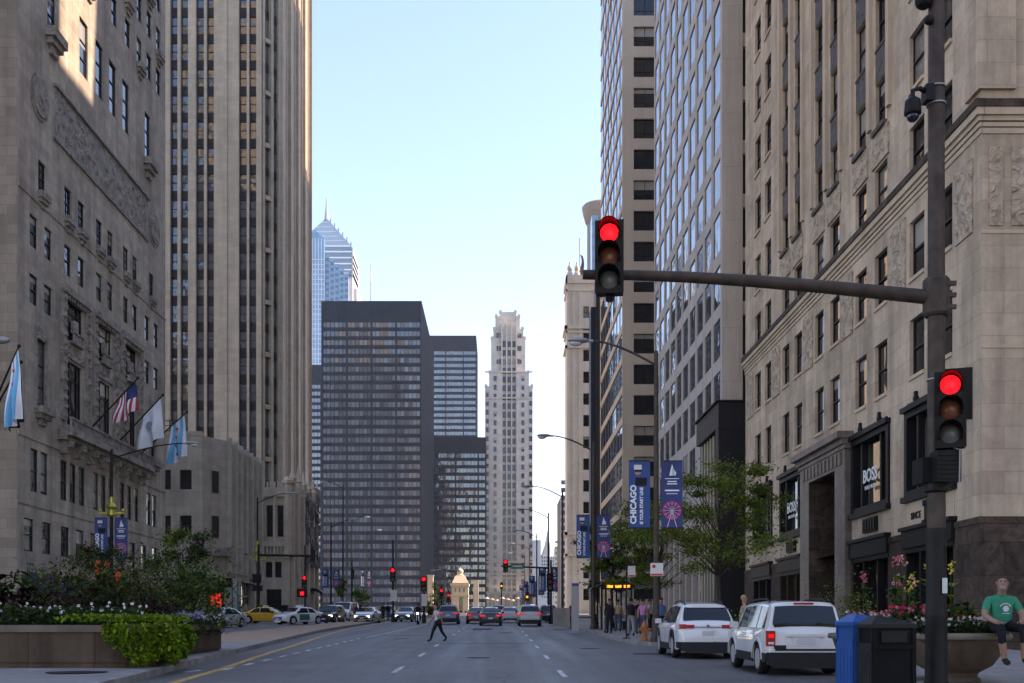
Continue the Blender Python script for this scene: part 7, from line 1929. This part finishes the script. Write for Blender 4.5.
# ---------------------------------------------------------------- people: one skinned surface each
def skin_body(name,joints,bones,colors,parent_loc,label,cat='person',rz=0,sub=2,group=None,scale=1.0,fat=1.0):
    """joints: name->(x,y,z,rx[,ry]); bones: list of (a,b); colors: list of (test(center)->bool, material)"""
    names=list(joints); idx={n:i for i,n in enumerate(names)}
    me=bpy.data.meshes.new(name); me.from_pydata([tuple(c*scale for c in joints[n][:3]) for n in names],[(idx[a],idx[b]) for a,b in bones],[])
    o=bpy.data.objects.new(name,me); COL.objects.link(o)
    md=o.modifiers.new('s','SKIN'); md.use_smooth_shade=True; md.branch_smoothing=.4
    sv=me.skin_vertices[0] if me.skin_vertices else None
    if sv is None:
        bm=bmesh.new(); bm.from_mesh(me); bm.verts.layers.skin.verify(); bm.to_mesh(me); bm.free(); sv=me.skin_vertices[0]
    for n in names:
        j=joints[n]; d=sv.data[idx[n]]; kk=scale*(1.22 if j[3]>.05 else 1.3)*fat; d.radius=(j[3]*kk,(j[4] if len(j)>4 else j[3])*kk); d.use_root=(n==names[0])
    m2=o.modifiers.new('d','SUBSURF'); m2.levels=sub; m2.render_levels=sub
    bpy.context.view_layer.update(); dg=bpy.context.evaluated_depsgraph_get(); nm=bpy.data.meshes.new_from_object(o.evaluated_get(dg)); bpy.data.objects.remove(o)
    mats=[]; fi=[]
    bl=[(Vector(joints[a][:3])*scale,Vector(joints[b][:3])*scale,a,b) for a,b in bones]
    for f in nm.polygons:
        c=f.center; best=None;bd=9
        for p,q,a,b in bl:
            d=q-p; t=max(0,min(1,(c-p).dot(d)/max(1e-9,d.length_squared))); dist=(c-(p+d*t)).length-(joints[a][3]*(1-t)+joints[b][3]*t)*scale*.9
            if dist<bd: bd=dist; best=(a,b,t)
        m=colors(best[0],best[1],best[2],c/scale)
        if m not in mats: mats.append(m)
        fi.append(mats.index(m))
    nm.materials.clear()
    for m in mats: nm.materials.append(M[m])
    nm.polygons.foreach_set('material_index',fi)
    nm.polygons.foreach_set('use_smooth',[True]*len(nm.polygons))
    r=bpy.data.objects.new(name,nm); COL.objects.link(r); r.location=parent_loc; r.rotation_euler=(0,0,rz); tag(r,label,cat,group)
    return r
def head_parts(o,hc,s=1.0,hair='hair_dk',bald=False,face=True,long=False,yaw=0):
    """children of a body mesh: hair, face details; head centre hc in body space, facing -y"""
    hc=Vector(hc); Rz=Matrix.Rotation(yaw,3,'Z')
    def sp(mb,c,r,*a): 
        n=len(mb.v); mb.sphere((0,0,0),r,*a); cc=hc+Rz@Vector(c)
        for i in range(n,len(mb.v)): mb.v[i]=tuple(cc+Rz@Vector(mb.v[i]))
    def addp(mb,nm): q=mb.build(nm,o,local=True,smooth=60); return q
    if not bald:
        h=MB().mat(M[hair]); sp(h,(0,.02,.035),.108,.88,1.0,1.0,12,8)
        if long: sp(h,(0,.06,-.08),.09,.9,.6,1.5,10,6)
        addp(h,'hair')
    if face:
        n_=MB().mat(M['skin']); sp(n_,(0,-.098,-.005),.02,.7,1.0,1.2,8,5); addp(n_,'nose')
        e=MB().mat(M['black'])
        for sx in(-1,1): sp(e,(sx*.034,-.088,.02),.011,1.2,.6,.7,8,5)
        addp(e,'eyes')
        for sx in(-1,1):
            q=MB().mat(M['skin']); sp(q,(sx*.082,.0,.0),.026,.4,.8,1.2,8,5); addp(q,'ear')
M['hair_dk']=plain('dark_hair',(.012,.010,.009),.7); M['hair_blond']=plain('blond_hair',(.30,.20,.09),.7); M['beard']=plain('white_beard',(.26,.23,.21),.9,noise=.2,scale=40)
for n,c in (('c_green',(.012,.21,.12)),('c_grey',(.24,.24,.26)),('c_lgrey',(.42,.42,.45)),('c_black',(.012,.012,.014)),('c_navy',(.02,.03,.07)),('c_white',(.5,.52,.56)),('c_pink',(.42,.16,.32)),('c_blue',(.05,.12,.28)),('c_jeans',(.04,.06,.11)),('c_tan',(.35,.24,.15)),('c_red',(.15,.03,.03)),('c_teal',(.02,.18,.16)),('c_shoe',(.02,.02,.022)),('c_hivis',(.4,.5,.05))): M[n]=plain(n[2:]+'_cloth',c,.9,noise=.12,scale=14,bump=.1)
def std(j=None,stride=.0,arm=.0,lean=.0,legs=None):
    """standing or walking figure, 1.74 m, facing -y; stride in metres, arms swing"""
    h=1.0
    J={'hip':(0,0,.95,.155,.115),'waist':(0,-lean*.3,1.10,.135,.10),'chest':(0,-lean*.7,1.32,.165,.115),'neckb':(0,-lean,1.46,.07,.065),'neck':(0,-lean*1.05,1.53,.052,.052),'head1':(0,-lean*1.1-.01,1.60,.075,.085),'head2':(0,-lean*1.1-.01,1.68,.080,.092),'head3':(0,-lean*1.1,1.74,.055,.06)}
    B=[('hip','waist'),('waist','chest'),('chest','neckb'),('neckb','neck'),('neck','head1'),('head1','head2'),('head2','head3')]
    for s,sg in(('l',1),('r',-1)):
        st=stride*sg; ar=-arm*sg
        kz=.50; 
        J['th'+s]=(sg*.095,-st*.12,.86,.095,.095); J['kn'+s]=(sg*.10,-st*.32-abs(stride)*.06,kz,.062,.062); J['an'+s]=(sg*.10,-st*.55+(.10*abs(stride) if st<0 else 0),.09+(.08*abs(stride) if st<0 else 0),.042,.042); J['to'+s]=(sg*.11,-st*.55-.17+(.10*abs(stride) if st<0 else 0),.045,.042,.035)
        B+= [('hip','th'+s),('th'+s,'kn'+s),('kn'+s,'an'+s),('an'+s,'to'+s)]
        J['sh'+s]=(sg*.17,-lean*.9,1.41,.065,.065); J['el'+s]=(sg*.225,-lean*.6-ar*.35,1.13,.046,.046); J['wr'+s]=(sg*.22,-lean*.5-ar*.75-.06,.90,.032,.032); J['ha'+s]=(sg*.21,-lean*.5-ar*.85-.08,.81,.036,.024)
        B+= [('chest','sh'+s),('sh'+s,'el'+s),('el'+s,'wr'+s),('wr'+s,'ha'+s)]
    if j: J.update(j)
    return J,B
def person(px_,Y,label,top,bottom,rz=0,stride=.0,arm=.0,lean=0,skin='skin',short=False,hair='hair_dk',H=1.74,long=False,g=None,bag=None,X=None,sleeve=.5,child=None,group=None):
    J,B=std(stride=stride,arm=arm,lean=lean)
    def col(a,b,t,c):
        n=a[:2]; m=b[:2]
        if m in('ha',): return skin
        if m=='to': return 'c_shoe'
        if a.startswith('neck') or b.startswith('head') : return skin if b!='neckb' else top
        if n=='hi' and m=='th' or n=='th' : 
            return bottom
        if n=='kn': return skin if short else ('c_shoe' if t>.93 else bottom)
        if n=='sh': return top if t<(.9 if sleeve>.6 else .55) else (top if sleeve>.6 else skin)
        if n=='el': return top if sleeve>.8 else skin
        if a=='hip' and b=='waist': return top if t>.1 else bottom
        return top
    X=(px_-VX)*Y/F if X is None else X
    o=skin_body('person',J,B,col,(X,Y,G(Y)+(.15 if g is None else g)),label,rz=rz,scale=H/1.77,sub=2,group=group)
    k=H/1.77; hp=J['head2']; head_parts(o,(hp[0]*k,hp[1]*k,hp[2]*k),hair=hair,long=long,face=True)
    if bag:
        b=MB().mat(M[bag]); b.lathe([(.02,-.24),(.14,-.2),(.16,0),(.14,.2),(.06,.25)],(0,.17,1.24*k),12); b.build('backpack',o,local=True,smooth=50)
    return o
# pedestrian crossing the road, mid stride, looking down to the right
cp=person(438,47.6,'person in a grey top and black trousers striding across the road','c_lgrey','c_black',rz=math.radians(-78),stride=.66,arm=.35,lean=.10,H=1.66,g=.0,sleeve=.5)
b=MB().mat(M['c_black']); b.lathe([(.02,-.13),(.08,-.1),(.08,.1),(.03,.13)],(.24,.02,.86),12); b.build('shoulder_bag',cp,local=True,smooth=50)
# seated man on the bowl planter's rim
def seated():
    Y=19.7; X=(1000-VX)*Y/F; zs=CH-4.0*Y/F      # seat height
    s=1.0
    J={'hip':(0,.02,.10,.155,.135),'belly':(0,-.03,.24,.165,.145),'chest':(0,-.04,.44,.175,.13),'neckb':(0,-.07,.59,.075,.07),'neck':(0,-.09,.645,.058,.058),'head1':(0,-.115,.71,.078,.088),'head2':(0,-.115,.80,.083,.095),'head3':(0,-.105,.875,.055,.06)}
    B=[('hip','belly'),('belly','chest'),('chest','neckb'),('neckb','neck'),('neck','head1'),('head1','head2'),('head2','head3')]
    for q,sg in(('l',1),('r',-1)):
        J['th'+q]=(sg*.12,-.10,.085,.10,.09); J['kn'+q]=(sg*.17+.02,-.50,.06,.072,.072); J['cu'+q]=(sg*.17+.02,-.545,-.14,.062,.062); J['an'+q]=(sg*.15+.05,-.50,-.44,.042,.042); J['to'+q]=(sg*.16+.07,-.66,-.50,.05,.036)
        B+= [('hip','th'+q),('th'+q,'kn'+q),('kn'+q,'cu'+q),('cu'+q,'an'+q),('an'+q,'to'+q)]
        J['sh'+q]=(sg*.20,-.05,.53,.078,.075); J['el'+q]=(sg*.30,-.16,.27,.052,.052); J['wr'+q]=(sg*.20,-.40,.16,.034,.034); J['pa'+q]=(sg*.17,-.47,.155,.040,.024)
        B+= [('chest','sh'+q),('sh'+q,'el'+q),('el'+q,'wr'+q),('wr'+q,'pa'+q)]
    def col(a,b,t,c):
        n=a[:2]; m=b[:2]
        if m=='to': return 'c_shoe'
        if m in('he',) or a=='neck': return 'skin'
        if b=='neck': return 'skin' if t>.35 else 'c_green'
        if n=='th' or m=='th' or n=='kn': return 'c_black'
        if n=='cu': return 'c_black' if t<.1 else 'skin'
        if n=='an': return 'c_shoe'
        if n=='sh': return 'c_green' if t<.72 else 'skin'
        if n=='el' or n=='wr': return 'skin'
        if n=='hi' and m=='be': return 'c_green' if c.z>.06 else 'c_black'
        return 'c_green'
    o=skin_body('person',J,B,col,(X,Y,zs),'bald man with a grey beard in a green t-shirt seated on the bowl planter',rz=math.radians(-6),sub=3,fat=.88)
    o.scale=(1.1,1.1,1.1)
    hc=Vector((0,-.115,.79))
    def sph(name,mat,items):
        k=MB().mat(M[mat])
        for c,r,sx,sy,sz in items: k.sphere(tuple(hc+Matrix.Rotation(math.radians(-14),3,'Z')@Vector(c)),r,sx,sy,sz,12,8)
        k.build(name,o,local=True,smooth=60)
    sph('nose','skin',[((0,-.105,-.005),.018,.9,1.1,1.3)])
    sph('eyes','hair_dk',[((-.034,-.092,.022),.010,1.3,.6,.7)]); sph('eyes','hair_dk',[((.034,-.092,.022),.010,1.3,.6,.7)])
    sph('eyebrow','hair_dk',[((-.035,-.094,.042),.012,1.7,.4,.35)]); sph('eyebrow','hair_dk',[((.035,-.094,.042),.012,1.7,.4,.35)])
    sph('ear','skin',[((-.088,0,-.0),.028,.4,.8,1.2)]); sph('ear','skin',[((.088,0,0),.028,.4,.8,1.2)])
    sph('beard','beard',[((0,-.075,-.075),.05,1.05,.75,.85)]); sph('moustache','beard',[((0,-.10,-.035),.022,1.6,.5,.5)])
    # fingers resting on the knees
    for q,sg in(('l',1),('r',-1)):
        p=Vector(J['pa'+q][:3])
        for i in range(4):
            a=p+Vector((sg*(-.030+.02*i),-.02,.0)); L=[.060,.070,.066,.052][i]
            k=MB().mat(M['skin']); k.tube([a,a+Vector((sg*.004*i,-L*.55,.002)),a+Vector((sg*.005*i,-L*.95,-.025))],[.0115,.010,.0085],8); k.sphere(tuple(a+Vector((sg*.005*i,-L*.95,-.025))),.0085,seg=8,rings=5); k.build('finger',o,local=True,smooth=60)
        k=MB().mat(M['skin']); a=p+Vector((-sg*.035,.01,.0)); k.tube([a,a+Vector((-sg*.03,-.03,-.005)),a+Vector((-sg*.038,-.055,-.015))],[.014,.012,.009],8); k.build('thumb',o,local=True,smooth=60)
    # shirt print
    sh=MB().mat(M['c_white'])
    T=Matrix.Translation((.03,-.178,.42))@Matrix.Rotation(math.radians(90),4,'X')
    for i in range(7):
        a=math.radians(150-20*i); sh.obox((.03+.085*math.cos(a),-.180+.02*abs(math.cos(a)),.385+.075*math.sin(a)),.018,.006,.026)
    sh.lathe([(.05,0),(.05,.004),(.03,.005)],(.03,-.185,.375),16,'Y'); sh.obox((.03,-.187,.30),.12,.006,.012)
    sh.build('shirt_print',o,local=True)
seated()
# people on the right pavement
rr=random.Random(4)
person(573,63,'person in a dark red top behind the slim post left of the bus shelter','c_red','c_black',rz=.3)
person(604.5,57,'light-clothed person crouching near the bus shelter bench','c_white','c_grey',rz=1.2,H=1.5,lean=.12,arm=.2,hair='hair_dk')
person(609.5,56,'person all in black standing at the bus shelter','c_black','c_black',rz=-.4,arm=.1,sleeve=1)
person(618,60,'person in a pale tan jacket walking under the locust trees','c_tan','c_jeans',rz=math.pi,stride=.4,arm=.2,sleeve=1)
person(631,51,'person with a dark backpack walking away on the right pavement','c_navy','c_grey',rz=math.pi,stride=.3,arm=.2,bag='c_black')
person(643,52,'person in a pink shirt on the pavement behind the hydrant','c_pink','c_jeans',rz=2.6,stride=.3,arm=.2)
person(638,55,'tall person in black seen behind the walker with a backpack','c_black','c_jeans',rz=0.5,hair='hair_dk',sleeve=1)
person(661,49,'person in a pale blue shirt right of the brown lamp post','c_blue','c_black',rz=.2)
person(744,38,'person in a tan top between the two parked white cars','c_tan','c_tan',rz=math.pi/2,stride=.4,arm=.2,skin='skin',hair='hair_blond',sleeve=1)
person(650,60,'person in white at the back of the pavement group','c_white','c_black',rz=1)
person(597,72,'person in navy beyond the bus shelter','c_navy','c_jeans',rz=0)
# left side
person(20,57,'person in a white shirt walking past the left planter','c_white','c_jeans',rz=1.4,stride=.4,arm=.2)
person(34,58.5,'person in light blue walking behind the one in white at far left','c_blue','c_blue',rz=-1.4,stride=.3,arm=.2)
person(240,101,'person in a green top before the blue banner panel','c_teal','c_jeans',rz=.5)
person(246,103,'person with bare arms and orange top by the yellow taxi','c_tan','c_jeans',rz=.2)
person(356,101,'person in dark blue standing between the white van and silver sedan','c_navy','c_black',rz=0,g=0)
person(383,110,'person in black waiting left of the red signal post','c_black','c_black',rz=0,g=.1,sleeve=1)
person(388,108,'person in dark clothes at the foot of the red signal post','c_black','c_jeans',rz=.7,g=.1,sleeve=1)
# rider
def rider():
    Y=92; X=(418-VX)*Y/F
    J,B=std()
    for q,sg in(('l',1),('r',-1)):
        J['th'+q]=(sg*.14,-.08,.86,.09,.09); J['kn'+q]=(sg*.22,-.40,.70,.062,.062); J['an'+q]=(sg*.20,-.22,.33,.045,.045); J['to'+q]=(sg*.21,-.38,.28,.042,.035)
        J['el'+q]=(sg*.30,-.22,1.2,.046,.046); J['wr'+q]=(sg*.32,-.36,1.1,.032,.032); J['ha'+q]=(sg*.33,-.42,1.06,.036,.03)
    def col(a,b,t,c): return 'skin' if b.startswith('head') else ('c_shoe' if b[:2]=='to' else 'c_black')
    o=skin_body('person',J,B,col,(X,Y,G(Y)),'rider in black with a dark helmet on the motorcycle',sub=2)
    h=MB().mat(M['c_navy']); h.sphere((0,-.01,1.69),.135,1,1.1,1.05,14,9); h.build('helmet',o,local=True,smooth=60)
rider()
# ================================================================== light, camera, render
def light():
    az=math.radians(5); el=math.radians(42)
    d=Vector((math.cos(az)*math.cos(el),math.sin(az)*math.cos(el),math.sin(el)))
    l=bpy.data.lights.new('sun','SUN'); l.energy=3.3; l.angle=math.radians(.53); l.color=(1,.86,.68)
    o=bpy.data.objects.new('sun',l); COL.objects.link(o); o.rotation_euler=d.to_track_quat('Z','Y').to_euler(); o.location=d*300
    w=bpy.data.worlds.new('World'); scene.world=w; w.use_nodes=True; nt=w.node_tree; bg=nt.nodes['Background']
    s=nt.nodes.new('ShaderNodeTexSky'); s.sky_type='NISHITA'; s.sun_disc=False; s.sun_elevation=el; s.sun_rotation=math.pi/2-az; s.air_density=1.0; s.dust_density=.2; s.ozone_density=2.6
    nt.links.new(s.outputs[0],bg.inputs[0]); bg.inputs[1].default_value=.13
light()
def haze():
    m=bpy.data.materials.new('haze_air'); m.use_nodes=True; nt=m.node_tree; nt.nodes.remove(nt.nodes['Principled BSDF'])
    v=nt.nodes.new('ShaderNodeVolumePrincipled'); v.inputs['Color'].default_value=(.80,.88,1,1); v.inputs['Density'].default_value=.00008; v.inputs['Anisotropy'].default_value=.2
    nt.links.new(v.outputs[0],nt.nodes['Material Output'].inputs['Volume'])
    o=MB().mat(m).box(-3100,3100,-250,4100,-5.5,345).build('haze'); o['kind']='stuff'
haze()
scene.cycles.volume_bounces=0
cam=bpy.data.cameras.new('camera'); co=bpy.data.objects.new('camera',cam); COL.objects.link(co)
co.location=(0,0,CH); co.rotation_euler=(math.pi/2,0,0); cam.sensor_width=36; cam.lens=36*F/1024
cam.shift_x=(512-VX)/1024; cam.shift_y=(HY-341.5)/1024; cam.clip_end=6000; cam.clip_start=.1
scene.camera=co
scene.view_settings.view_transform='Standard'; scene.view_settings.look='None'; scene.view_settings.exposure=1.8; scene.view_settings.gamma=1
scene.view_settings.use_white_balance=True; scene.view_settings.white_balance_temperature=7300; scene.view_settings.white_balance_tint=21
scene.render.engine='CYCLES'; scene.render.resolution_x=1024; scene.render.resolution_y=683
scene.cycles.max_bounces=8; scene.cycles.diffuse_bounces=6; scene.cycles.transparent_max_bounces=12
